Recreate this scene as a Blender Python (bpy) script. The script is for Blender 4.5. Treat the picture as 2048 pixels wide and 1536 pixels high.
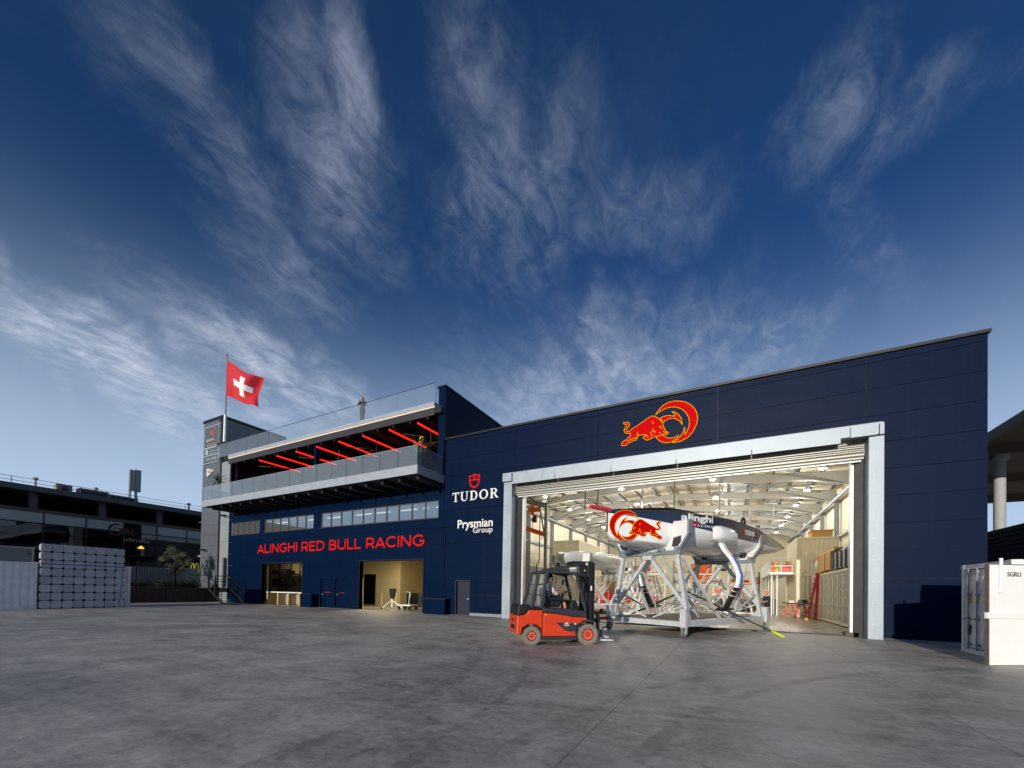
import bpy, bmesh, math, random
from mathutils import Vector, Matrix
random.seed(11)
sc = bpy.context.scene
for _o in list(bpy.data.objects):
    bpy.data.objects.remove(_o, do_unlink=True)
COL = sc.collection
RAD = math.radians

# ------------------------------------------------------------------ camera
cam_d = bpy.data.cameras.new('camera')
cam = bpy.data.objects.new('camera', cam_d)
COL.objects.link(cam)
cam_d.sensor_width = 36.0
cam_d.lens = 14.268
cam_d.shift_y = 0.1954
cam_d.clip_start = 0.05
cam_d.clip_end = 4000
_r = Vector((0.87988, 0.47483, 0.018463)); _u = Vector((-0.009158, -0.021903, 0.999718)); _f = Vector((-0.475101, 0.879805, 0.014923))
cam.matrix_world = Matrix(((_r.x, _u.x, -_f.x, 0), (_r.y, _u.y, -_f.y, 0), (_r.z, _u.z, -_f.z, 1.55), (0, 0, 0, 1)))
sc.camera = cam

# ------------------------------------------------------------------ sky, sun, exposure
SUN_EL, SUN_AZ = RAD(9.5), RAD(181.0)
world = bpy.data.worlds.new('World')
sc.world = world
world.use_nodes = True
NT = world.node_tree
NT.nodes.clear()
def wn(kind, **kw):
    n = NT.nodes.new(kind)
    for k, v in kw.items():
        setattr(n, k, v)
    return n
def wmath(op, a, b=None, clamp=False):
    n = wn('ShaderNodeMath', operation=op)
    n.use_clamp = clamp
    for i, s in enumerate((a, b)):
        if s is None:
            continue
        if isinstance(s, (int, float)):
            n.inputs[i].default_value = s
        else:
            NT.links.new(s, n.inputs[i])
    return n.outputs[0]
sky = wn('ShaderNodeTexSky', sky_type='NISHITA')
sky.sun_disc = False
sky.sun_elevation = SUN_EL
sky.sun_rotation = SUN_AZ
sky.altitude = 300
sky.air_density = 1.0
sky.dust_density = 0.6
sky.ozone_density = 3.0
tc = wn('ShaderNodeTexCoord')
sep = wn('ShaderNodeSeparateXYZ')
NT.links.new(tc.outputs['Generated'], sep.inputs[0])
sx, sy, sz = sep.outputs
az = wmath('ARCTAN2', sx, sy)
el = wmath('ARCSINE', sz)
comb = wn('ShaderNodeCombineXYZ')
NT.links.new(az, comb.inputs[0]); NT.links.new(el, comb.inputs[1])
# cirrus noise lives on a flat layer high above the ground
den = wmath('ADD', wmath('MAXIMUM', sz, 0.0), 0.16)
pu = wmath('DIVIDE', sx, den); pv = wmath('DIVIDE', sy, den)
flat = wn('ShaderNodeCombineXYZ')
NT.links.new(pu, flat.inputs[0]); NT.links.new(pv, flat.inputs[1])
def wmap(src, rot, scale, loc=(0, 0, 0), typ='POINT'):
    m = wn('ShaderNodeMapping', vector_type=typ)
    m.inputs['Location'].default_value = loc
    m.inputs['Rotation'].default_value = (0, 0, rot)
    m.inputs['Scale'].default_value = scale
    NT.links.new(src, m.inputs['Vector'])
    return m.outputs[0]
def wnoise(vec, scale, detail, rough, dist, out='Fac'):
    n = wn('ShaderNodeTexNoise')
    n.inputs['Scale'].default_value = scale; n.inputs['Detail'].default_value = detail
    n.inputs['Roughness'].default_value = rough; n.inputs['Distortion'].default_value = dist
    NT.links.new(vec, n.inputs['Vector'])
    return n.outputs[out]
wisp = wnoise(wmap(flat.outputs[0], RAD(-20), (2.4, 1.1, 1)), 1.3, 12, 0.64, 0.75)
fine = wnoise(wmap(flat.outputs[0], RAD(-42), (5.0, 2.8, 1), (3, 1, 0)), 3.4, 12, 0.70, 0.7)
warp = wnoise(comb.outputs[0], 5.0, 5, 0.6, 0.5, 'Color')
wv = wn('ShaderNodeVectorMath', operation='MULTIPLY_ADD')
wv.inputs[1].default_value = (0.26, 0.22, 0); wv.inputs[2].default_value = (-0.13, -0.11, 0)
NT.links.new(warp, wv.inputs[0])
wa = wn('ShaderNodeVectorMath', operation='ADD')
NT.links.new(comb.outputs[0], wa.inputs[0]); NT.links.new(wv.outputs[0], wa.inputs[1])
PATCHES = [(-1.287, 0.347, -0.289, 0.22, 0.065, 2.1), (-1.034, 0.431, -0.209, 0.24, 0.075, 1.6), (-0.918, 0.775, -0.728, 0.17, 0.10, 0.6), (-0.89, 0.848, -0.932, 0.10, 0.06, 0.65), (-0.587, 0.789, 1.227, 0.17, 0.11, 0.6), (-0.45, 0.782, 0.757, 0.18, 0.13, 0.45), (-0.291, 0.559, -0.603, 0.13, 0.09, 0.65), (0.04, 0.478, 0.238, 0.15, 0.07, 0.65), (0.165, 0.761, 0.654, 0.10, 0.07, 0.5), (0.231, 0.732, -0.047, 0.14, 0.045, 0.45), (-1.152, 0.734, -0.312, 0.2, 0.07, 0.35), (-0.289, 0.445, 0.10, 0.40, 0.17, 0.9), (-1.007, 0.602, -0.132, 0.16, 0.08, 0.4), (0.214, 0.617, -0.983, 0.14, 0.06, 0.32), (-0.61, 0.887, -1.343, 0.11, 0.11, 0.4), (-0.236, 0.758, -0.191, 0.24, 0.06, 0.35),
           (-1.399, 0.418, -1.421, 0.06, 0.012, 0.7), (-1.347, 0.339, -1.222, 0.06, 0.012, 0.6)]
tot = None
for (ca, ce, ro, hl, hw, amp) in PATCHES:
    v = wmap(wa.outputs[0] if hw > 0.02 else comb.outputs[0], ro, (hl, hw, 1), (ca, ce, 0), 'TEXTURE')
    ln = wn('ShaderNodeVectorMath', operation='LENGTH')
    NT.links.new(v, ln.inputs[0])
    mr = wn('ShaderNodeMapRange', interpolation_type='SMOOTHSTEP')
    mr.inputs['From Min'].default_value = 1.45; mr.inputs['From Max'].default_value = 0.0
    mr.inputs['To Min'].default_value = 0.0; mr.inputs['To Max'].default_value = amp
    NT.links.new(ln.outputs['Value'], mr.inputs['Value'])
    tot = mr.outputs[0] if tot is None else wmath('MAXIMUM', tot, mr.outputs[0])
# clouds everywhere else around the dome too, thin and broken
veil = wmath('MULTIPLY', wnoise(wmap(flat.outputs[0], 0.6, (0.8, 0.5, 1)), 1.0, 4, 0.55, 0.4), 0.22)
cover = wmath('MAXIMUM', tot, wmath('SUBTRACT', veil, 0.09))
ws = wn('ShaderNodeMapRange', interpolation_type='SMOOTHSTEP')
ws.inputs['From Min'].default_value = 0.36; ws.inputs['From Max'].default_value = 0.76
NT.links.new(wmath('ADD', wmath('MULTIPLY', wisp, 0.5), wmath('MULTIPLY', fine, 0.5)), ws.inputs['Value'])
cloud = wmath('MULTIPLY', cover, wmath('ADD', wmath('MULTIPLY', ws.outputs[0], 0.82), 0.03), True)
lowfade = wn('ShaderNodeMapRange', interpolation_type='SMOOTHSTEP')
lowfade.inputs['From Min'].default_value = 0.02; lowfade.inputs['From Max'].default_value = 0.22
NT.links.new(sz, lowfade.inputs['Value'])
cloud = wmath('MULTIPLY', cloud, lowfade.outputs[0])
# deepen the blue of the clear sky
hsv = wn('ShaderNodeHueSaturation')
hsv.inputs['Saturation'].default_value = 1.12; hsv.inputs['Value'].default_value = 1.0
NT.links.new(sky.outputs[0], hsv.inputs['Color'])
tint = wn('ShaderNodeMix', data_type='RGBA', blend_type='MULTIPLY')
tint.inputs[0].default_value = 1.0
NT.links.new(hsv.outputs[0], tint.inputs[6]); tint.inputs[7].default_value = (0.31, 0.44, 0.61, 1)
cm = wn('ShaderNodeMix', data_type='RGBA', blend_type='MIX')
hz = wn('ShaderNodeMapRange', interpolation_type='SMOOTHERSTEP')
hz.inputs['From Min'].default_value = 0.66; hz.inputs['From Max'].default_value = 0.0
hz.inputs['To Min'].default_value = 0.0; hz.inputs['To Max'].default_value = 0.92
NT.links.new(sz, hz.inputs['Value'])
haze_mix = wn('ShaderNodeMix', data_type='RGBA', blend_type='MIX')
# towards the sun the haze gives way to the sky's own evening glow
sdv = wn('ShaderNodeVectorMath', operation='DOT_PRODUCT')
NT.links.new(tc.outputs['Generated'], sdv.inputs[0]); sdv.inputs[1].default_value = (math.sin(SUN_AZ), math.cos(SUN_AZ), 0.0)
glow = wn('ShaderNodeMapRange', interpolation_type='SMOOTHSTEP')
glow.inputs['From Min'].default_value = 0.0; glow.inputs['From Max'].default_value = 1.0
glow.inputs['To Min'].default_value = 1.0; glow.inputs['To Max'].default_value = 0.35
NT.links.new(sdv.outputs['Value'], glow.inputs['Value'])
NT.links.new(wmath('MULTIPLY', hz.outputs[0], glow.outputs[0]), haze_mix.inputs[0]); NT.links.new(tint.outputs[2], haze_mix.inputs[6])
haze_mix.inputs[7].default_value = (3.9, 5.0, 6.6, 1)
NT.links.new(cloud, cm.inputs[0]); NT.links.new(haze_mix.outputs[2], cm.inputs[6])
cm.inputs[7].default_value = (4.5, 5.0, 6.0, 1)
bg = wn('ShaderNodeBackground'); bg.inputs['Strength'].default_value = 0.13
NT.links.new(cm.outputs[2], bg.inputs['Color'])
wo = wn('ShaderNodeOutputWorld')
NT.links.new(bg.outputs[0], wo.inputs['Surface'])

sun_d = bpy.data.lights.new('sun', 'SUN')
sun_d.energy = 3.5; sun_d.angle = RAD(0.6); sun_d.color = (1.0, 0.91, 0.78)
sun = bpy.data.objects.new('sun', sun_d)
COL.objects.link(sun)
_sd = Vector((math.sin(SUN_AZ) * math.cos(SUN_EL), math.cos(SUN_AZ) * math.cos(SUN_EL), math.sin(SUN_EL)))
sun.rotation_euler = _sd.to_track_quat('Z', 'Y').to_euler()
sun.location = (-10, -30, 30)

sc.view_settings.view_transform = 'Standard'
sc.view_settings.look = 'None'
sc.view_settings.exposure = 0.0
sc.view_settings.gamma = 1.0
sc.view_settings.use_curve_mapping = False
sc.render.engine = 'CYCLES'
sc.cycles.use_denoising = True
sc.cycles.max_bounces = 6
sc.cycles.transparent_max_bounces = 12
sc.cycles.glossy_bounces = 3
sc.cycles.sample_clamp_indirect = 4.0
sc.cycles.caustics_reflective = False
sc.cycles.caustics_refractive = False

# ------------------------------------------------------------------ helpers
def S(r, g, b):
    def c(v):
        v /= 255.0
        return v / 12.92 if v <= 0.04045 else ((v + 0.055) / 1.055) ** 2.4
    return (c(r), c(g), c(b))
MATS = {}
def M(name, col, rough=0.5, metal=0.0, var=0.10, scale=2.5, bump=0.0, bscale=30.0, stretch=(1, 1, 1), emit=0.0, spec=0.5, coat=0.0, rvar=0.08, rust=0.0, objvar=0.0):
    m = bpy.data.materials.new(name)
    m.use_nodes = True
    nt = m.node_tree
    b = nt.nodes['Principled BSDF']
    L = nt.links.new
    co = nt.nodes.new('ShaderNodeTexCoord')
    mp = nt.nodes.new('ShaderNodeMapping'); mp.inputs['Scale'].default_value = stretch
    L(co.outputs['Object'], mp.inputs['Vector'])
    n = nt.nodes.new('ShaderNodeTexNoise')
    n.inputs['Scale'].default_value = scale; n.inputs['Detail'].default_value = 6; n.inputs['Roughness'].default_value = 0.6
    L(mp.outputs[0], n.inputs['Vector'])
    mx = nt.nodes.new('ShaderNodeMix'); mx.data_type = 'RGBA'
    mx.inputs[6].default_value = (*[max(0, c * (1 - var * 2)) for c in col], 1)
    mx.inputs[7].default_value = (*[min(1, c * (1 + var * 2)) for c in col], 1)
    L(n.outputs['Fac'], mx.inputs[0])
    outc = mx.outputs[2]
    if objvar:
        oi = nt.nodes.new('ShaderNodeObjectInfo')
        hv = nt.nodes.new('ShaderNodeHueSaturation')
        r_ = nt.nodes.new('ShaderNodeMapRange')
        r_.inputs['To Min'].default_value = 1 - objvar; r_.inputs['To Max'].default_value = 1 + objvar
        L(oi.outputs['Random'], r_.inputs['Value']); L(r_.outputs[0], hv.inputs['Value'])
        L(outc, hv.inputs['Color']); outc = hv.outputs[0]
    if rust:                       # rust and grime run down in streaks
        ge = nt.nodes.new('ShaderNodeNewGeometry'); m3 = nt.nodes.new('ShaderNodeMapping'); m3.inputs['Scale'].default_value = (4, 4, 0.6)
        L(ge.outputs['Position'], m3.inputs[0])
        n3 = nt.nodes.new('ShaderNodeTexNoise'); n3.inputs['Scale'].default_value = 1.2; n3.inputs['Detail'].default_value = 8; n3.inputs['Roughness'].default_value = 0.7
        L(m3.outputs[0], n3.inputs['Vector'])
        r3 = nt.nodes.new('ShaderNodeMapRange'); r3.inputs['From Min'].default_value = 0.56; r3.inputs['From Max'].default_value = 0.74; r3.inputs['To Max'].default_value = rust
        L(n3.outputs['Fac'], r3.inputs['Value'])
        x3 = nt.nodes.new('ShaderNodeMix'); x3.data_type = 'RGBA'; L(r3.outputs[0], x3.inputs[0]); L(outc, x3.inputs[6]); x3.inputs[7].default_value = (0.16, 0.10, 0.06, 1)
        outc = x3.outputs[2]
    L(outc, b.inputs['Base Color'])
    rr = nt.nodes.new('ShaderNodeMapRange')
    rr.inputs['To Min'].default_value = max(0.02, rough - rvar); rr.inputs['To Max'].default_value = min(1, rough + rvar)
    L(n.outputs['Fac'], rr.inputs['Value']); L(rr.outputs[0], b.inputs['Roughness'])
    b.inputs['Metallic'].default_value = metal
    b.inputs['Specular IOR Level'].default_value = spec
    b.inputs['Coat Weight'].default_value = coat
    b.inputs['Coat Roughness'].default_value = 0.12
    if bump:
        n2 = nt.nodes.new('ShaderNodeTexNoise'); n2.inputs['Scale'].default_value = bscale; n2.inputs['Detail'].default_value = 4
        L(mp.outputs[0], n2.inputs['Vector'])
        bp = nt.nodes.new('ShaderNodeBump'); bp.inputs['Strength'].default_value = bump; bp.inputs['Distance'].default_value = 0.02
        L(n2.outputs['Fac'], bp.inputs['Height']); L(bp.outputs[0], b.inputs['Normal'])
    if emit:
        b.inputs['Emission Color'].default_value = (*col, 1)
        b.inputs['Emission Strength'].default_value = emit
    MATS[name] = m
    return m
def glass_mat(name, tint, refl, rough=0.02, veil=0.0):
    """a thin architectural pane: clear with a tint, mirror-like at a slant"""
    m = bpy.data.materials.new(name); m.use_nodes = True
    nt = m.node_tree; nt.nodes.clear(); L = nt.links.new
    t = nt.nodes.new('ShaderNodeBsdfTransparent'); t.inputs[0].default_value = (*tint, 1)
    g = nt.nodes.new('ShaderNodeBsdfGlossy'); g.inputs['Roughness'].default_value = rough
    g.inputs['Color'].default_value = (0.9, 0.96, 1.0, 1)
    fr = nt.nodes.new('ShaderNodeFresnel')
    gm = nt.nodes.new('ShaderNodeNewGeometry'); im = nt.nodes.new('ShaderNodeMapRange')
    im.inputs['To Min'].default_value = 1.42; im.inputs['To Max'].default_value = 1 / 1.42
    L(gm.outputs['Backfacing'], im.inputs['Value']); L(im.outputs[0], fr.inputs['IOR'])
    ad = nt.nodes.new('ShaderNodeMath'); ad.operation = 'ADD'; ad.use_clamp = True; ad.inputs[1].default_value = refl
    no = nt.nodes.new('ShaderNodeTexNoise'); no.inputs['Scale'].default_value = 0.7
    co = nt.nodes.new('ShaderNodeTexCoord'); L(co.outputs['Object'], no.inputs['Vector'])
    bp = nt.nodes.new('ShaderNodeBump'); bp.inputs['Strength'].default_value = 0.05; bp.inputs['Distance'].default_value = 0.05
    L(no.outputs['Fac'], bp.inputs['Height']); L(bp.outputs[0], g.inputs['Normal'])
    mx = nt.nodes.new('ShaderNodeMixShader'); o = nt.nodes.new('ShaderNodeOutputMaterial')
    L(fr.outputs[0], ad.inputs[0]); L(ad.outputs[0], mx.inputs[0]); L(t.outputs[0], mx.inputs[1]); L(g.outputs[0], mx.inputs[2]); fin = mx.outputs[0]
    if veil:                       # grey diffuse film, painted in for the pale sky reflection
        df = nt.nodes.new('ShaderNodeBsdfDiffuse'); df.inputs[0].default_value = (0.52, 0.56, 0.57, 1)
        m2 = nt.nodes.new('ShaderNodeMixShader'); m2.inputs[0].default_value = veil; L(fin, m2.inputs[1]); L(df.outputs[0], m2.inputs[2]); fin = m2.outputs[0]
    L(fin, o.inputs[0])
    MATS[name] = m
    return m

FRM = {}
class MB:
    def __init__(s):
        s.v = []; s.f = []
    def add(s, vs, fs):
        k = len(s.v); s.v += [tuple(p) for p in vs]; s.f += [tuple(i + k for i in q) for q in fs]; return s
    def box(s, x0, x1, y0, y1, z0, z1):
        return s.add([(x0, y0, z0), (x1, y0, z0), (x1, y1, z0), (x0, y1, z0), (x0, y0, z1), (x1, y0, z1), (x1, y1, z1), (x0, y1, z1)],
                     [(0, 3, 2, 1), (4, 5, 6, 7), (0, 1, 5, 4), (1, 2, 6, 5), (2, 3, 7, 6), (3, 0, 4, 7)])
    def bar(s, p, q, w, h=None, up=(0, 0, 1)):
        p = Vector(p); q = Vector(q); h = h or w
        d = (q - p).normalized(); a = d.cross(Vector(up))
        if a.length < 1e-4: a = d.cross(Vector((1, 0, 0)))
        a.normalize(); b = a.cross(d).normalized()
        a = a * w / 2; b = b * h / 2
        return s.add([p - a - b, p + a - b, p + a + b, p - a + b, q - a - b, q + a - b, q + a + b, q - a + b],
                     [(0, 1, 2, 3)[::-1], (4, 5, 6, 7), (0, 1, 5, 4), (1, 2, 6, 5), (2, 3, 7, 6), (3, 0, 4, 7)])
    def path(s, pts, r, n=8, cap=True):
        pts = [Vector(p) for p in pts]; rs = r if isinstance(r, (list, tuple)) else [r] * len(pts)
        rings = []; k0 = len(s.v); ref = None
        for i, p in enumerate(pts):
            d = (pts[min(i + 1, len(pts) - 1)] - pts[max(i - 1, 0)]).normalized()
            if ref is None:
                ref = d.orthogonal().normalized()
            ref = (ref - d * ref.dot(d)).normalized(); b = d.cross(ref)
            for j in range(n):
                t = 2 * math.pi * j / n
                s.v.append(tuple(p + (ref * math.cos(t) + b * math.sin(t)) * rs[i]))
        for i in range(len(pts) - 1):
            for j in range(n):
                a = k0 + i * n + j; c = k0 + i * n + (j + 1) % n
                s.f.append((a, c, c + n, a + n))
        if cap:
            s.f.append(tuple(k0 + j for j in range(n))[::-1]); s.f.append(tuple(k0 + (len(pts) - 1) * n + j for j in range(n)))
        return s
    def tube(s, p, q, r, r2=None, n=8):
        return s.path([p, q], [r, r if r2 is None else r2], n)
    def prism(s, poly, ax, a0, a1):
        """poly of 2-D points; ax 'x','y','z' = extrusion axis"""
        def P(u, v, t):
            return {'x': (t, u, v), 'y': (u, t, v), 'z': (u, v, t)}[ax]
        n = len(poly)
        vs = [P(u, v, a0) for u, v in poly] + [P(u, v, a1) for u, v in poly]
        fs = [tuple(range(n)), tuple(range(n, 2 * n))[::-1]] + [(i, i + n, (i + 1) % n + n, (i + 1) % n) for i in range(n)]
        return s.add(vs, fs)
    def lathe(s, prof, c, ax='z', n=16, cap=True):
        k = len(s.v); c = Vector(c)
        for (r, t) in prof:
            for j in range(n):
                a = 2 * math.pi * j / n; u, w = r * math.cos(a), r * math.sin(a)
                s.v.append(tuple(c + Vector({'x': (t, u, w), 'y': (u, t, w), 'z': (u, w, t)}[ax])))
        m = len(prof)
        for i in range(m - 1):
            for j in range(n):
                s.f.append((k + i * n + j, k + i * n + (j + 1) % n, k + (i + 1) * n + (j + 1) % n, k + (i + 1) * n + j))
        if cap:
            s.f.append(tuple(k + j for j in range(n))[::-1]); s.f.append(tuple(k + (m - 1) * n + j for j in range(n)))
        return s
    def ball(s, c, r, n=10, sc_=(1, 1, 1)):
        prof = [(max(1e-4, math.sin(math.pi * i / n)), -math.cos(math.pi * i / n)) for i in range(n + 1)]
        k = len(s.v); c = Vector(c); m = 12
        for (q, t) in prof:
            for j in range(m):
                a = 2 * math.pi * j / m
                s.v.append((c.x + r * q * math.cos(a) * sc_[0], c.y + r * q * math.sin(a) * sc_[1], c.z + r * t * sc_[2]))
        for i in range(n):
            for j in range(m):
                s.f.append((k + i * m + j, k + i * m + (j + 1) % m, k + (i + 1) * m + (j + 1) % m, k + (i + 1) * m + j))
        return s
    def wall(s, rects, y0, y1):
        for (x0, x1, z0, z1) in rects: s.box(x0, x1, y0, y1, z0, z1)
        return s
    def build(s, name, mat, parent=None, world=True, smooth=False, bevel=0.0, seg=2, kind=None):
        me = bpy.data.meshes.new(name)
        vs = s.v
        if parent is not None and world and parent.name in FRM:
            iv = FRM[parent.name].inverted(); vs = [tuple(iv @ Vector(p)) for p in vs]
        me.from_pydata(vs, [], s.f); me.validate()
        bm = bmesh.new(); bm.from_mesh(me); bmesh.ops.recalc_face_normals(bm, faces=bm.faces); bm.to_mesh(me); bm.free()
        for mm in (mat if isinstance(mat, (list, tuple)) else [mat]):
            me.materials.append(MATS[mm] if isinstance(mm, str) else mm)
        o = bpy.data.objects.new(name, me); COL.objects.link(o)
        if parent is not None:
            o.parent = parent
            if parent.name in FRM: FRM[o.name] = FRM[parent.name]
        if smooth:
            for p in me.polygons: p.use_smooth = True
            if smooth == 'auto':
                me.set_sharp_from_angle(angle=RAD(35))
        if bevel:
            b = o.modifiers.new('bevel', 'BEVEL'); b.width = bevel; b.segments = seg; b.limit_method = 'ANGLE'
        if kind: o['kind'] = kind
        return o
def tag(o, label, cat, group=None):
    o['label'] = label; o['category'] = cat
    if group: o['group'] = group
    return o
def thing(name, label, cat, loc=(0, 0, 0), rz=0.0, group=None):
    o = bpy.data.objects.new(name, None); COL.objects.link(o)
    o.location = loc; o.rotation_euler = (0, 0, rz); o.empty_display_size = 0.2
    FRM[o.name] = Matrix.Translation(loc) @ Matrix.Rotation(rz, 4, 'Z')
    return tag(o, label, cat, group)
def copy_tree(o, parent=None, loc=None, rz=None, label=None):
    c = o.copy(); COL.objects.link(c)
    if parent is not None: c.parent = parent
    if loc is not None: c.location = loc
    if rz is not None: c.rotation_euler = (0, 0, rz)
    if label: c['label'] = label
    for ch in list(o.children):
        copy_tree(ch, c)
    return c
def share(o, parent, loc, name=None):
    """another piece with the same mesh data"""
    c = o.copy(); COL.objects.link(c); c.parent = parent; c.location = loc
    return c
def cut(rects, holes):
    for (hx0, hx1, hz0, hz1) in holes:
        out = []
        for (x0, x1, z0, z1) in rects:
            if hx1 <= x0 or hx0 >= x1 or hz1 <= z0 or hz0 >= z1:
                out.append((x0, x1, z0, z1)); continue
            if hz0 > z0: out.append((x0, x1, z0, hz0))
            if hz1 < z1: out.append((x0, x1, hz1, z1))
            a, b = max(z0, hz0), min(z1, hz1)
            if hx0 > x0: out.append((x0, hx0, a, b))
            if hx1 < x1: out.append((hx1, x1, a, b))
        rects = out
    return rects
def clad(parent, xs, zs, holes, y, mat, t=0.05, gap=0.008, name='wall_panel'):
    for i in range(len(xs) - 1):
        for j in range(len(zs) - 1):
            for (x0, x1, z0, z1) in cut([(xs[i] + gap, xs[i + 1] - gap, zs[j] + gap, zs[j + 1] - gap)], holes):
                if x1 - x0 > 0.03 and z1 - z0 > 0.03:
                    MB().box(x0, x1, y - t, y, z0, z1).build(name, mat, parent)
def text_mesh(txt, height, width=None, bold=0.0, ext=0.02, shear=0.0, spacing=1.0):
    """outline text as (verts, faces) standing in the XZ plane, lower-left at 0,0, facing -Y"""
    cu = bpy.data.curves.new('t', 'FONT'); cu.body = txt; cu.size = 1.0; cu.extrude = 0.01; cu.offset = bold; cu.shear = shear
    cu.space_character = spacing; cu.resolution_u = 3
    o = bpy.data.objects.new('t', cu); COL.objects.link(o)
    dg = bpy.context.evaluated_depsgraph_get()
    me = bpy.data.meshes.new_from_object(o.evaluated_get(dg))
    vs = [v.co.copy() for v in me.vertices]; fs = [tuple(p.vertices) for p in me.polygons]
    bpy.data.objects.remove(o); bpy.data.meshes.remove(me)
    x0 = min(v.x for v in vs); x1 = max(v.x for v in vs); y0 = min(v.y for v in vs); y1 = max(v.y for v in vs)
    ky = height / (y1 - y0); kx = (width / (x1 - x0)) if width else ky
    return [((v.x - x0) * kx, -ext if v.z > 0 else 0.0, (v.y - y0) * ky) for v in vs], fs
# ------------------------------------------------------------------ materials
def navy_cladding(name):
    """micro-ribbed coated panel: fine horizontal ribs, slight oil-canning, dusty streaks"""
    m = M(name, S(0, 22, 52), 0.46, 0.0, 0.10, 0.5, 0.0, spec=0.07, rvar=0.06, objvar=0.05)
    nt = m.node_tree; L = nt.links.new; bs = nt.nodes['Principled BSDF']
    ge = nt.nodes.new('ShaderNodeNewGeometry'); sp = nt.nodes.new('ShaderNodeSeparateXYZ'); L(ge.outputs['Position'], sp.inputs[0])
    w = nt.nodes.new('ShaderNodeMath'); w.operation = 'SINE'; k = nt.nodes.new('ShaderNodeMath'); k.operation = 'MULTIPLY'; k.inputs[1].default_value = 2 * math.pi / 0.05
    L(sp.outputs[2], k.inputs[0]); L(k.outputs[0], w.inputs[0])
    n = nt.nodes.new('ShaderNodeTexNoise'); n.inputs['Scale'].default_value = 0.55; n.inputs['Detail'].default_value = 3
    mp = nt.nodes.new('ShaderNodeMapping'); mp.inputs['Scale'].default_value = (0.5, 1, 1.6); L(ge.outputs['Position'], mp.inputs[0]); L(mp.outputs[0], n.inputs['Vector'])
    b1 = nt.nodes.new('ShaderNodeBump'); b1.inputs['Strength'].default_value = 0.25; b1.inputs['Distance'].default_value = 0.06; L(n.outputs['Fac'], b1.inputs['Height'])
    b2 = nt.nodes.new('ShaderNodeBump'); b2.inputs['Strength'].default_value = 0.25; b2.inputs['Distance'].default_value = 0.002; L(w.outputs[0], b2.inputs['Height']); L(b1.outputs[0], b2.inputs['Normal'])
    L(b2.outputs[0], bs.inputs['Normal'])
    # dust washed down in faint vertical streaks
    st = nt.nodes.new('ShaderNodeTexNoise'); st.inputs['Scale'].default_value = 1.0; st.inputs['Detail'].default_value = 7; st.inputs['Roughness'].default_value = 0.65
    m2 = nt.nodes.new('ShaderNodeMapping'); m2.inputs['Scale'].default_value = (3.2, 1, 0.35); L(ge.outputs['Position'], m2.inputs[0]); L(m2.outputs[0], st.inputs['Vector'])
    rg = nt.nodes.new('ShaderNodeMapRange'); rg.inputs['From Min'].default_value = 0.45; rg.inputs['From Max'].default_value = 0.85; rg.inputs['To Max'].default_value = 0.014; L(st.outputs['Fac'], rg.inputs['Value'])
    mx = nt.nodes.new('ShaderNodeMix'); mx.data_type = 'RGBA'; old = bs.inputs['Base Color'].links[0].from_socket
    L(rg.outputs[0], mx.inputs[0]); L(old, mx.inputs[6]); mx.inputs[7].default_value = (0.22, 0.22, 0.22, 1); L(mx.outputs[2], bs.inputs['Base Color'])
    return m
navy_cladding('navy_panel')
M('navy_trim', S(2, 20, 46), 0.55, 0.0, 0.08)
M('coping_metal', S(8, 13, 22), 0.45, 0.1, 0.1)
M('tower_panel', S(92, 98, 106), 0.45, 0.0, 0.08, 0.6, 0.08, 1.6, objvar=0.05)
M('tower_side', S(110, 118, 126), 0.5, 0.0, 0.06, 0.6, objvar=0.03)
M('pale_panel', S(140, 146, 150), 0.5, 0.0, 0.06, 0.8, objvar=0.03)
M('aluminium', S(176, 182, 190), 0.42, 0.35, 0.08, 1.2, 0.03, 5)
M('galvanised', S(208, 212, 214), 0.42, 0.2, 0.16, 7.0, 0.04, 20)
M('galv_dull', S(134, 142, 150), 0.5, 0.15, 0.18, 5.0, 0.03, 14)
M('door_frame_steel', S(156, 168, 178), 0.46, 0.2, 0.14, 2.2, 0.05, 8, stretch=(1, 1, 0.4))
M('shutter_slat', S(170, 170, 162), 0.42, 0.2, 0.06, 2, objvar=0.05)
M('dark_steel', S(30, 36, 44), 0.5, 0.2, 0.1)
M('black_steel', S(14, 15, 17), 0.55, 0.0, 0.1)
M('underside', S(22, 24, 30), 0.7, 0.0, 0.1)
M('dark_beam', S(52, 52, 56), 0.55, 0.1, 0.08)
M('frame_grey', S(72, 74, 76), 0.5, 0.2, 0.06)
M('cream_wall', S(224, 217, 196), 0.7, 0.0, 0.05, 0.7, objvar=0.04)
M('yellow_room', S(206, 190, 146), 0.8, 0.0, 0.04, 0.7)
M('grey_wall', S(150, 150, 150), 0.7, 0.0, 0.06)
M('roof_sheet', S(204, 196, 176), 0.7, 0.0, 0.06, 1.0, stretch=(6, 0.3, 1))
M('roof_light', S(232, 236, 240), 0.5, 0.0, 0.04)
M('rafter_steel', S(182, 180, 174), 0.55, 0.1, 0.08)
M('purlin', S(86, 82, 76), 0.6, 0.1, 0.08)
M('white_paint', S(226, 228, 228), 0.45, 0.0, 0.05, 2.0, 0.02, 10)
M('led_white', (1.0, 0.72, 0.48), 0.5, emit=1.0, var=0)
M('led_red', (1.0, 0.012, 0.008), 0.5, emit=2.2, var=0)
M('lamp_glow', (1.0, 0.86, 0.62), 0.5, emit=9.0, var=0)
M('strip_glow', (1.0, 0.86, 0.70), 0.5, emit=4.0, var=0)
M('sign_red', S(212, 30, 20), 0.7, 0.0, 0.03, spec=0.05)
M('sign_white', S(232, 232, 230), 0.5, 0.0, 0.03)
M('emblem_red', S(200, 4, 10), 0.7, 0.0, 0.03, spec=0.05)
M('emblem_yellow', S(236, 176, 0), 0.7, 0.0, 0.03, spec=0.05)
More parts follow.
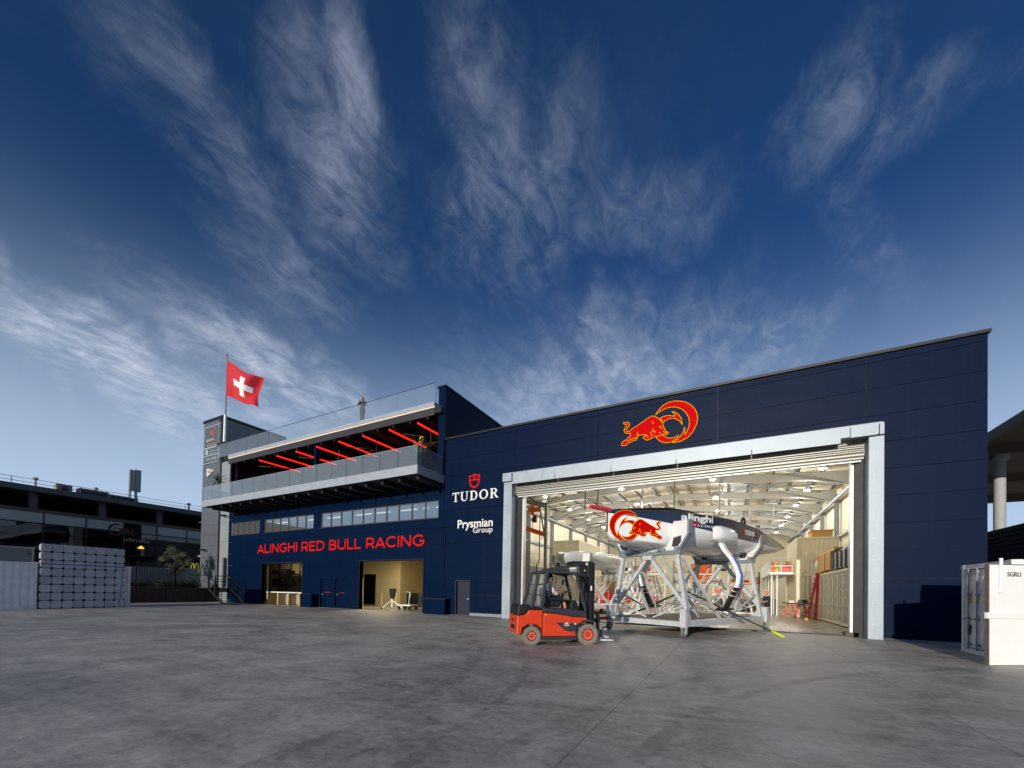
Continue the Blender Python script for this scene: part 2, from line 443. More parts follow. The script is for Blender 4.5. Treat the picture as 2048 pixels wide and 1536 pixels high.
M('orange_paint', S(226, 98, 26), 0.45, 0.0, 0.08)
M('red_paint', S(196, 40, 30), 0.45, 0.0, 0.08)
M('yellow_paint', S(228, 196, 40), 0.5, 0.0, 0.08)
M('ochre_paint', S(200, 150, 40), 0.5, 0.0, 0.1)
M('cream_container', S(216, 208, 182), 0.5, 0.0, 0.07, 1.5, 0.02, 10, objvar=0.03, rust=0.25)
M('white_container', S(230, 232, 236), 0.5, 0.0, 0.12, 2.5, 0.02, 10, objvar=0.03, rust=0.35)
M('bright_container', S(246, 246, 244), 0.5, 0.0, 0.03, 1.5)
M('rusty_edge', S(96, 84, 74), 0.8, 0.0, 0.3, 12)
M('rubber', S(26, 26, 26), 0.85, 0.0, 0.15, 6)
M('grey_rubber', S(134, 128, 116), 0.85, 0.0, 0.12, 8, 0.1, 30)
M('plywood', S(186, 146, 88), 0.75, 0.0, 0.2, 5, 0.05, 30, stretch=(1, 5, 5))
M('timber', S(200, 168, 112), 0.75, 0.0, 0.15, 5, stretch=(1, 6, 6))
M('grey_plastic', S(118, 124, 130), 0.5, 0.0, 0.06)
M('cardboard', S(164, 120, 76), 0.85, 0.0, 0.1)
M('plastic_wrap', S(190, 190, 186), 0.3, 0.0, 0.15, 8, 0.5, 9)
M('clear_sky_glass', S(60, 70, 80), 0.1)
glass_mat('rail_glass', (0.86, 0.91, 0.92), 0.10, veil=0.14)
glass_mat('roof_rail_glass', (0.94, 0.97, 0.98), 0.02, veil=0.09)
glass_mat('window_glass', (0.66, 0.72, 0.73), 0.38, veil=0.12)
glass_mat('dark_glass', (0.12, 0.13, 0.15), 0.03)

def concrete(name, a, b, rough, joint=None):
    m = bpy.data.materials.new(name); m.use_nodes = True
    nt = m.node_tree; L = nt.links.new; bs = nt.nodes['Principled BSDF']
    ge = nt.nodes.new('ShaderNodeNewGeometry')
    def noise(scale, det, rgh, dist=0.0, stretch=None):
        n = nt.nodes.new('ShaderNodeTexNoise'); n.inputs['Scale'].default_value = scale; n.inputs['Detail'].default_value = det
        n.inputs['Roughness'].default_value = rgh; n.inputs['Distortion'].default_value = dist
        if stretch:
            mp = nt.nodes.new('ShaderNodeMapping'); mp.inputs['Scale'].default_value = stretch; mp.inputs['Rotation'].default_value = (0, 0, 0.5)
            L(ge.outputs['Position'], mp.inputs[0]); L(mp.outputs[0], n.inputs['Vector'])
        else:
            L(ge.outputs['Position'], n.inputs['Vector'])
        return n.outputs['Fac']
    def mth(op, x, y):
        n = nt.nodes.new('ShaderNodeMath'); n.operation = op
        for i, q in enumerate((x, y)):
            if isinstance(q, (int, float)): n.inputs[i].default_value = q
            else: L(q, n.inputs[i])
        return n.outputs[0]
    n1 = noise(0.16, 8, 0.62, 1.2); n2 = noise(1.1, 9, 0.7, 0.6); n3 = noise(9.0, 6, 0.75); n4 = noise(0.55, 7, 0.7, 2.0, (0.35, 1.5, 1))
    s = mth('ADD', mth('ADD', mth('MULTIPLY', n1, 0.26), mth('MULTIPLY', n2, 0.30)), mth('ADD', mth('MULTIPLY', n3, 0.28), mth('MULTIPLY', n4, 0.16)))
    cr = nt.nodes.new('ShaderNodeValToRGB')
    e = cr.color_ramp.elements
    e[0].position = 0.41; e[0].color = (*a, 1); e[1].position = 0.585; e[1].color = (*b, 1)
    L(s, cr.inputs[0])
    # dark drips and spots
    sp = nt.nodes.new('ShaderNodeMapRange'); sp.inputs['From Min'].default_value = 0.66; sp.inputs['From Max'].default_value = 0.76
    L(noise(2.6, 5, 0.6, 0.4), sp.inputs['Value'])
    oi = nt.nodes.new('ShaderNodeObjectInfo')
    hv = nt.nodes.new('ShaderNodeHueSaturation'); rr0 = nt.nodes.new('ShaderNodeMapRange')
    rr0.inputs['To Min'].default_value = 0.96; rr0.inputs['To Max'].default_value = 1.04
    L(oi.outputs['Random'], rr0.inputs['Value']); L(rr0.outputs[0], hv.inputs['Value']); L(cr.outputs[0], hv.inputs['Color'])
    mx = nt.nodes.new('ShaderNodeMix'); mx.data_type = 'RGBA'
    vo = nt.nodes.new('ShaderNodeTexVoronoi'); vo.feature = 'DISTANCE_TO_EDGE'; vo.inputs['Scale'].default_value = 0.16
    wp = nt.nodes.new('ShaderNodeVectorMath'); wp.operation = 'MULTIPLY_ADD'; wp.inputs[1].default_value = (1.6, 1.6, 0)
    wn_ = nt.nodes.new('ShaderNodeTexNoise'); wn_.inputs['Scale'].default_value = 0.9; wn_.inputs['Detail'].default_value = 6; L(ge.outputs['Position'], wn_.inputs['Vector'])
    L(wn_.outputs['Color'], wp.inputs[0]); L(ge.outputs['Position'], wp.inputs[2]); L(wp.outputs[0], vo.inputs['Vector'])
    ck = nt.nodes.new('ShaderNodeMapRange'); ck.inputs['From Min'].default_value = 0.0035; ck.inputs['From Max'].default_value = 0.0; L(vo.outputs['Distance'], ck.inputs['Value'])
    gate = nt.nodes.new('ShaderNodeMapRange'); gate.inputs['From Min'].default_value = 0.5; gate.inputs['From Max'].default_value = 0.56; L(n1, gate.inputs['Value'])
    L(mth('MAXIMUM', mth('MULTIPLY', sp.outputs[0], 0.42), mth('MULTIPLY', mth('MULTIPLY', ck.outputs[0], gate.outputs[0]), 0.6)), mx.inputs[0]); L(hv.outputs[0], mx.inputs[6]); mx.inputs[7].default_value = (*[c * 0.3 for c in a], 1)
    L(mx.outputs[2], bs.inputs['Base Color'])
    rr = nt.nodes.new('ShaderNodeMapRange'); rr.inputs['From Min'].default_value = 0.38; rr.inputs['From Max'].default_value = 0.6
    rr.inputs['To Min'].default_value = rough - 0.16; rr.inputs['To Max'].default_value = rough + 0.12
    L(s, rr.inputs['Value']); L(rr.outputs[0], bs.inputs['Roughness'])
    bp = nt.nodes.new('ShaderNodeBump'); bp.inputs['Strength'].default_value = 0.35; bp.inputs['Distance'].default_value = 0.012
    L(mth('ADD', n3, n2), bp.inputs['Height']); L(bp.outputs[0], bs.inputs['Normal'])
    MATS[name] = m
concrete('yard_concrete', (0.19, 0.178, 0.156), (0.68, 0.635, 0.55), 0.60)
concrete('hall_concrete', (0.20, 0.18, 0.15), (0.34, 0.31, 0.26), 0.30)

# ------------------------------------------------------------------ ground
g = MB(); g.add([(-900, -900, -0.05), (900, -900, -0.05), (900, 900, -0.05), (-900, 900, -0.05)], [(0, 1, 2, 3)])
ground = g.build('ground', 'yard_concrete'); ground['kind'] = 'structure'
xs = [-41.2, -36.8, -32.6, -28.4, -24.2, -20.0, -15.8, -11.6, -7.4, -1.35, 2.55, 6.7, 11.0, 16.0]
ys = [-8.0, -4.0, -0.2, 4.6, 9.4, 14.2, 19.96]
for i in range(len(xs) - 1):
    for j in range(len(ys) - 1):
        MB().box(xs[i] + 0.0035, xs[i + 1] - 0.0035, ys[j] + 0.0035, ys[j + 1] - 0.0035, -0.045, 0.0).build('concrete_slab', 'yard_concrete', ground)
# worn tyre marks, thin films of rubber on the slabs
tm = bpy.data.materials.new('tyre_rubber_film'); tm.use_nodes = True; MATS['tyre_rubber_film'] = tm
_n = tm.node_tree; _b = _n.nodes['Principled BSDF']; _b.inputs['Base Color'].default_value = (0.03, 0.03, 0.03, 1); _b.inputs['Roughness'].default_value = 0.8
_t = _n.nodes.new('ShaderNodeTexNoise'); _t.inputs['Scale'].default_value = 2.2; _t.inputs['Detail'].default_value = 8; _t.inputs['Roughness'].default_value = 0.7
_g = _n.nodes.new('ShaderNodeNewGeometry'); _n.links.new(_g.outputs['Position'], _t.inputs['Vector'])
_m = _n.nodes.new('ShaderNodeMapRange'); _m.inputs['From Min'].default_value = 0.40; _m.inputs['From Max'].default_value = 0.75; _m.inputs['To Max'].default_value = 0.24
_n.links.new(_t.outputs['Fac'], _m.inputs['Value']); _n.links.new(_m.outputs[0], _b.inputs['Alpha'])
for (cx_, cy_, r_, a0, a1, w_) in ((-16, 2, 13.5, -20, 48, 0.18), (-16, 2, 12.4, -18, 46, 0.18), (-2, 30, 18, 225, 268, 0.2), (-2, 30, 16.8, 228, 266, 0.2), (12, 2, 14, 120, 175, 0.2), (12, 2, 12.9, 122, 172, 0.2), (-26, -4, 17, 20, 75, 0.2), (3, -9, 15, 70, 130, 0.18)):
    b = MB(); n_ = 28
    for k in range(n_ + 1):
        a = RAD(a0 + (a1 - a0) * k / n_)
        for q in (r_ - w_ / 2, r_ + w_ / 2): b.v.append((cx_ + q * math.cos(a), cy_ + q * math.sin(a), 0.003))
    b.f = [(2 * k, 2 * k + 1, 2 * k + 3, 2 * k + 2) for k in range(n_)]
    b.v = [(p[0], min(p[1], 19.9), p[2]) for p in b.v]
    b.build('tyre_mark', 'tyre_rubber_film', ground)
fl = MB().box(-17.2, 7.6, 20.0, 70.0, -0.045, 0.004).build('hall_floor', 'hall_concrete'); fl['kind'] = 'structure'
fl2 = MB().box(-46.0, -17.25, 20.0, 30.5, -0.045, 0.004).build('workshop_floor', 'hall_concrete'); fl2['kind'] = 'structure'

# ------------------------------------------------------------------ hangar
FY = 20.0
ZR = [0.2 + 1.03 * k for k in range(11)]          # panel joints
hang = thing('hangar', 'large navy hangar with a tall open roller door and a flat parapet', 'hangar', (-4.0, FY, 0))
DOOR = (-10.5, 4.42, 0.0, 7.45)                    # the opening
core = cut([(-15.65, 7.75, 0.0, 10.8)], [DOOR, (-14.65, -13.68, 0.0, 2.04)])
MB().wall(core, FY + 0.05, FY + 0.3).build('wall', 'navy_trim', hang)
clad(hang, [-15.65, -10.75, -6.0, -0.6, 4.5, 7.75], [0.0] + ZR + [10.75], [DOOR, (-14.69, -13.64, 0.0, 2.08), (-11.0, 4.9, 0, 7.8)], FY + 0.05, 'navy_panel')
# the strip beside the left jamb, below the header box
clad(hang, [-10.995, -10.56], [0.0] + ZR[:7] + [7.79], [], FY + 0.05, 'navy_panel')
clad(hang, [4.45, 4.895], [0.0] + ZR[:7] + [7.79], [], FY + 0.05, 'navy_panel')
MB().box(-15.7, 7.82, FY - 0.05, FY + 0.4, 10.78, 10.89).build('parapet_coping', 'coping_metal', hang)
MB().box(7.6, 7.9, FY + 0.4, 76, 10.76, 10.92).build('parapet_coping', 'coping_metal', hang)
MB().box(7.52, 7.75, FY + 0.3, 76, 0, 10.8).build('side_wall', 'navy_panel', hang)
MB().box(-15.75, 7.72, FY + 0.02, FY + 0.06, 0.0, 0.06).build('plinth', 'dark_steel', hang)
# personnel door left of the big door
d = MB().box(-14.6, -13.72, FY + 0.12, FY + 0.17, 0.02, 2.0).build('door', 'navy_trim', hang)
MB().box(-13.86, -13.76, FY + 0.06, FY + 0.12, 0.95, 1.0).build('handle', 'galvanised', d)
fr = MB()
fr.box(-14.70, -14.63, FY - 0.01, FY + 0.12, 0, 2.10); fr.box(-13.70, -13.63, FY - 0.01, FY + 0.12, 0, 2.10); fr.box(-14.63, -13.70, FY - 0.01, FY + 0.12, 2.03, 2.10)
fr.build('door_frame', 'navy_trim', hang)
MB().box(-13.6, -11.0, FY - 0.03, FY + 0.0, 0.0, 0.16).build('kick_plate', 'galv_dull', hang)
MB().tube((-15.55, FY - 0.04, 0.9), (-15.55, FY - 0.04, 4.9), 0.03).build('downpipe', 'navy_panel', hang)

# ------------------------------------------------------------------ roller door surround
rd = thing('roller_door', 'galvanised roller door surround with the slatted shutter rolled up', 'roller door', (-3, FY - 0.4, 0))
for (x0, x1) in ((-11.0, -10.5), (4.40, 4.84)):
    j = MB(); j.box(x0, x1, FY - 0.78, FY - 0.02, 0.0, 7.42)
    j.build('jamb_post', 'door_frame_steel', rd, bevel=0.012)
    inner = MB()
    if x0 < 0:
        inner.box(-10.5, -10.22, FY - 0.10, FY + 0.30, 0, 6.9)
    else:
        inner.box(4.14, 4.40, FY - 0.10, FY + 0.30, 0, 6.9)
    inner.build('guide_channel', 'black_steel', rd)
    xx = -10.17 if x0 < 0 else 4.09
    MB().box(xx - 0.05, xx + 0.04, FY - 0.02, FY + 0.28, 0.0, 6.9).build('guide_rail', 'galvanised', rd)
    MB().box(xx - 0.20, xx + 0.2, FY - 0.1, FY + 0.4, 0, 0.16).build('guide_foot', 'rusty_edge', rd)
    for k in range(9):
        z = 0.55 + k * 0.78
        MB().lathe([(0.0, 0), (0.026, 0.0), (0.02, -0.012)], (x0 + 0.14, FY - 0.78, z), 'y', 8).build('bolt', 'galvanised', rd)
# header box : sloping lid and front fascia
hb = MB(); hb.prism([(FY - 0.78, 7.50), (FY - 0.78, 7.92), (FY - 0.02, 8.2), (FY - 0.02, 7.50)], 'x', -10.93, 4.80)
hb.build('header_box', 'door_frame_steel', rd)
for x0 in (-10.9, -8.0, -5.1, -2.2, 0.7):
    MB().box(x0 + 0.01, x0 + 2.88, FY - 0.80, FY - 0.782, 7.30, 7.86).build('fascia_plate', 'door_frame_steel', rd)
MB().box(-10.99, -10.45, FY - 0.95, FY - 0.785, 7.43, 7.88).build('end_bracket', 'door_frame_steel', rd)
MB().box(3.85, 4.62, FY - 0.93, FY - 0.785, 7.43, 7.84).build('end_bracket', 'door_frame_steel', rd)
MB().box(4.68, 4.80, FY - 0.92, FY - 0.785, 7.43, 7.84).build('end_bracket', 'door_frame_steel', rd)
zt = 7.48
for k in range(8):
    h = 0.08 if k < 6 else 0.14
    s = MB(); s.prism([(FY - 0.24, zt), (FY - 0.32 - 0.02 * (k % 2), zt - h * 0.3), (FY - 0.32 - 0.02 * (k % 2), zt - h * 0.75), (FY - 0.24, zt - h * 0.98), (FY - 0.2, zt - h * 0.98), (FY - 0.2, zt)], 'x', -10.46 + 0.004 * k, 4.36)
    s.build('slat', 'shutter_slat', rd); zt -= h
MB().box(-10.40, 4.3, FY - 0.26, FY - 0.18, zt - 0.05, zt).build('bottom_bar', 'galvanised', rd)

# ------------------------------------------------------------------ office block
off = thing('office_block', 'navy office block with window strips, open terrace storey and glass roof rail', 'office block', (-28, FY, 0))
W1 = (-39.5, -35.2, 5.98, 7.12); W2 = (-34.65, -28.15, 5.98, 7.12); W3 = (-27.4, -16.12, 5.98, 7.12)
B1 = (-34.75, -29.35, 0.0, 3.4); B2 = (-23.0, -17.25, 0.0, 3.4)
D1 = (-27.15, -25.8, 0.0, 2.12); D2 = (-25.5, -24.35, 0.0, 2.12)
holes = [W1, W2, W3, B1, B2, D1, D2]
MB().wall(cut([(-40.0, -15.66, 0.0, 8.5)], holes), FY + 0.05, FY + 0.3).build('wall', 'navy_trim', off)
clad(off, [-40.0, -35.1, -29.1, -23.15, -17.1, -15.66], [0.0] + ZR[:8] + [8.5], holes, FY + 0.05, 'navy_panel')
for (hx0, hx1, hz0, hz1), npane, lit in ((W1, 5, 0), (W2, 6, 1), (W3, 10, 2)):
    w = MB(); y0, y1 = FY + 0.10, FY + 0.18
    w.box(hx0, hx1, y0, y1, hz0, hz0 + 0.07); w.box(hx0, hx1, y0, y1, hz1 - 0.07, hz1)
    w.box(hx0, hx0 + 0.07, y0, y1, hz0 + 0.07, hz1 - 0.07); w.box(hx1 - 0.07, hx1, y0, y1, hz0 + 0.07, hz1 - 0.07)
    wf = w.build('window', 'frame_grey', off)
    st = (hx1 - hx0) / npane
    for k in range(npane):
        if k:
            MB().box(hx0 + k * st - 0.045, hx0 + k * st + 0.045, y0 - 0.01, y1 + 0.01, hz0 + 0.07, hz1 - 0.07).build('mullion', 'frame_grey', wf)
        a = hx0 + k * st + (0.045 if k else 0.07); b = hx0 + (k + 1) * st - (0.045 if k < npane - 1 else 0.07)
        MB().box(a, b, y0 + 0.03, y0 + 0.045, hz0 + 0.07, hz1 - 0.07).build('pane', 'window_glass', wf)
    MB().box(hx0 - 0.12, hx1 + 0.08, FY - 0.06, FY + 0.1, hz0 - 0.06, hz0 - 0.003).build('sill', 'navy_trim', off)
    MB().box(hx0, hx1, FY + 0.006, FY + 0.10, hz1 + 0.002, hz1 + 0.05).build('drip_cap', 'navy_trim', off)
# rooms behind the window strips
rm = MB(); rm.box(-46, -17.1, FY + 6.0, FY + 6.1, 4.4, 8.0); rm.box(-46, -17.1, FY + 0.3, FY + 6.0, 4.36, 4.4); rm.box(-46, -17.1, FY + 0.3, FY + 6.0, 7.6, 7.64); rm.box(-17.1, -15.75, FY + 1.2, FY + 1.25, 4.4, 8.0); rm.box(-17.1, -15.75, FY + 0.3, FY + 1.2, 4.36, 4.4); rm.box(-17.1, -15.75, FY + 0.3, FY + 1.2, 7.6, 7.64)
rm.build('upper_room', 'grey_wall', off)
for x in (-37.5, -32.8, -30.2, -26.6, -24.2, -21.8, -19.4):
    for y in (FY + 1.2, FY + 3.4):
        MB().box(x - 0.9, x + 0.9, y, y + 0.07, 7.50, 7.56).build('strip_light', 'strip_glow', off)
for (a, b, z0, z1) in ((-20.4, -19.8, 6.1, 6.85), (-17.1, -16.5, 6.35, 6.9)):
    MB().box(a, b, FY + 0.20, FY + 0.21, z0, z1).build('window_notice', 'sign_white', off)
# ground floor: workshop rooms, bay doors
rm = MB(); rm.box(-46, -17.1, FY + 0.3, FY + 10.4, 4.25, 4.3); rm.box(-46, -33.5, FY + 4.5, FY + 4.6, 0, 4.25); rm.box(-33.6, -33.5, FY + 4.6, FY + 6.0, 0, 4.25)
rm.build('workshop_wall', 'yellow_room', off)
rm = MB(); rm.wall(cut([(-33.5, -24.9, 0, 4.25)], [(-29.4, -27.8, 0, 2.75)]), FY + 6.0, FY + 6.1)
rm.box(-25.0, -24.9, FY + 6.1, FY + 9.6, 0, 4.25); rm.box(-24.9, -17.1, FY + 9.6, FY + 9.7, 0, 4.25); rm.box(-17.2, -17.1, FY + 0.3, FY + 9.6, 0, 4.25)
rm.build('workshop_wall', 'yellow_room', off)
MB().box(-38.0, -25.02, FY + 7.4, FY + 7.5, 0, 4.2).build('back_room_wall', 'black_steel', off)
for (hx0, hx1, hz0, hz1) in (B1, B2):
    t = MB(); t.box(hx0 - 0.05, hx0, FY - 0.02, FY + 0.32, 0, hz1 + 0.05); t.box(hx1, hx1 + 0.05, FY - 0.02, FY + 0.32, 0, hz1 + 0.05); t.box(hx0, hx1, FY - 0.02, FY + 0.32, hz1, hz1 + 0.05)
    t.build('bay_frame', 'navy_trim', off)
    MB().box(hx0, hx1, FY + 0.34, FY + 0.62, hz1 - 0.02, hz1 + 0.3).build('bay_shutter_box', 'galv_dull', off)
bl_d = bpy.data.lights.new('workshop_lamp', 'AREA'); bl_d.energy = 95; bl_d.size = 1.6; bl_d.color = (1.0, 0.85, 0.58)
for (x, y, e) in ((-23.6, FY + 2.6, 1.0), (-36.5, FY + 2.6, 0.10)):
    tb = MB().box(x - 0.7, x + 0.7, y - 0.08, y + 0.08, 4.1, 4.2).build('ceiling_lamp', 'strip_glow', off)
    ld = bl_d.copy(); ld.energy = 240 * e
    lo = bpy.data.objects.new('workshop_lamp', ld); COL.objects.link(lo); lo.location = (x, y, 4.05)
for (hx0, hx1, hz0, hz1) in (D1, D2):
    dd = MB().box(hx0 + 0.05, hx1 - 0.05, FY + 0.13, FY + 0.19, 0.0, hz1).build('door', 'navy_panel', off)
    MB().box(hx0 + 0.35, hx1 - 0.35, FY + 0.118, FY + 0.13, 1.12, 1.15).build('red_stripe', 'sign_red', dd)
    MB().box(hx0 + 0.12, hx0 + 0.17, FY + 0.06, FY + 0.13, 0.95, 1.02).build('handle', 'galvanised', dd)
    if hx1 - hx0 > 1.25:
        MB().box((hx0 + hx1) / 2 - 0.008, (hx0 + hx1) / 2 + 0.008, FY + 0.122, FY + 0.13, 0.02, 2.05).build('door_joint', 'black_steel', dd)
# balcony -----------------------------------------------------------------
BX0, BX1, BY = -39.3, -15.72, 17.55
MB().box(BX0 + 0.1, BX1 - 0.1, BY + 0.08, FY - 0.01, 8.14, 8.5).build('balcony_slab', 'underside', off)
for k in range(8):
    a = BX0 + (BX1 - BX0) * k / 8; b = BX0 + (BX1 - BX0) * (k + 1) / 8
    MB().box(a + 0.004, b - 0.004, BY, BY + 0.08, 8.08, 8.58).build('balcony_fascia', 'aluminium', off)
MB().box(BX1 - 0.08, BX1, BY + 0.082, FY - 0.01, 8.08, 8.58).build('balcony_fascia', 'aluminium', off)
MB().box(BX0, BX0 + 0.08, BY + 0.082, FY - 0.01, 8.08, 8.58).build('balcony_fascia', 'aluminium', off)
for k in range(17):
    x = BX0 + 0.9 + k * 1.4
    MB().box(x - 0.09, x + 0.09, BY + 0.35, FY - 0.02, 7.86, 8.135).build('joist', 'underside', off)
    MB().box(x - 0.06, x + 0.06, FY - 0.16, FY - 0.022, 7.76, 7.858).build('joist_bracket', 'underside', off)
def rail(parent, pts, z0, z1, step, glass, cap, inset=0.0):
    for (p, q) in zip(pts[:-1], pts[1:]):
        p = Vector(p); q = Vector(q); n = max(1, round((q - p).length / step)); dv = (q - p) / n
        for k in range(n):
            a = p + dv * (k + 0.012); b = p + dv * (k + 0.988)
            MB().bar((a.x, a.y, (z0 + z1) / 2), (b.x, b.y, (z0 + z1) / 2), 0.016, z1 - z0).build('glass_pane', glass, parent)
        MB().bar((p.x, p.y, z1 + 0.012), (q.x, q.y, z1 + 0.012), 0.03, 0.022).build('rail_cap', cap, parent)
rail(off, [(BX0 + 0.04, FY - 0.05), (BX0 + 0.04, BY + 0.04), (BX1 - 0.04, BY + 0.04), (BX1 - 0.04, FY - 0.05)], 8.585, 9.70, 1.5, 'rail_glass', 'aluminium')
# loggia ------------------------------------------------------------------
MB().box(-39.4, -15.7, FY, FY + 8, 8.51, 8.57).build('terrace_floor', 'grey_wall', off)
MB().box(-39.4, -16.2, FY + 6.0, FY + 6.1, 8.57, 12.3).build('terrace_back_wall', 'navy_trim', off)
for x in (-38.2, -35.0, -31.8, -28.6, -25.4, -22.2, -19.0):
    f_ = MB(); f_.box(x - 1.5, x - 1.44, FY + 5.9, FY + 5.98, 8.6, 11.2); f_.box(x + 1.40, x + 1.46, FY + 5.9, FY + 5.98, 8.6, 11.2); f_.box(x - 1.44, x + 1.40, FY + 5.9, FY + 5.98, 11.1, 11.2)
    gw = f_.build('terrace_window', 'black_steel', off)
    MB().box(x - 1.44, x + 1.40, FY + 5.94, FY + 5.955, 8.6, 11.1).build('pane', 'dark_glass', gw)
MB().box(-39.45, -15.75, FY - 0.4, FY + 8, 12.42, 12.8).build('roof_slab', 'underside', off)
MB().box(-39.45, -16.22, FY - 0.45, FY - 0.402, 12.3, 12.765).build('edge_beam', 'dark_beam', off)
MB().box(-39.45, -16.22, FY - 0.47, FY - 0.40, 12.78, 12.80).build('led_strip', 'led_white', off)
for k in range(8):
    a = -39.45 + k * 2.905
    MB().box(a + 0.003, a + 2.9, FY - 0.5, FY - 0.1, 12.805, 13.1).build('roof_fascia', 'aluminium', off)
MB().box(-39.45, -16.22, FY - 0.1, FY + 8, 12.803, 13.0).build('roof_deck', 'grey_wall', off)
rail(off, [(-41.4, FY - 0.44), (-16.2, FY - 0.44)], 13.1, 14.28, 1.55, 'roof_rail_glass', 'dark_steel')
for x in (-27.8, -39.35):
    c = MB(); c.box(x - 0.12, x + 0.12, FY - 0.28, FY - 0.26, 8.57, 12.42); c.box(x - 0.12, x + 0.12, FY + 0.02, FY + 0.04, 8.57, 12.42); c.box(x - 0.012, x + 0.012, FY - 0.26, FY + 0.02, 8.57, 12.42)
    c.build('column', 'navy_panel', off)
for k in range(16):
    x = -38.6 + k * 1.45
    MB().box(x - 0.07, x + 0.07, FY - 0.35, FY + 5.9, 12.18, 12.418).build('ceiling_beam', 'underside', off)
for k in range(4):
    MB().bar((-36.5 + 5.6 * k, FY + 0.5, 12.0), (-32.0 + 5.6 * k, FY + 4.6, 12.0), 0.05).build('ceiling_brace', 'dark_beam', off)
MB().box(-39.5, -39.42, FY + 0.32, FY + 6.0, 8.57, 12.41).build('terrace_side_wall', 'navy_trim', off)
# end wall standing above the hangar roof
MB().box(-16.2, -15.72, FY - 0.06, FY + 9.0, 8.58, 14.1).build('end_wall', 'navy_trim', off)
zz = [10.9, 11.75, 12.75, 13.4, 14.08]
for k in range(4):
    for (a, b) in ((FY + 0.0, FY + 4.5), (FY + 4.5, FY + 9.0)):
        MB().box(-15.72, -15.68, a + 0.006, b - 0.006, zz[k] + 0.006, zz[k + 1] - 0.006).build('end_panel', 'navy_panel', off)
MB().box(-16.19, -15.73, FY - 0.10, FY - 0.061, 8.6, 14.08).build('end_panel', 'navy_panel', off)
MB().box(-16.28, -15.62, FY - 0.14, FY + 9.0, 14.1, 14.2).build('end_wall_coping', 'coping_metal', off)
# pale strip next to the tower
st = MB().wall(cut([(-41.5, -39.42, 0.0, 12.8)], [(-40.85, -40.2, 1.3, 4.0)]), FY + 0.06, FY + 0.3).build('strip_wall', 'pale_panel', off)
for k in range(7):
    MB().wall(cut([(-41.49, -39.43, 0.02 + k * 1.83, 1.84 + k * 1.83)], [(-40.9, -40.15, 1.3, 4.05)]), FY + 0.02, FY + 0.058).build('pale_wall_panel', 'pale_panel', off)
dd = MB().box(-40.85, -40.2, FY + 0.2, FY + 0.26, 1.3, 4.0).build('door', 'dark_steel', off)
MB().box(-40.7, -40.4, FY + 0.19, FY + 0.2, 2.4, 3.8).build('pane', 'dark_glass', dd)

# ------------------------------------------------------------------ stair tower
tw = thing('stair_tower', 'tall grey panelled stair tower rising above the terrace', 'tower', (-43.2, FY + 3, 0))
TX0, TX1, TZ = -44.85, -41.52, 17.1
MB().box(TX0 + 0.05, TX1 - 0.05, FY + 0.05, FY + 6.0, 0, TZ - 0.1).build('wall', 'tower_panel', tw)
z = 0.0; k = 0
while z < TZ - 0.2:
    z1 = min(z + 1.03, TZ - 0.1)
    MB().box(TX0, TX1 - 0.24, FY - 0.0, FY + 0.048, z + 0.008, z1 - 0.008).build('tower_panel', 'tower_panel', tw); z = z1
MB().box(TX1 - 0.22, TX1 - 0.055, FY - 0.02, FY + 0.048, 0, TZ - 0.1).build('corner_trim', 'dark_steel', tw)
for k in range(3):
    MB().box(TX1 - 0.048, TX1, FY + 0.3 + k * 1.9, FY + 0.3 + (k + 1) * 1.9 - 0.012, 0, TZ - 0.1).build('side_panel', 'tower_side', tw)
MB().box(TX0 - 0.06, TX1 + 0.06, FY - 0.07, FY + 6.05, TZ - 0.1, TZ + 0.14).build('coping', 'coping_metal', tw)
# ------------------------------------------------------------------ signs
def islands(vs, fs):
    par = list(range(len(vs)))
    def find(a):
        while par[a] != a:
            par[a] = par[par[a]]; a = par[a]
        return a
    for q in fs:
        for i in q[1:]:
            par[find(i)] = find(q[0])
    gr = {}
    for q in fs:
        gr.setdefault(find(q[0]), []).append(q)
    out = []
    for fl_ in gr.values():
        idx = sorted({i for q in fl_ for i in q}); mp = {i: k for k, i in enumerate(idx)}
        out.append(([vs[i] for i in idx], [tuple(mp[i] for i in q) for q in fl_]))
    # join pieces that share their column (dots of i and so on)
    out.sort(key=lambda t: min(v[0] for v in t[0])); merged = []
    for v, f in out:
        a, b = min(p[0] for p in v), max(p[0] for p in v)
        if merged:
            pa, pb = min(p[0] for p in merged[-1][0]), max(p[0] for p in merged[-1][0])
            if min(b, pb) - max(a, pa) > 0.5 * min(b - a, pb - pa):
                k = len(merged[-1][0]); merged[-1][0].extend(v); merged[-1][1].extend(tuple(i + k for i in q) for q in f); continue
        merged.append((list(v), list(f)))
    return merged
def letters(parent, txt, x, z, w, h, y, mat, xf=None, bold=0.0, ext=0.03, shear=0.0, spacing=1.0, world=True):
    vs, fs = text_mesh(txt, h, w, bold, ext, shear, spacing)
    for v, f in islands(vs, fs):
        pts = [(x + p[0], y + p[1], z + p[2]) for p in v]
        if xf: pts = [xf(p) for p in pts]
        MB().add(pts, f).build('letter', mat, parent, world=world)
ts = thing('team_name_sign', 'long row of red capital letters above the workshop bays', 'sign', (-26.2, FY - 0.03, 4.25))
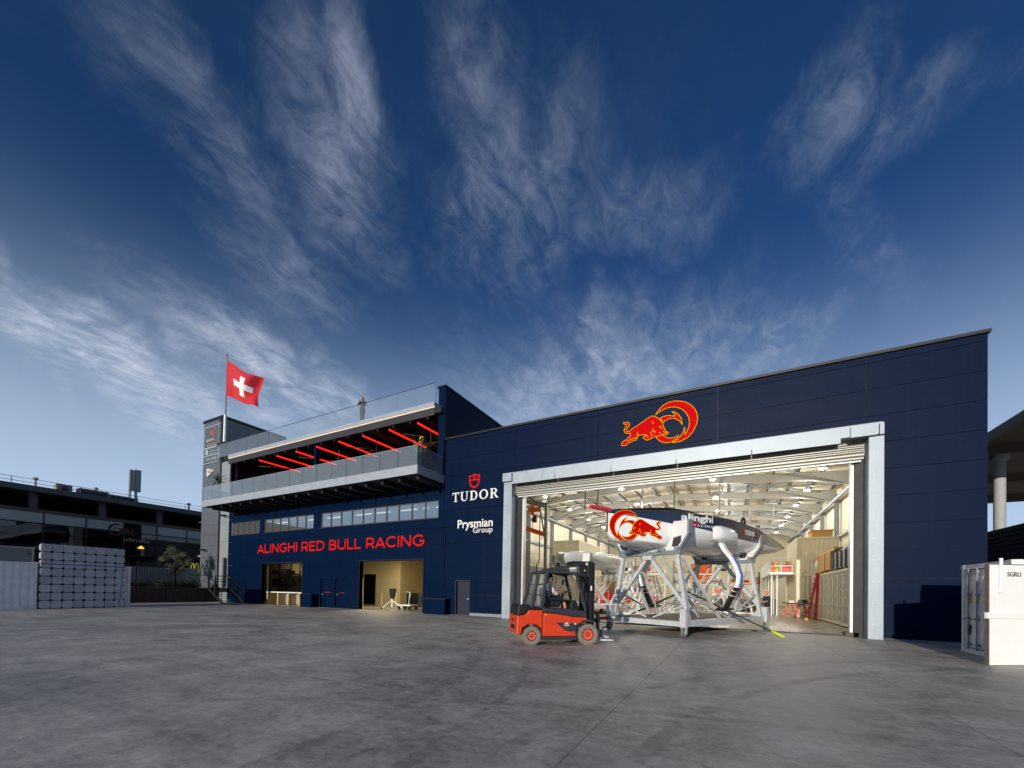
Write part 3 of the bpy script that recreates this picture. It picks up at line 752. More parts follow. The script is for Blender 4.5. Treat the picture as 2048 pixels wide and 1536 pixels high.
def stroke_glyph(c):
    """centre lines of a plain geometric capital, cell height 1, and its advance"""
    A_ = lambda cx, cy, rx, ry, a0, a1, n=14: [(cx + rx * math.cos(RAD(a0 + (a1 - a0) * k / n)), cy + ry * math.sin(RAD(a0 + (a1 - a0) * k / n))) for k in range(n + 1)]
    t = 0.075
    return {
        'A': ([[(0.04, 0), (0.42, 1 - t)], [(0.42, 1 - t), (0.80, 0)], [(0.17, 0.28), (0.67, 0.28)]], 0.86),
        'L': ([[(0.10, 1), (0.10, 0)], [(0.10, t), (0.62, t)]], 0.66),
        'I': ([[(0.10, 1), (0.10, 0)]], 0.22),
        'N': ([[(0.10, 0), (0.10, 1)], [(0.12, 0.94), (0.76, 0.06)], [(0.78, 0), (0.78, 1)]], 0.90),
        'G': ([A_(0.50, 0.5, 0.42, 0.43, 48, 325) + [(0.86, 0.46)], [(0.92, 0.46), (0.54, 0.46)]], 0.98),
        'H': ([[(0.10, 0), (0.10, 1)], [(0.76, 0), (0.76, 1)], [(0.10, 0.52), (0.76, 0.52)]], 0.88),
        'R': ([[(0.10, 0), (0.10, 1)], [(0.10, 1 - t), (0.44, 1 - t)] + A_(0.44, 0.655, 0.26, 0.27, 90, -90) + [(0.10, 0.385)], [(0.44, 0.385), (0.72, 0.0)]], 0.82),
        'E': ([[(0.10, 0), (0.10, 1)], [(0.10, 1 - t), (0.66, 1 - t)], [(0.10, 0.51), (0.60, 0.51)], [(0.10, t), (0.68, t)]], 0.74),
        'D': ([[(0.10, 0), (0.10, 1)], [(0.10, 1 - t), (0.40, 1 - t)] + A_(0.40, 0.5, 0.42, 0.425, 90, -90) + [(0.10, t)]], 0.92),
        'B': ([[(0.10, 0), (0.10, 1)], [(0.10, 1 - t), (0.46, 1 - t)] + A_(0.46, 0.72, 0.21, 0.205, 90, -90) + [(0.10, 0.515)], [(0.46, 0.515)] + A_(0.48, 0.295, 0.25, 0.22, 90, -90) + [(0.10, t)]], 0.82),
        'U': ([[(0.10, 1), (0.10, 0.42)] + A_(0.44, 0.42, 0.34, 0.345, 180, 360) + [(0.78, 1)]], 0.88),
        'C': ([A_(0.50, 0.5, 0.42, 0.43, 48, 312)], 0.90)}[c]
def stroke_sign(parent, txt, x, z, w, h, y, mat, ext=0.04, th=0.165):
    gl = [None if c == ' ' else stroke_glyph(c) for c in txt]
    tot_ = sum(0.36 if g_ is None else g_[1] + 0.03 for g_ in gl); k_ = w / tot_; cx = x
    for g_ in gl:
        if g_ is None:
            cx += 0.36 * k_; continue
        b = MB(); i = 0
        for ln in g_[0]:
            P = [(cx + u * k_, z + v * h) for u, v in ln]; hw_ = th * h / 2
            for a, c_ in zip(P[:-1], P[1:]):
                d_ = Vector((c_[0] - a[0], c_[1] - a[1])).normalized(); n_ = Vector((-d_.y, d_.x)) * hw_
                e_ = d_ * (hw_ * 0.25 if len(P) > 3 else 0.0)
                b.prism([(a[0] - e_.x + n_.x, a[1] - e_.y + n_.y), (c_[0] + e_.x + n_.x, c_[1] + e_.y + n_.y), (c_[0] + e_.x - n_.x, c_[1] + e_.y - n_.y), (a[0] - e_.x - n_.x, a[1] - e_.y - n_.y)], 'y', y - ext - 0.0007 * (i % 9), y); i += 1
        b.build('letter', mat, parent); cx += (g_[1] + 0.03) * k_
stroke_sign(ts, 'ALINGHI RED BULL RACING', -35.35, 4.26, 18.3, 0.74, FY - 0.004, 'sign_red')

# serif capitals, as polygons in a unit cell of height 1
def arc(cx, cy, rx, ry, a0, a1, n=10):
    return [(cx + rx * math.cos(RAD(a0 + (a1 - a0) * k / n)), cy + ry * math.sin(RAD(a0 + (a1 - a0) * k / n))) for k in range(n + 1)]
def serif_glyph(c):
    """list of polygons, advance"""
    if c == 'T':
        return [[(0.02, 0.72), (0.06, 0.72), (0.12, 0.9), (0.34, 0.9), (0.34, 0.08), (0.22, 0.06), (0.22, 0), (0.62, 0), (0.62, 0.06), (0.5, 0.08), (0.5, 0.9), (0.72, 0.9), (0.78, 0.72), (0.82, 0.72), (0.82, 1), (0.02, 1)]], 0.86
    if c == 'U':
        o = [(0.0, 1), (0.0, 0.94), (0.10, 0.92)] + arc(0.42, 0.32, 0.32, 0.34, 180, 360)[0:] + [(0.74, 0.92), (0.62, 0.94), (0.62, 1), (0.94, 1), (0.94, 0.94), (0.84, 0.92)]
        outer = [(0.84, 0.92)] + arc(0.46, 0.32, 0.36, 0.34, 0, -180) + [(0.10, 0.92), (0.0, 0.94), (0.0, 1), (0.40, 1), (0.40, 0.94), (0.27, 0.92)] + arc(0.50, 0.32, 0.23, 0.24, 180, 360) + [(0.73, 0.92), (0.60, 0.94), (0.60, 1), (0.95, 1), (0.95, 0.94)]
        return [outer], 1.0
    if c == 'D':
        stem_ = [(0.0, 0), (0.0, 0.06), (0.10, 0.08), (0.10, 0.92), (0.0, 0.94), (0.0, 1), (0.3, 1), (0.3, 0)]
        bow = [(0.3, 1)] + arc(0.42, 0.5, 0.46, 0.5, 90, -90) + [(0.3, 0), (0.3, 0.1)] + arc(0.42, 0.5, 0.27, 0.4, -90, 90) + [(0.3, 0.9)]
        return [stem_, bow], 0.96
    if c == 'O':
        left = arc(0.5, 0.5, 0.5, 0.52, 90, 270) + arc(0.5, 0.5, 0.3, 0.42, 270, 90)
        right = arc(0.5, 0.5, 0.5, 0.52, -90, 90) + arc(0.5, 0.5, 0.3, 0.42, 90, -90)
        return [left, right], 1.08
    if c == 'R':
        stem_ = [(0.0, 0), (0.0, 0.06), (0.10, 0.08), (0.10, 0.92), (0.0, 0.94), (0.0, 1), (0.3, 1), (0.3, 0.08), (0.4, 0.06), (0.4, 0)]
        bow = [(0.3, 1)] + arc(0.46, 0.74, 0.32, 0.26, 90, -90) + [(0.3, 0.48), (0.3, 0.57)] + arc(0.44, 0.74, 0.15, 0.17, -90, 90) + [(0.3, 0.91)]
        leg = [(0.38, 0.48), (0.58, 0.5), (0.84, 0.07), (0.94, 0.06), (0.94, 0), (0.68, 0)]
        return [stem_, bow, leg], 0.96
def serif_word(parent, word, x, z, w, h, y, mat, ext=0.03, xf=None, world=True):
    gl = [serif_glyph(c) for c in word]; tw_ = sum(a for _, a in gl) + 0.12 * (len(word) - 1) - 0.04
    kx = w / tw_; cx = x
    for polys, adv in gl:
        b = MB()
        for i, p in enumerate(polys):
            q = [(cx + u * kx, z + v * h) for u, v in p]
            b.prism(q, 'y', y - ext - 0.001 * i, y)
        if xf: b.v = [tuple(xf(p)) for p in b.v]
        b.build('letter', mat, parent, world=world); cx += (adv + 0.12) * kx
def shield(parent, x, z, w, h, y, mat, ext=0.03, xf=None, world=True):
    top = [(-0.5, 0.92), (-0.3, 0.88), (-0.12, 0.93), (0, 1.0), (0.12, 0.93), (0.3, 0.88), (0.5, 0.92)]
    out = top + [(0.5, 0.45), (0.38, 0.2), (0.18, 0.05), (0, 0)] + [(-0.18, 0.05), (-0.38, 0.2), (-0.5, 0.45)]
    b = MB()
    def ring(o, c, k):
        for i in range(len(o)):
            p, q = o[i], o[(i + 1) % len(o)]
            pi = (c[0] + (p[0] - c[0]) * k, c[1] + (p[1] - c[1]) * k); qi = (c[0] + (q[0] - c[0]) * k, c[1] + (q[1] - c[1]) * k)
            b.prism([(x + a * w, z + d_ * h) for a, d_ in (p, q, qi, pi)], 'y', y - ext, y)
    ring(out, (0, 0.52), 0.76)
    for (a, c_, d0, d1) in ((-0.40, 0.40, 0.52, 0.62), (-0.07, 0.07, 0.62, 0.8)):
        b.box(x + a * w, x + c_ * w, y - ext - 0.002, y, z + d0 * h, z + d1 * h)
    if xf: b.v = [tuple(xf(p)) for p in b.v]
    return b.build('shield', mat, parent, world=world)
td = thing('watch_brand_sign', 'red shield over white serif capitals on the navy wall left of the big door', 'sign', (-13.4, FY - 0.03, 6.8))
serif_word(td, 'TUDOR', -15.04, 6.85, 3.26, 0.56, FY - 0.004, 'sign_white')
shield(td, -13.44, 7.53, 0.76, 0.90, FY - 0.004, 'sign_red')
pg = thing('cable_brand_sign', 'two-line white lettering on the navy wall below the shield sign', 'sign', (-13.3, FY - 0.03, 4.9))
letters(pg, 'Prysmian', -14.6, 5.06, 2.48, 0.66, FY - 0.004, 'sign_white', bold=0.018)
letters(pg, 'Group', -13.48, 4.78, 1.36, 0.44, FY - 0.004, 'sign_white', bold=0.004)

# charging bull and crescent, outlines in metres on the wall (x, z)
EMB = [
 [(-3.25, 9.94), (-3.12, 10.13), (-2.95, 10.32), (-2.74, 10.44), (-2.5, 10.47), (-2.23, 10.44), (-1.95, 10.34), (-1.71, 10.17), (-1.52, 9.93), (-1.42, 9.67), (-1.4, 9.44), (-1.45, 9.18), (-1.59, 8.89), (-1.79, 8.68), (-2.04, 8.56), (-2.27, 8.52), (-2.49, 8.54), (-2.33, 8.59), (-2.17, 8.71), (-2.04, 8.88), (-1.97, 9.05), (-1.94, 9.18), (-1.92, 8.99), (-1.93, 8.79), (-1.84, 8.94), (-1.76, 9.15), (-1.74, 9.37), (-1.78, 9.6), (-1.91, 9.85), (-2.1, 10.04), (-2.31, 10.16), (-2.5, 10.2), (-2.74, 10.2), (-2.95, 10.13), (-3.12, 10.05)],
 [(-3.03, 9.77), (-2.88, 9.83), (-2.69, 9.85), (-2.5, 9.8), (-2.36, 9.74), (-2.39, 9.87), (-2.52, 10.0), (-2.37, 9.95), (-2.22, 9.81), (-2.1, 9.62), (-2.05, 9.42), (-2.04, 9.28), (-2.13, 9.45), (-2.28, 9.59), (-2.45, 9.67), (-2.62, 9.68), (-2.77, 9.62), (-2.87, 9.55)],
 [(-2.91, 8.97), (-2.78, 8.86), (-2.63, 8.77), (-2.44, 8.75), (-2.31, 8.78), (-2.18, 8.85), (-2.27, 8.7), (-2.42, 8.6), (-2.59, 8.56), (-2.78, 8.58), (-2.96, 8.65), (-3.11, 8.79), (-3.22, 8.93), (-3.07, 8.95)],
 [(-4.71, 9.92), (-4.68, 9.86), (-4.51, 9.86), (-4.43, 9.78), (-4.43, 9.68), (-4.52, 9.56), (-4.59, 9.48), (-4.55, 9.41), (-4.46, 9.39), (-4.37, 9.45), (-4.23, 9.54), (-4.07, 9.6), (-3.93, 9.69), (-3.77, 9.77), (-3.61, 9.86), (-3.46, 9.94), (-3.35, 9.95), (-3.21, 9.88), (-3.06, 9.75), (-2.92, 9.59), (-2.87, 9.43), (-2.83, 9.29), (-2.77, 9.14), (-2.63, 9.02), (-2.67, 8.95), (-2.79, 8.95), (-2.89, 9.01), (-2.98, 8.96), (-3.16, 8.92), (-3.23, 8.96), (-3.28, 8.95), (-3.33, 8.9), (-3.6, 8.82), (-3.67, 8.87), (-3.78, 8.97), (-3.78, 9.02), (-3.65, 9.07), (-3.64, 9.11), (-3.83, 9.12), (-4.01, 9.13), (-4.03, 9.01), (-4.1, 8.92), (-4.24, 8.9), (-4.38, 8.85), (-4.47, 8.82), (-4.59, 8.73), (-4.76, 8.74), (-4.82, 8.79), (-4.78, 8.9), (-4.64, 9.0), (-4.56, 8.98), (-4.52, 9.09), (-4.38, 9.14), (-4.39, 9.31), (-4.5, 9.29), (-4.65, 9.36), (-4.7, 9.48), (-4.65, 9.61), (-4.56, 9.71), (-4.55, 9.74), (-4.68, 9.77), (-4.73, 9.86)]]
EMB_LINES = [[(-3.05, 9.34), (-3.0, 9.4), (-2.92, 9.26)], [(-2.86, 9.14), (-2.77, 9.04), (-2.7, 9.01)], [(-3.37, 9.69), (-3.31, 9.56)], [(-4.05, 9.29), (-4.04, 9.17), (-4.08, 9.1)], [(-3.32, 9.35), (-3.36, 9.22), (-3.23, 9.2), (-3.26, 9.11)], [(-3.45, 9.19), (-3.36, 9.05), (-3.4, 8.99)], [(-3.05, 9.07), (-2.99, 9.1)], [(-3.65, 9.06), (-3.54, 9.0), (-3.6, 8.97)], [(-4.52, 8.92), (-4.34, 9.0), (-4.08, 9.03)]]
def emblem(parent, f, y, ext=0.03, th=0.026, world=True):
    """f maps the outline's (x, z); y plane"""
    for i, poly in enumerate(EMB):
        yy = y - 0.004 * (i == 3)
        MB().prism([f(*p) for p in poly], 'y', yy - ext, yy).build('red_crescent' if i < 3 else 'bull', 'emblem_red', parent, world=world)
        o = MB()
        for a, b_ in zip(poly, poly[1:] + poly[:1]):
            d_ = Vector((b_[0] - a[0], b_[1] - a[1])); n_ = Vector((-d_.y, d_.x)).normalized() * th / 2; e = d_.normalized() * th / 3
            q = [(a[0] - e.x + n_.x, a[1] - e.y + n_.y), (b_[0] + e.x + n_.x, b_[1] + e.y + n_.y), (b_[0] + e.x - n_.x, b_[1] + e.y - n_.y), (a[0] - e.x - n_.x, a[1] - e.y - n_.y)]
            o.prism([f(*p) for p in q], 'y', yy - ext - 0.006, yy)
        o.build('yellow_outline', 'emblem_yellow', parent, world=world)
    o = MB()
    for ln in EMB_LINES:
        for a, b_ in zip(ln[:-1], ln[1:]):
            d_ = Vector((b_[0] - a[0], b_[1] - a[1])); n_ = Vector((-d_.y, d_.x)).normalized() * 0.014
            o.prism([f(*p) for p in ((a[0] + n_.x, a[1] + n_.y), (b_[0] + n_.x, b_[1] + n_.y), (b_[0] - n_.x, b_[1] - n_.y), (a[0] - n_.x, a[1] - n_.y))], 'y', y - ext - 0.014, y - 0.005)
    o.build('yellow_detail', 'emblem_yellow', parent, world=world)
em = thing('bull_emblem_sign', 'red bull leaping into a red crescent, edged yellow, above the big door', 'sign', (-3.1, FY - 0.03, 8.4))
emblem(em, lambda x, z: (x, z), FY - 0.004)
# sign on the tower
M('tower_sign_board', S(84, 92, 100), 0.5, 0.0, 0.05)
M('faded_red', S(170, 84, 78), 0.6, 0.0, 0.05)
M('faded_white', S(176, 186, 196), 0.6, 0.0, 0.05)
sg = thing('tower_sign_board', 'framed grey sponsor board with faded emblem high on the tower', 'sign', (-43.25, FY - 0.03, 13.0))
MB().box(-44.6, -41.95, FY - 0.05, FY - 0.012, 13.03, 16.52).build('board', 'tower_sign_board', sg)
for (x0, x1, z0, z1) in ((-44.62, -41.93, 16.48, 16.54), (-44.62, -41.93, 13.01, 13.07), (-44.62, -44.56, 13.07, 16.48), (-41.99, -41.93, 13.07, 16.48), (-44.56, -41.99, 14.45, 14.55), (-44.56, -41.99, 13.72, 13.79)):
    MB().box(x0, x1, FY - 0.07, FY - 0.051, z0, z1).build('frame_bar', 'faded_white', sg)
fx = lambda x, z: (-43.75 + (x + 4.8) * 0.36, 15.45 + (z - 8.3) * 0.42)
for poly in EMB:
    MB().prism([fx(*p) for p in poly], 'y', FY - 0.065, FY - 0.05).build('emblem_piece', 'faded_red', sg)
letters(sg, 'alinghi', -44.25, 15.05, 1.35, 0.34, FY - 0.05, 'faded_white', bold=0.02, ext=0.012)
letters(sg, 'Red Bull', -43.85, 14.86, 1.2, 0.22, FY - 0.05, 'faded_red', bold=0.02, ext=0.012)
letters(sg, 'RACING', -44.05, 14.66, 1.7, 0.15, FY - 0.05, 'faded_white', bold=0.005, ext=0.012, spacing=1.4)
letters(sg, '37th', -43.55, 14.24, 0.4, 0.12, FY - 0.05, 'faded_white', ext=0.012)
letters(sg, "AMERICA'S CUP", -43.55, 14.05, 1.35, 0.12, FY - 0.05, 'faded_white', ext=0.012)
letters(sg, 'BARCELONA', -43.55, 13.87, 1.05, 0.12, FY - 0.05, 'faded_white', ext=0.012)
letters(sg, 'B', -44.3, 13.88, 0.5, 0.48, FY - 0.05, 'faded_white', bold=0.04, ext=0.012)
letters(sg, 'CHALLENGER', -44.2, 13.3, 1.9, 0.24, FY - 0.05, 'faded_white', bold=0.01, ext=0.012)
pn = thing('pennant_sign', 'small white triangular pennant on the tower below the sponsor board', 'pennant', (-43.5, FY - 0.03, 11.8))
MB().prism([(-43.98, 11.75), (-43.98, 12.55), (-42.62, 12.28), (-43.2, 12.1)], 'y', FY - 0.06, FY - 0.03).build('pennant_sheet', 'sign_white', pn)
for k in range(2):
    MB().box(-43.85, -43.1 + 0.1 * k, FY - 0.065, FY - 0.0605, 12.12 + 0.14 * k, 12.19 + 0.14 * k).build('print_line', 'navy_trim', pn)

# ------------------------------------------------------------------ flag and pole
M('flag_red', S(206, 34, 48), 0.75, 0.0, 0.05)
M('flag_white', S(232, 234, 240), 0.75, 0.0, 0.03)
fp = thing('flagpole', 'slim metal flagpole bracketed to the tower corner', 'flagpole', (-40.6, 19.75, 14.3))
MB().tube((-40.6, 19.75, 14.5), (-40.6, 19.75, 17.0), 0.13, 0.12, 12).build('pole_sleeve', 'galvanised', fp, smooth='auto')
MB().path([(-40.6, 19.75, 17.0), (-40.6, 19.75, 22.45)], [0.08, 0.05], 10).build('pole', 'galv_dull', fp, smooth='auto')
MB().ball((-40.6, 19.75, 22.5), 0.09).build('finial', 'galv_dull', fp, smooth=True)
MB().box(-41.6, -40.4, 19.6, 19.95, 14.2, 14.5).build('bracket', 'dark_steel', fp)
MB().box(-41.55, -40.6, 19.7, 19.82, 16.6, 16.72).build('bracket', 'dark_steel', fp)
fl_ = thing('swiss_flag', 'red flag with a white cross flying from the pole', 'flag', (-40.55, 19.7, 18.7))
def flag_pt(u, v, off=0.0):
    # u along the fly 0..1, v up 0..1 ; flies towards camera right
    hgt = 3.25
    dr = Vector((0.88, 0.475, 0)); nn = Vector((-0.475, 0.88, 0))
    dist = 3.3 * (u - 0.07 * u * u)
    wave = 0.36 * u ** 0.8 * math.sin(5.6 * u + 2.4 * v + 0.4) + 0.17 * u * math.sin(12 * u - 4.0 * v)
    drop = -1.25 * u ** 1.2 - 0.25 * math.sin(3.1 * u) * v + 0.18 * math.sin(6 * u + 2) * u - 0.22 * u * u * v
    pinch = 1 - 0.04 * math.sin(math.pi * u)
    p = Vector((-40.52, 19.75, 18.72 + hgt * v * pinch)) + dr * (dist - 0.22 * u * math.sin(3.4 * v)) + nn * (wave + off) + Vector((0, 0, drop))
    return p
N_ = 64
field = MB(); cross = MB(); idx = {}
def is_cross(i, j):
    u = (i + 0.5) / N_ * 32 - 16; v = (j + 0.5) / N_ * 32 - 16
    return (abs(u) < 3 and abs(v) < 10) or (abs(v) < 3 and abs(u) < 10)
for tgt, want in ((field, False), (cross, True)):
    mp = {}
    for i in range(N_):
        for j in range(N_):
            if is_cross(i, j) == want:
                q = []
                for (a, b_) in ((i, j), (i + 1, j), (i + 1, j + 1), (i, j + 1)):
                    if (a, b_) not in mp:
                        mp[(a, b_)] = len(tgt.v); tgt.v.append(tuple(flag_pt(a / N_, b_ / N_)))
                    q.append(mp[(a, b_)])
                tgt.f.append(tuple(q))
for b_, nm, mt in ((field, 'flag_field', 'flag_red'), (cross, 'white_cross', 'flag_white')):
    o = b_.build(nm, mt, fl_, smooth=True)
    md = o.modifiers.new('thick', 'SOLIDIFY'); md.thickness = 0.008
# ------------------------------------------------------------------ terrace fittings
for k in range(8):
    x = -35.05 + 2.48 * k
    t = thing('red_light_tube', ['red light tube under the terrace ceiling, nearest the tower', 'second red light tube from the tower under the terrace ceiling', 'third red light tube from the tower, left of the terrace column', 'fourth red light tube from the tower, at the terrace column', 'fifth red light tube from the tower, right of the terrace column', 'third red light tube from the navy end wall of the terrace', 'second red light tube from the navy end wall of the terrace', 'red light tube under the terrace ceiling, nearest the navy end wall'][k], 'light tube', (x, 21.6, 12.05), group='red tubes under the terrace ceiling')
    MB().box(x - 0.045, x + 0.045, 19.72, 23.4, 12.06, 12.13).build('tube', 'led_red', t)
    MB().box(x - 0.05, x + 0.05, 19.72, 23.4, 12.131, 12.178).build('housing', 'dark_steel', t)
M('orange_blade', S(190, 92, 40), 0.5, 0.0, 0.1)
for k, (x, y, lb) in enumerate(((-17.6, 20.9, 'orange ceiling fan on the terrace beside the navy end wall'), (-22.6, 20.9, 'orange ceiling fan on the terrace between the other two fans'), (-26.6, 20.9, 'orange ceiling fan on the terrace right beside the column'))):
    t = thing('ceiling_fan', lb, 'fan', (x, y, 11.1), 0.4 * k, 'orange terrace fans')
    MB().tube((0, 0, 0.1), (0, 0, 1.08), 0.03).build('stem', 'black_steel', t, world=False)
    MB().lathe([(0.0, 0.16), (0.14, 0.14), (0.16, 0.02), (0.06, -0.05)], (0, 0, 0), 'z', 12).build('motor', 'black_steel', t, world=False, smooth='auto')
    for j in range(4):
        a = math.pi / 2 * j; b = MB()
        b.bar((0.15 * math.cos(a), 0.15 * math.sin(a), 0.05), (0.8 * math.cos(a), 0.8 * math.sin(a), 0.06), 0.16, 0.012)
        b.build('blade', 'orange_blade', t, world=False)

# ------------------------------------------------------------------ hangar interior
IX0, IX1, EAVE, RIDGE, RX, IY1 = -17.0, 7.42, 9.55, 10.35, -4.8, 68.0
def roof_z(x):
    return EAVE + 0.25 + (RIDGE - EAVE) * (1 - abs(x - RX) / 12.2)
w = MB(); w.box(IX0 - 0.15, IX0, 28.4, IY1, 0, 10.4); w.box(-15.64, -15.58, 20.36, 28.4, 0, 10.4); w.box(IX0, -15.58, 28.4, 28.5, 0, 10.4)
w.build('inner_side_wall', 'cream_wall', hang)
for k in range(2, 9):
    for j in range(4):
        MB().box(IX0, IX0 + 0.04, 20.4 + 5.7 * k * 0.92, 20.4 + 5.7 * (k + 1) * 0.92 - 0.03, j * 2.6 + 0.02, j * 2.6 + 2.59).build('lining_panel', 'cream_wall', hang)
MB().box(IX1 + 0.05, IX1 + 0.095, 20.3, IY1, 0, 10.4).build('inner_side_wall', 'cream_wall', hang)
MB().box(IX0, IX1, IY1, IY1 + 0.2, 0, 11).build('back_wall', 'cream_wall', hang)
MB().box(-15.65, -10.5, 20.31, 20.36, 0, 10.7).build('front_lining', 'cream_wall', hang)
MB().box(4.42, 7.4, 20.31, 20.36, 0, 10.7).build('front_lining', 'cream_wall', hang)
MB().box(-10.5, 4.42, 20.31, 20.36, 7.6, 10.7).build('front_lining', 'cream_wall', hang)
# roof sheets with translucent strips
for sx_ in (-1, 1):
    for k in range(8):
        y0 = 20.36 + k * 5.96
        xe = IX0 if sx_ < 0 else IX1
        xs_ = [RX + (xe - RX) * t for t in (0, 0.34, 0.5, 0.84, 1.0)]
        for i in range(4):
            a, b = xs_[i], xs_[i + 1]
            if k < 2 and sx_ < 0 and i == 3: continue
            p = MB(); p.add([(a, y0, roof_z(a) + 0.34), (b, y0, roof_z(b) + 0.34), (b, y0 + 5.94, roof_z(b) + 0.34), (a, y0 + 5.94, roof_z(a) + 0.34), (a, y0, roof_z(a) + 0.40), (b, y0, roof_z(b) + 0.40), (b, y0 + 5.94, roof_z(b) + 0.40), (a, y0 + 5.94, roof_z(a) + 0.40)], [(0, 1, 2, 3), (4, 7, 6, 5), (0, 4, 5, 1), (1, 5, 6, 2), (2, 6, 7, 3), (3, 7, 4, 0)])
            p.build('roof_sheet', 'roof_light' if i == 1 else 'roof_sheet', hang)
for k in range(8):                       # portal frames
    y = 22.8 + 5.7 * k
    for sx_ in (-1, 1):
        xe = (IX0 + 0.2 if k else -15.3) if sx_ < 0 else IX1 - 0.2
        c = MB(); c.box(xe - 0.14, xe + 0.14, y - 0.15, y - 0.13, 0, 9.5); c.box(xe - 0.14, xe + 0.14, y + 0.13, y + 0.15, 0, 9.5); c.box(xe - 0.015, xe + 0.015, y - 0.13, y + 0.13, 0, 9.5)
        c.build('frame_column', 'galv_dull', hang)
        r_ = MB(); xm = xe - sx_ * 2.4
        zt0, ztm, ztr = roof_z(xe) + 0.05, roof_z(xm) + 0.05, roof_z(RX) + 0.05
        for (yy0, yy1, lo, hi) in ((y - 0.012, y + 0.012, 0.0, 1.0),):
            r_.prism([(xe, zt0 - 0.95), (xm, ztm - 0.52), (RX, ztr - 0.48), (RX, ztr), (xm, ztm), (xe, zt0)], 'y', yy0, yy1)
        r_.prism([(xe, zt0 - 0.97), (xm, ztm - 0.54), (RX, ztr - 0.50), (RX, ztr - 0.48), (xm, ztm - 0.52), (xe, zt0 - 0.95)], 'y', y - 0.12, y + 0.12)
        r_.prism([(xe, zt0), (RX, ztr), (RX, ztr + 0.02), (xe, zt0 + 0.02)], 'y', y - 0.12, y + 0.12)
        r_.build('rafter', 'rafter_steel', hang)
for i in range(17):                      # purlins, one long run each
    x = IX0 + 0.7 + i * 1.45
    z = roof_z(x) + 0.09
    ya = 28.6 if x < -15.6 else 20.4
    p = MB(); p.box(x - 0.012, x + 0.012, ya, IY1, z, z + 0.22); p.box(x + 0.012, x + 0.08, ya, IY1, z, z + 0.015)
    p.build('purlin', 'purlin', hang)
for sx_ in (-1, 1):
    xe = IX0 + 0.4 if sx_ < 0 else IX1 - 0.4
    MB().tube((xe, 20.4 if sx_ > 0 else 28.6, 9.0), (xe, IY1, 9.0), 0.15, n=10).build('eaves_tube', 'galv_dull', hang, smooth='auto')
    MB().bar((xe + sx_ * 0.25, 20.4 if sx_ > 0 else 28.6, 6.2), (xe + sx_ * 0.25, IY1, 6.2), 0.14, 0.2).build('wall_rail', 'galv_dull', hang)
    for k in range(0 if sx_ > 0 else 1, 7):                   # roof cross bracing
        y0 = 22.8 + 5.7 * k
        if k % 2 == 0:
            xa, xb = RX + sx_ * 3.0, xe - sx_ * 0.8
            for (p, q) in (((xa, y0, roof_z(xa) - 0.06), (xb, y0 + 5.7, roof_z(xb) - 0.06)), ((xb, y0, roof_z(xb) - 0.1), (xa, y0 + 5.7, roof_z(xa) - 0.1))):
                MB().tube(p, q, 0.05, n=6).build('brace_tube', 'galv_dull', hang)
        xa, xb = xe - sx_ * 0.6, xe - sx_ * 4.6
        MB().tube((xa, y0 + 0.2, 9.1), (xb, y0 + 2.85, roof_z(xb) - 0.25), 0.05, n=6).build('brace_tube', 'galv_dull', hang)
        MB().tube((xa, y0 + 5.5, 9.1), (xb, y0 + 2.85, roof_z(xb) - 0.25), 0.05, n=6).build('brace_tube', 'galv_dull', hang)
# light cream tie rods and hanging rods
for (x, y) in ((-9.1, 27.5), (-8.2, 27.5), (-3.4, 29.0), (-0.8, 33.0), (1.3, 37.5), (3.2, 42.0), (-5.2, 31.5), (-6.8, 36.0)):
    MB().tube((x, y, 7.3), (x, y, roof_z(x)), 0.05, n=6).build('hanging_rod', 'galv_dull', hang)

# pendant lamps
rows = [(-13.3, 'left-wall row'), (-7.2, 'centre-left row'), (-1.15, 'centre-right row'), (4.75, 'right-wall row')]
ORD = ['first', 'second', 'third', 'fourth', 'fifth', 'sixth']
lamp0 = None
pl = bpy.data.lights.new('pendant_light', 'POINT'); pl.energy = 150; pl.shadow_soft_size = 0.16; pl.color = (1.0, 0.94, 0.83)
for (x, nm) in rows:
    for k in range(6):
        y = 30.0 + 5.72 * k
        lb = 'glowing pendant lamp, %s from the door in the %s' % (ORD[k], nm)
        if lamp0 is None:
            t = thing('pendant_lamp', lb, 'lamp', (x, y, 9.15), group='pendant lamps in the hangar')
            MB().tube((0, 0, 0.2), (0, 0, 1.0), 0.014, n=5).build('cable', 'galv_dull', t, world=False)
            MB().lathe([(0.05, 0.24), (0.07, 0.14), (0.20, 0.05), (0.22, 0.02)], (0, 0, 0), 'z', 14, cap=False).build('shade', 'galvanised', t, world=False, smooth='auto')
            MB().lathe([(0.0, 0.03), (0.19, 0.03), (0.17, -0.03), (0.0, -0.05)], (0, 0, 0), 'z', 14).build('bulb', 'lamp_glow', t, world=False, smooth='auto')
            lamp0 = t
        else:
            t = copy_tree(lamp0, None, (x, y, 9.15), 0, lb)
        lo = bpy.data.objects.new('pendant_light', pl); COL.objects.link(lo); lo.parent = t; lo.location = (0, 0, -0.22)

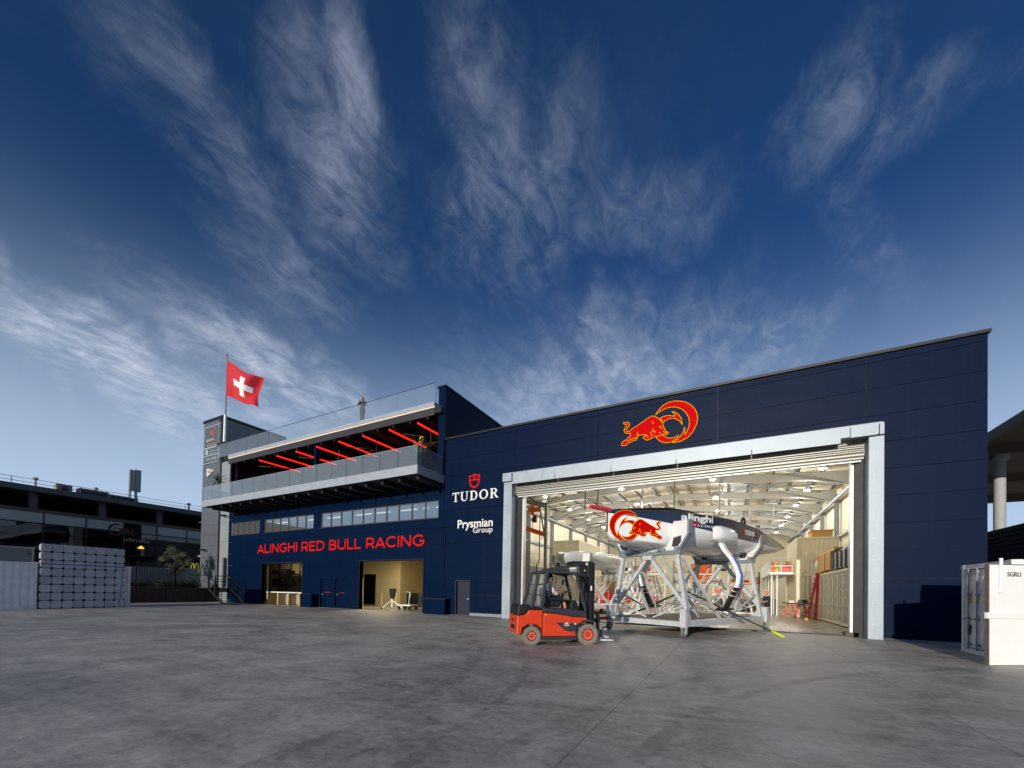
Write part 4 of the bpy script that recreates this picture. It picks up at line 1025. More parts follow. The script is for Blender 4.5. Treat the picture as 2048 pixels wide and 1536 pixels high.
# ------------------------------------------------------------------ containers
def container_body(L_, W_, H_, mat, door_end=True):
    """list of (name, MB, mat): local x along the length from 0, y 0..W, z 0..H; doors at x = 0"""
    parts = []
    fr_ = MB()
    for x in (0, L_ - 0.14):
        for y in (0, W_ - 0.14):
            fr_.box(x, x + 0.14, y, y + 0.14, 0, H_)
    for z in (0.0, H_ - 0.13):
        for y in (0, W_ - 0.10):
            fr_.box(0.14, L_ - 0.14, y, y + 0.10, z, z + 0.13)
        for x in (0, L_ - 0.10):
            fr_.box(x, x + 0.10, 0.14, W_ - 0.14, z, z + 0.13)
    parts.append(('corner_frame', fr_, mat))
    for (y, s_) in ((0.03, 1), (W_ - 0.03, -1)):
        b = MB(); n = int((L_ - 0.28) / 0.28); st_ = (L_ - 0.28) / n
        prof = []
        for i in range(n):
            x = 0.14 + i * st_
            prof += [(x, 0), (x + 0.27 * st_, 0), (x + 0.5 * st_, 0.04), (x + 0.77 * st_, 0.04)]
        prof.append((L_ - 0.14, 0))
        for i in range(len(prof) - 1):
            (xa, da), (xb, db) = prof[i], prof[i + 1]
            b.add([(xa, y + s_ * da, 0.13), (xb, y + s_ * db, 0.13), (xb, y + s_ * db, H_ - 0.13), (xa, y + s_ * da, H_ - 0.13)], [(0, 1, 2, 3)])
        parts.append(('corrugated_side', b, mat))
    b = MB(); b.box(0.1, L_ - 0.1, 0.1, W_ - 0.1, H_ - 0.06, H_ - 0.02); parts.append(('roof', b, mat))
    b = MB(); n = 8; st_ = (W_ - 0.28) / n
    for i in range(n):
        y = 0.14 + i * st_
        for (ya, da, yb, db) in ((y, 0, y + 0.3 * st_, 0), (y + 0.3 * st_, 0, y + 0.5 * st_, 0.04), (y + 0.5 * st_, 0.04, y + 0.8 * st_, 0.04), (y + 0.8 * st_, 0.04, y + st_, 0)):
            b.add([(L_ - 0.03 - da, ya, 0.13), (L_ - 0.03 - db, yb, 0.13), (L_ - 0.03 - db, yb, H_ - 0.13), (L_ - 0.03 - da, ya, H_ - 0.13)], [(0, 1, 2, 3)])
    parts.append(('end_wall', b, mat))
    return parts
def container(name, label, loc, rz, L_, W_, H_, mat, group=None, doors='end', skip=()):
    t = thing(name, label, 'container', loc, rz, group)
    for nm, b, m in container_body(L_, W_, H_, mat):
        if nm in skip: continue
        b.build(nm, m, t, world=False)
    for x in (0.0, L_ - 0.18):
        for y in (0.0, W_ - 0.16):
            for z in (0.0, H_ - 0.12):
                MB().box(x - 0.006, x + 0.186, y - 0.006, y + 0.166, z - (0 if z == 0 else -0.0) + (0.001 if z == 0 else 0), z + 0.126).build('corner_casting', mat, t, world=False)
    if doors == 'end':
        for (ya, yb) in ((0.15, W_ / 2 - 0.01), (W_ / 2 + 0.01, W_ - 0.15)):
            container_door(t, ya, yb, H_, mat)
    return t
def container_door(t, ya, yb, H_, mat, x=0.03):
    dd = MB().box(x, x + 0.05, ya, yb, 0.16, H_ - 0.16).build('door', mat, t, world=False)
    for k in range(4):
        z = 0.3 + k * (H_ - 0.5) / 4
        MB().box(x - 0.016, x - 0.001, ya + 0.08, yb - 0.08, z, z + 0.36).build('pressing', mat, dd, world=False)
    for fy in (0.28, 0.72):
        y = ya + (yb - ya) * fy
        MB().tube((x - 0.05, y, 0.10), (x - 0.05, y, H_ - 0.10), 0.02, n=8).build('locking_bar', 'galv_dull', dd, world=False)
        for z in (0.22, 0.95, H_ - 0.9, H_ - 0.26):
            MB().box(x - 0.075, x - 0.016, y - 0.05, y + 0.05, z, z + 0.07).build('bar_bracket', 'galv_dull', dd, world=False)
        MB().bar((x - 0.08, y, 0.98), (x - 0.08, y + 0.22, 0.95), 0.03).build('door_handle', 'galv_dull', dd, world=False)
    for z in (0.4, 1.0, 1.6, 2.2):
        MB().box(x - 0.02, x + 0.03, (ya - 0.06) if ya < 0.5 else (yb - 0.02), (ya + 0.02) if ya < 0.5 else (yb + 0.06), z, z + 0.12).build('hinge', mat, dd, world=False)

# inside, right: side-door container along the wall, its long face to the hall (faces -x)
sd = thing('side_door_container', 'long cream container with barred side doors along the right hangar wall', 'container', (4.95, 22.9, 0))
MB().box(5.05, 7.3, 22.95, 34.9, 0.12, 2.86).build('body', 'cream_container', sd)
MB().box(4.95, 7.35, 22.9, 34.95, 2.79, 2.93).build('top_rail', 'cream_container', sd)
MB().box(4.97, 7.35, 22.9, 34.95, 0.06, 0.28).build('bottom_rail', 'cream_container', sd)
for y in (22.9, 34.79):
    MB().box(4.94, 5.06, y, y + 0.16, 0.28, 2.79).build('corner_post', 'cream_container', sd)
nd = 10; st_ = 11.72 / nd
for k in range(nd):
    y0 = 23.07 + k * st_
    dd = MB().box(5.0, 5.05, y0 + 0.012, y0 + st_ - 0.012, 0.30, 2.77).build('door', 'cream_container', sd)
    for j in range(6):
        z = 0.42 + j * 0.385
        MB().box(4.978, 4.999, y0 + 0.1, y0 + st_ - 0.1, z, z + 0.24).build('pressing', 'cream_container', dd)
    for fy in (0.25, 0.75):
        MB().tube((4.95, y0 + st_ * fy, 0.2), (4.95, y0 + st_ * fy, 2.84), 0.02, n=6).build('locking_bar', 'galvanised', dd)
        MB().box(4.92, 4.978, y0 + st_ * fy - 0.03, y0 + st_ * fy + 0.13, 0.95, 1.03).build('handle', 'galvanised', dd)
    for z in (0.30, 0.9, 1.9, 2.6):
        MB().box(4.93, 4.978, y0 + st_ * 0.25 - 0.05, y0 + st_ * 0.25 + 0.05, z, z + 0.08).build('bar_bracket', 'galvanised', dd)
# stacked containers behind it
container('cargo_container', 'cream cargo container, lower of the stack behind the ladder', (4.1, 41.2, 0.03), -math.pi / 2, 6.06, 2.4, 3.0, 'cream_container', 'stacked cream containers', 'none')
container('cargo_container', 'cream cargo container, upper of the stack beneath the chipboard box', (4.1, 41.2, 3.06), -math.pi / 2, 6.06, 2.4, 2.62, 'cream_container', 'stacked cream containers', 'none')
container('cargo_container', 'cream cargo container behind the forklift mast, lower of two', (-13.85, 39.2, 0.02), -math.pi / 2, 6.06, 2.4, 2.95, 'cream_container', 'cream containers by the left wall', 'none')
container('cargo_container', 'cream cargo container at the left wall, upper of two', (-13.85, 39.2, 3.0), -math.pi / 2, 6.06, 2.4, 2.95, 'cream_container', 'cream containers by the left wall', 'none')
MB_ = MB
# things on the side-door container
bn = thing('pallet_bin', 'grey plastic pallet bin on the side-door container', 'bin', (6.0, 26.4, 2.93))
for (x0, x1, y0, y1) in ((5.1, 5.16, 24.0, 28.9), (6.9, 6.96, 24.0, 28.9), (5.16, 6.9, 24.0, 24.06), (5.16, 6.9, 28.84, 28.9)):
    MB().box(x0, x1, y0, y1, 3.08, 3.98).build('side_wall', 'grey_plastic', bn)
MB().box(5.16, 6.9, 24.06, 28.84, 3.08, 3.14).build('floor', 'grey_plastic', bn)
for k in range(6):
    y = 24.05 + k * 0.95
    MB().box(5.03, 5.098, y, y + 0.12, 3.10, 3.96).build('rib', 'grey_plastic', bn)
for y in (24.05, 26.3, 28.6):
    MB().box(5.1, 6.9, y, y + 0.22, 2.935, 3.078).build('skid', 'grey_plastic', bn)
wr = MB(); wr.ball((5.75, 28.0, 4.0), 0.6, 10, (0.8, 1.0, 0.62)); o = wr.build('wrapped_bundle', 'plastic_wrap', smooth=True)
tag(o, 'bundle in clear plastic wrap heaped in the grey bin', 'bundle')
wc = thing('wooden_crate', 'closed plywood crate with battens on the side-door container', 'crate', (5.6, 31.5, 2.93))
MB().box(5.1, 6.4, 29.6, 33.4, 3.12, 4.15).build('box', 'plywood', wc)
for y in (29.6, 31.3, 33.2):
    MB().box(5.06, 5.098, y, y + 0.2, 3.12, 4.15).build('batten', 'timber', wc)
for y in (29.7, 31.3, 33.0):
    MB().box(5.1, 6.4, y, y + 0.14, 2.935, 3.118).build('skid', 'timber', wc)
for (y0, y1, z, lb) in ((29.2, 34.9, 4.2, 'long timber plank lying on the plywood crate'), (23.2, 24.0, 3.5, 'short timber plank end beside the grey bin')):
    o = MB().box(5.2, 5.75, y0, y1, z, z + 0.16).build('timber_plank', 'timber'); tag(o, lb, 'plank')
ob = thing('chipboard_box', 'lidded chipboard box on the upper stacked container', 'box', (5.6, 36.0, 5.68))
MB().box(5.0, 6.2, 35.4, 36.8, 5.70, 6.12).build('body', 'plywood', ob); MB().box(4.93, 6.27, 35.33, 36.87, 6.12, 6.2).build('lid', 'plywood', ob)
wb = MB(); wb.ball((5.35, 34.2, 3.5), 0.62, 8, (0.6, 0.7, 0.95)); o = wb.build('white_sack', 'plastic_wrap', smooth=True); tag(o, 'white sack at the left end of the side-door container roof', 'sack')

# ladder
ld = thing('step_ladder', 'tall red step ladder leaning by the side-door container', 'ladder', (4.5, 31.6, 0))
for y in (31.4, 31.85):
    MB().bar((4.25, y, 0.02), (4.78, y, 2.98), 0.05, 0.10).build('stile', 'red_paint', ld)
for y in (31.35, 31.9):
    MB().bar((4.72, y + 0.1, 0.02), (4.82, y, 2.9), 0.05, 0.07).build('rear_stile', 'red_paint', ld)
for k in range(9):
    z = 0.32 + 0.3 * k; x = 4.25 + 0.53 * z / 2.96
    MB().box(x - 0.05, x + 0.05, 31.43, 31.82, z, z + 0.03).build('rung', 'galvanised', ld)
for y in (31.4, 31.85):
    MB().box(4.18, 4.32, y - 0.05, y + 0.05, 0.0, 0.12).build('foot', 'yellow_paint', ld)
# trestle table
sw = None
for (y, x, lb) in ((33.4, 3.55, 'red folding trestle, left one under the dark table'), (34.2, 4.3, 'red folding trestle, right one under the dark table')):
    t = thing('trestle', lb, 'trestle', (x, y, 0), 0, 'red trestles')
    for sx_ in (-1, 1):
        for sy_ in (-1, 1):
            MB().bar((sx_ * 0.42, sy_ * 0.38, 0), (sx_ * 0.12, sy_ * 0.34, 0.92), 0.05).build('leg', 'red_paint', t, world=False)
        MB().bar((sx_ * 0.26, -0.36, 0.42), (sx_ * 0.26, 0.36, 0.42), 0.04).build('stretcher', 'red_paint', t, world=False)
    for sy_ in (-1, 1):
        MB().bar((-0.27, sy_ * 0.36, 0.40), (0.27, sy_ * 0.36, 0.40), 0.04).build('tie', 'red_paint', t, world=False)
    MB().box(-0.16, 0.16, -0.42, 0.42, 0.92, 0.98).build('top_bar', 'red_paint', t, world=False)
o = MB().box(3.2, 4.75, 32.9, 34.7, 0.985, 1.05).build('work_table_top', 'black_steel'); tag(o, 'dark table top laid over two red trestles', 'table top')
for k, (x, y, w_, h_, m_, lb) in enumerate(((3.5, 33.6, 0.3, 0.12, 'white_paint', 'white tray on the dark trestle table'), (4.1, 34.0, 0.5, 0.2, 'dark_steel', 'dark toolbox on the right of the trestle table'), (3.8, 33.2, 0.16, 0.1, 'orange_paint', 'small orange box on the trestle table'))):
    o = MB().box(x, x + w_, y, y + 0.3, 1.055, 1.055 + h_).build(('tray', 'toolbox', 'small_box')[k], m_); tag(o, lb, 'box')
# ------------------------------------------------------------------ boat trolley (local x along the boat, y to port, z up)
TN, TR = (-1.32, 15.17, 0.0), RAD(65)
M('deck_ply', S(112, 98, 88), 0.8, 0.0, 0.12, 3, 0.05, 20)
M('wheel_green', S(96, 110, 92), 0.7, 0.0, 0.1)
def hull_hw(s):
    T = [(-2.15, 0.03), (0.0, 0.90), (0.35, 1.00), (1.0, 1.26), (2.0, 1.52), (4.0, 1.56), (6.0, 1.5), (8.0, 1.33), (9.5, 1.16), (10.3, 1.02)]
    for (a, x), (b, y) in zip(T[:-1], T[1:]):
        if s <= b: return x + (y - x) * (s - a) / (b - a)
    return T[-1][1]
def lerp_t(T, s):
    if s <= T[0][0]: return T[0][1]
    for (a, x), (b, y) in zip(T[:-1], T[1:]):
        if s <= b: return x + (y - x) * (s - a) / (b - a)
    return T[-1][1]
Z_EDGE = [(-2.15, 4.42), (-1, 4.46), (0.3, 4.5), (2, 4.5), (4, 4.52), (6, 4.44), (8, 4.22), (10.3, 3.98)]
Z_CH = [(-2.15, 4.30), (-1, 4.22), (0, 4.1), (1, 4.02), (2, 3.92), (4, 3.82), (6, 3.80), (8, 3.82), (10.3, 3.90)]
Z_KEEL = [(-2.15, 3.62), (-2.0, 3.42), (-1.7, 3.32), (-1, 3.27), (0, 3.22), (4, 3.2), (6, 3.24), (8, 3.34), (9.4, 3.5), (10.3, 3.86)]
def section(s):
    """half section (outward v, z) from keel up to the chine"""
    hw = hull_hw(s); zk = lerp_t(Z_KEEL, s); zc = lerp_t(Z_CH, s)
    if s <= 0:                # flat-sided bow
        zb = 3.60 - 0.22 * (s + 2.15) / 2.15
        zb = max(zb, zk + 0.02)
        return [(0.0, zk), (hw * 0.45, zk + 0.015), (hw * 0.8, zk + 0.10 * (zb - zk) / 0.3), (hw * 0.97, zb - 0.4 * (zb - zk)), (hw, zb), (hw, zb + 0.5 * (zc - zb)), (hw, zc)]
    k = min(1, s / 2.0); h = zc - zk
    return [(0.0, zk), (hw * (0.45 - 0.15 * k), zk + 0.015 + 0.01 * k), (hw * (0.8 - 0.26 * k), zk + 0.06 + 0.04 * k), (hw * (0.95 - 0.21 * k), zk + h * 0.32), (hw * (0.99 - 0.10 * k), zk + h * 0.58), (hw * (1 - 0.02 * k), zk + h * 0.82), (hw, zc)]
def build_cradle_trolley(label, loc, rz, carpet='deck_ply'):
    t = thing('boat_trolley', label, 'trolley', loc, rz, 'boat trolleys')
    G = 'galvanised'
    for y in (0.15, 3.35):
        MB().bar((0.0, y, 0.49), (6.55, y, 0.49), 0.16, 0.22).build('side_beam', G, t, world=False)
    for x in (0.05, 2.2, 4.3, 6.45):
        MB().bar((x, 0.235, 0.47), (x, 3.265, 0.47), 0.14, 0.18).build('cross_beam', G, t, world=False)
    MB().box(0.14, 6.36, 0.24, 3.26, 0.565, 0.60).build('deck', carpet, t, world=False)
    for (x, y) in ((0.0, 0.1), (0.05, 3.4), (6.5, 0.1), (6.5, 3.4)):
        MB().box(x - 0.11, x + 0.11, y - 0.11, y + 0.11, 0.40, 0.98).build('corner_post', G, t, world=False)
        MB().box(x - 0.16, x + 0.16, y - 0.16, y + 0.16, 0.98, 1.01).build('post_plate', G, t, world=False)
        c = MB().box(x - 0.09, x + 0.09, y - 0.10, y + 0.10, 0.36, 0.398).build('caster', G, t, world=False)
        f_ = MB(); f_.box(x - 0.07, x + 0.05, y - 0.085, y - 0.07, 0.16, 0.36); f_.box(x - 0.07, x + 0.05, y + 0.07, y + 0.085, 0.16, 0.36); f_.build('fork', G, c, world=False)
        MB().lathe([(0.07, -0.055), (0.15, -0.05), (0.165, -0.02), (0.165, 0.02), (0.15, 0.05), (0.07, 0.055)], (x - 0.03, y, 0.166), 'y', 18).build('tyre', 'wheel_green', c, world=False, smooth='auto')
        MB().lathe([(0.02, -0.062), (0.085, -0.058), (0.085, 0.058), (0.02, 0.062)], (x - 0.03, y, 0.166), 'y', 12).build('hub', 'aluminium', c, world=False, smooth='auto')
    for s_ in (0.3, 6.1):
        hw = hull_hw(s_)
        for sg_ in (-1, 1):                          # -1 starboard (low y)
            Y = lambda v: 1.75 + sg_ * v
            MB().bar((s_, Y(1.62), 0.60), (s_, Y(1.2), 2.95), 0.15, 0.13, up=(1, 0, 0)).build('column', G, t, world=False)
            MB().bar((s_ + 0.02, Y(0.06), 2.9), (s_ + 0.02, Y(1.5), 1.1), 0.12, 0.12, up=(1, 0, 0)).build('diagonal_brace', G, t, world=False)
            MB().bar((s_ + (0.4 if s_ < 3 else -0.4), Y(1.18), 2.8), (s_ + (2.35 if s_ < 3 else -2.35), Y(1.55), 0.62), 0.09).build('raking_strut', G, t, world=False)
            g_ = MB(); g_.prism([(Y(1.62), 0.60), (Y(1.2), 0.60), (Y(1.55), 1.0)], 'x', s_ + 0.09, s_ + 0.11); g_.build('foot_gusset', G, t, world=False)
            mid_ = 3.2
            MB().bar((s_ + (0.1 if s_ < 3 else -0.1), Y(1.45), 1.55), (mid_, Y(1.60), 0.62), 0.06).build('thin_strut', G, t, world=False)
            MB().bar((s_ + 0.08, Y(1.5), 1.15), (s_ + 0.08, Y(0.15), 0.62), 0.05).build('thin_strut', G, t, world=False)
            MB().bar((s_ + (0.15 if s_ < 3 else -0.15), Y(0.5), 2.92), (s_ + (2.0 if s_ < 3 else -2.0), Y(0.9), 0.62), 0.05).build('thin_strut', G, t, world=False)
            MB().tube((s_ - 0.1, Y(1.3), 2.9), (s_ - 0.12, Y(1.72), 0.62), 0.018, n=6).build('tie_rod', 'galv_dull', t, world=False)
            # arm edge of the cradle
            arm = MB()
            pts = [(s_, Y(1.25), 3.06), (s_, Y(1.64), 3.66), (s_, Y(1.64), 4.15)]
            for a, b in zip(pts[:-1], pts[1:]): arm.bar(a, b, 0.07, 0.24, up=(1, 0, 0))
            arm.build('cradle_arm', 'galv_dull', t, world=False)
            # white saddle plate, shaped to the hull, with a hole
            inner = []
            zk = lerp_t(Z_KEEL, s_); zc = lerp_t(Z_CH, s_)
            for (v_, z_) in reversed(section(s_)):
                inner.append((Y(v_ + (0.015 if v_ > 0 else 0)), z_ - 0.015))
            outer = [(Y(0.0), 3.10), (Y(1.2), 3.10), (Y(1.60), 3.68), (Y(1.60), 4.15)]
            if s_ < 3: outer = outer + [(Y(hw + 0.06), 4.15)]
            hole = [(Y(0.72), 3.18), (Y(0.98), 3.18), (Y(1.06), 3.30), (Y(1.06), 3.52), (Y(0.80), 3.44)] if s_ > 3 else [(Y(0.98), 3.24), (Y(1.22), 3.24), (Y(1.34), 3.40), (Y(1.34), 3.62), (Y(1.04), 3.56)]
            keyed = outer + inner
            MB().prism(keyed, 'x', s_ - 0.05, s_ + 0.05).build('saddle_plate', 'white_paint', t, world=False)
            MB().prism(hole, 'x', s_ - 0.056, s_ - 0.0505).build('plate_opening', 'dark_beam', t, world=False)
            MB().box(s_ - 0.12, s_ + 0.12, min(Y(1.1), Y(1.34)), max(Y(1.1), Y(1.34)), 2.96, 3.22).build('gusset_plate', 'galv_dull', t, world=False)
        MB().bar((s_, 0.5, 3.03), (s_, 3.0, 3.03), 0.2, 0.15).build('cradle_beam', 'galv_dull', t, world=False)
        MB().box(s_ - 0.13, s_ + 0.13, 1.55, 1.95, 2.80, 2.954).build('apex_plate', G, t, world=False)
        for y in (1.15, 2.35):
            MB().box(s_ - 0.13, s_ - 0.105, y - 0.16, y + 0.16, 2.99, 3.2).build('clamp_plate', 'galv_dull', t, world=False)
    return t
bt = build_cradle_trolley('galvanised cradle trolley carrying the racing yacht in the doorway', TN, TR)
MB().bar((-0.06, 3.3, 0.5), (-0.55, 3.75, 0.46), 0.1, 0.12).build('tow_bar', 'red_paint', bt, world=False)
MB().ball((-0.6, 3.8, 0.45), 0.09).build('tow_eye', 'red_paint', bt, world=False, smooth=True)
M('grey_gelcoat', S(186, 190, 194), 0.25, 0.0, 0.05, coat=0.3)
bt2 = build_cradle_trolley('empty-looking white cradle trolley standing behind the forklift', (-8.3, 26.2, 0), RAD(72), 'white_paint')
# ------------------------------------------------------------------ racing yacht
M('hull_white', S(246, 247, 248), 0.22, 0.0, 0.02, 1.0, coat=0.4, rvar=0.03)
M('hull_navy', S(14, 26, 58), 0.22, 0.0, 0.05, 1.0, coat=0.5, rvar=0.03)
M('deck_black', S(26, 26, 30), 0.4, 0.0, 0.1)
M('carbon', S(34, 33, 32), 0.42, 0.0, 0.1)
M('pole_pink', S(228, 60, 84), 0.5, 0.0, 0.05)
M('yellow_tip', S(226, 236, 30), 0.5, 0.0, 0.05)
M('blue_pattern', S(60, 110, 190), 0.4, 0.0, 0.25, 14)
by = thing('racing_yacht', 'white and navy foiling yacht with a bull emblem held in the trolley cradles', 'yacht', TN, TR)
SS = [-2.15, -2.08, -1.95, -1.7, -1.4, -1.0, -0.5, 0.0, 0.35, 0.7, 1.0, 1.5, 2.0, 2.6, 3.2, 4.0, 5.0, 6.0, 7.0, 8.0, 8.8, 9.5, 10.0, 10.3]
def loft(rows):
    b = MB(); n = len(rows[0])
    for r_ in rows: b.v += r_
    for i in range(len(rows) - 1):
        for j in range(n - 1):
            b.f.append((i * n + j, i * n + j + 1, (i + 1) * n + j + 1, (i + 1) * n + j))
    return b
rows = []
for s in SS:
    h = section(s)
    rows.append([(s, 1.75 - v, z) for v, z in reversed(h)] + [(s, 1.75 + v, z) for v, z in h[1:]])
hb = loft(rows); k = len(hb.v); n = len(rows[0])
hb.f.append(tuple(range((len(SS) - 1) * n, len(SS) * n)))
hull = hb.build('hull', 'hull_white', by, world=False, smooth='auto')
for sg_ in (-1, 1):
    rows = []
    for s in SS:
        hw = hull_hw(s); zc = lerp_t(Z_CH, s); ze = lerp_t(Z_EDGE, s)
        rows.append([(s, 1.75 + sg_ * hw, zc + (ze - zc) * f_) for f_ in (0, 0.5, 1.0)])
    loft(rows).build('topside', 'hull_navy', by, world=False, smooth='auto')
rows = []
for s in SS:
    hw = hull_hw(s); ze = lerp_t(Z_EDGE, s); cr = 0.34 * min(1, (s + 2.15) / 3.0) * (1 if s < 7 else max(0.1, 1 - (s - 7) / 3.6))
    rows.append([(s, 1.75 + hw * f_, ze + cr * c_) for f_, c_ in ((-1, 0), (-0.86, 0.32), (-0.5, 0.5), (-0.42, 0.95), (0, 1.0), (0.42, 0.95), (0.5, 0.5), (0.86, 0.32), (1, 0))])
dk = loft(rows); n = 9
dk.build('deck', 'deck_black', by, world=False, smooth='auto')
MB().path([(-2.0, 1.75, 4.40), (-2.4, 1.75, 4.42), (-3.0, 1.78, 4.42)], [0.085, 0.08, 0.07], 10).build('bowsprit', 'pole_pink', by, world=False, smooth='auto')
MB().path([(-2.9, 1.75, 4.46), (-2.9, 1.75, 4.7)], 0.008, 5).build('bow_line', 'black_steel', by, world=False)
# bull emblem on the flat starboard bow side
bow = bpy.data.objects.new('bow_emblem', None); COL.objects.link(bow); bow.parent = by
ang = math.atan2(-(0.90 - 0.03), 2.15)          # side line from the stem aft and outwards
bow.location = (-2.15, 1.75 - 0.03, 0); bow.rotation_euler = (0, 0, ang)
emblem(bow, lambda x, z: (0.05 + (-1.40 - x) / 3.42 * 2.10, 3.37 + (z - 8.52) * 0.55), -0.004, ext=0.006, th=0.030, world=False)
# lettering on the starboard topside
def side_xf(p):
    s = p[0]; return (s, 1.75 - hull_hw(s) + p[1] - 0.003, p[2])
letters(by, 'alinghi', 0.62, 4.16, 1.5, 0.34, 0, 'sign_white', xf=side_xf, bold=0.03, ext=0.006, world=False)
letters(by, 'Red Bull', 0.30, 4.04, 1.05, 0.17, 0, 'sign_red', xf=side_xf, bold=0.03, ext=0.006, world=False)
letters(by, 'RACING', 1.15, 4.045, 0.95, 0.085, 0, 'sign_white', xf=side_xf, bold=0.005, ext=0.006, spacing=1.5, world=False)
serif_word(by, 'TUDOR', 4.75, 4.06, 0.95, 0.2, 0, 'sign_white', ext=0.006, xf=side_xf, world=False)
for x in (4.58, 5.86): shield(by, x, 4.04, 0.17, 0.24, 0, 'sign_red', ext=0.006, xf=side_xf, world=False)
for sg_ in (-1, 1):                                # foil arms, fairings, wings
    Y = lambda v: 1.75 + sg_ * v
    fa = MB(); rows = []
    for s, k_ in ((2.05, 0.0), (2.2, 0.75), (2.5, 1.0), (3.1, 1.0), (3.6, 0.8), (4.05, 0.0)):
        zc = lerp_t(Z_CH, s)
        rows.append([(s, Y(1.40), 3.56), (s, Y(1.56 + 0.10 * k_), 3.58 + 0.02 * k_), (s, Y(1.56 + 0.24 * k_), 3.70), (s, Y(1.56 + 0.23 * k_), 3.95), (s, Y(1.56 + 0.10 * k_), 3.98 + 0.18 * k_), (s, Y(1.46), 4.02 + 0.18 * k_)])
    loft(rows).build('arm_fairing', 'hull_white', by, world=False, smooth=True)
    C_ = [(1.30, 3.85), (1.44, 3.58), (1.62, 3.25), (1.88, 2.92), (2.05, 2.62), (2.17, 2.25), (2.15, 2.0), (2.08, 1.82)]
    def aero(pts, chord, thick):
        rr = []
        for i, (v, z) in enumerate(pts):
            a = pts[max(i - 1, 0)]; b = pts[min(i + 1, len(pts) - 1)]
            tx, tz = b[0] - a[0], b[1] - a[1]; L_ = math.hypot(tx, tz); nx, nz = -tz / L_, tx / L_
            ring = []
            for j in range(12):
                th_ = 2 * math.pi * j / 12
                ring.append((2.9 + chord / 2 * math.cos(th_), Y(v + nx * thick / 2 * math.sin(th_)), z + nz * thick / 2 * math.sin(th_)))
            ring.append(ring[0]); rr.append(ring)
        return loft(rr)
    arm = aero(C_, 0.46, 0.17).build('foil_arm', 'hull_white', by, world=False, smooth=True)
    aero([(2.085, 1.825), (2.0, 1.66), (1.78, 1.25), (1.64, 0.97)], 0.44, 0.15).build('arm_tip', 'carbon', arm, world=False, smooth=True)
    for (va, za, vb, zb) in ((2.02, 1.70, 2.0, 1.675), (1.93, 1.53, 1.91, 1.50)):
        aero([(va, za), (vb, zb)], 0.455, 0.165).build('white_band', 'hull_white', arm, world=False, smooth=True)
    if sg_ < 0:
        aero([(1.84, 2.99), (2.06, 2.63), (2.18, 2.25), (2.16, 2.0), (2.10, 1.86)], 0.25, 0.19).build('blue_pattern', 'blue_pattern', arm, world=False, smooth=True)
    wg = MB(); rr = []
    for (v, z, c_) in ((0.1, 1.62, 0.10), (0.8, 1.34, 0.26), (1.64, 0.96, 0.36), (2.5, 0.60, 0.26), (3.3, 0.26, 0.12)):
        rr.append([(2.85 + c_ / 2 * math.cos(2 * math.pi * j / 10), Y(v), z + 0.028 * math.sin(2 * math.pi * j / 10)) for j in range(10)])
        rr[-1].append(rr[-1][0])
    loft(rr).build('foil_wing', 'carbon', by, world=False, smooth=True)
    MB().path([(2.85, Y(3.28), 0.265), (2.85, Y(3.7), 0.09)], [0.05, 0.035], 8).build('wing_tip', 'yellow_tip', by, world=False, smooth=True)
    MB().lathe([(0.01, -0.75), (0.07, -0.4), (0.09, 0.0), (0.06, 0.5), (0.01, 0.8)], (2.9, Y(1.62), 0.96), 'x', 10).build('foil_bulb', 'carbon', by, world=False, smooth=True)
letters(by, 'Bull', 0, 0, 0.62, 0.22, 0, 'sign_red', xf=lambda p: (2.62 + p[2] * 0.8, 3.62 + (0.12 if p[0] > 0.3 else 0.05) + p[1] * 0, 2.95 - p[0]), bold=0.03, ext=0.01, world=False) if False else None
for (s, v) in ((-1.3, 0.0), (0.15, 0.0)):
    MB().path([(s, 1.75 - hull_hw(s) * 0.6, lerp_t(Z_EDGE, s) + 0.12), (s + 0.02, 1.75 - hull_hw(s) - 0.015, lerp_t(Z_EDGE, s)), (s + 0.15, 1.75 - hull_hw(s) - 0.01, 3.6), (0.3, 1.1, 3.0)], 0.012, 5).build('lashing', 'dark_steel', by, world=False)
st_ = MB(); st_.path([(7.2, 0.75, 4.4), (7.2, 0.75, 4.75), (7.35, 0.75, 4.75)], 0.06, 8); st_.build('winch_pedestal', 'deck_black', by, world=False)
MB().ball((5.5, 0.62, 4.72), 0.16, 8, (0.7, 0.7, 1.4)).build('deck_pod', 'deck_black', by, world=False, smooth=True)

# grey nose piece on the second trolley
gn = thing('grey_hull_mould', 'glossy grey nose-shaped hull mould resting on the second trolley', 'hull mould', (-8.3, 26.2, 3.1), RAD(72))
rows = []
for s, r_ in ((-0.9, 0.04), (-0.75, 0.42), (-0.4, 0.72), (0.2, 0.92), (1.2, 1.0), (3.0, 1.0), (5.5, 0.9)):
    rows.append([(s, 1.75 + r_ * 1.0 * math.sin(a), 0.95 - r_ * 0.9 * math.cos(a)) for a in [math.pi * (-0.62 + 1.24 * j / 12) for j in range(13)]])
o = loft(rows).build('mould_shell', 'grey_gelcoat', gn, world=False, smooth=True)
md = o.modifiers.new('thick', 'SOLIDIFY'); md.thickness = 0.03

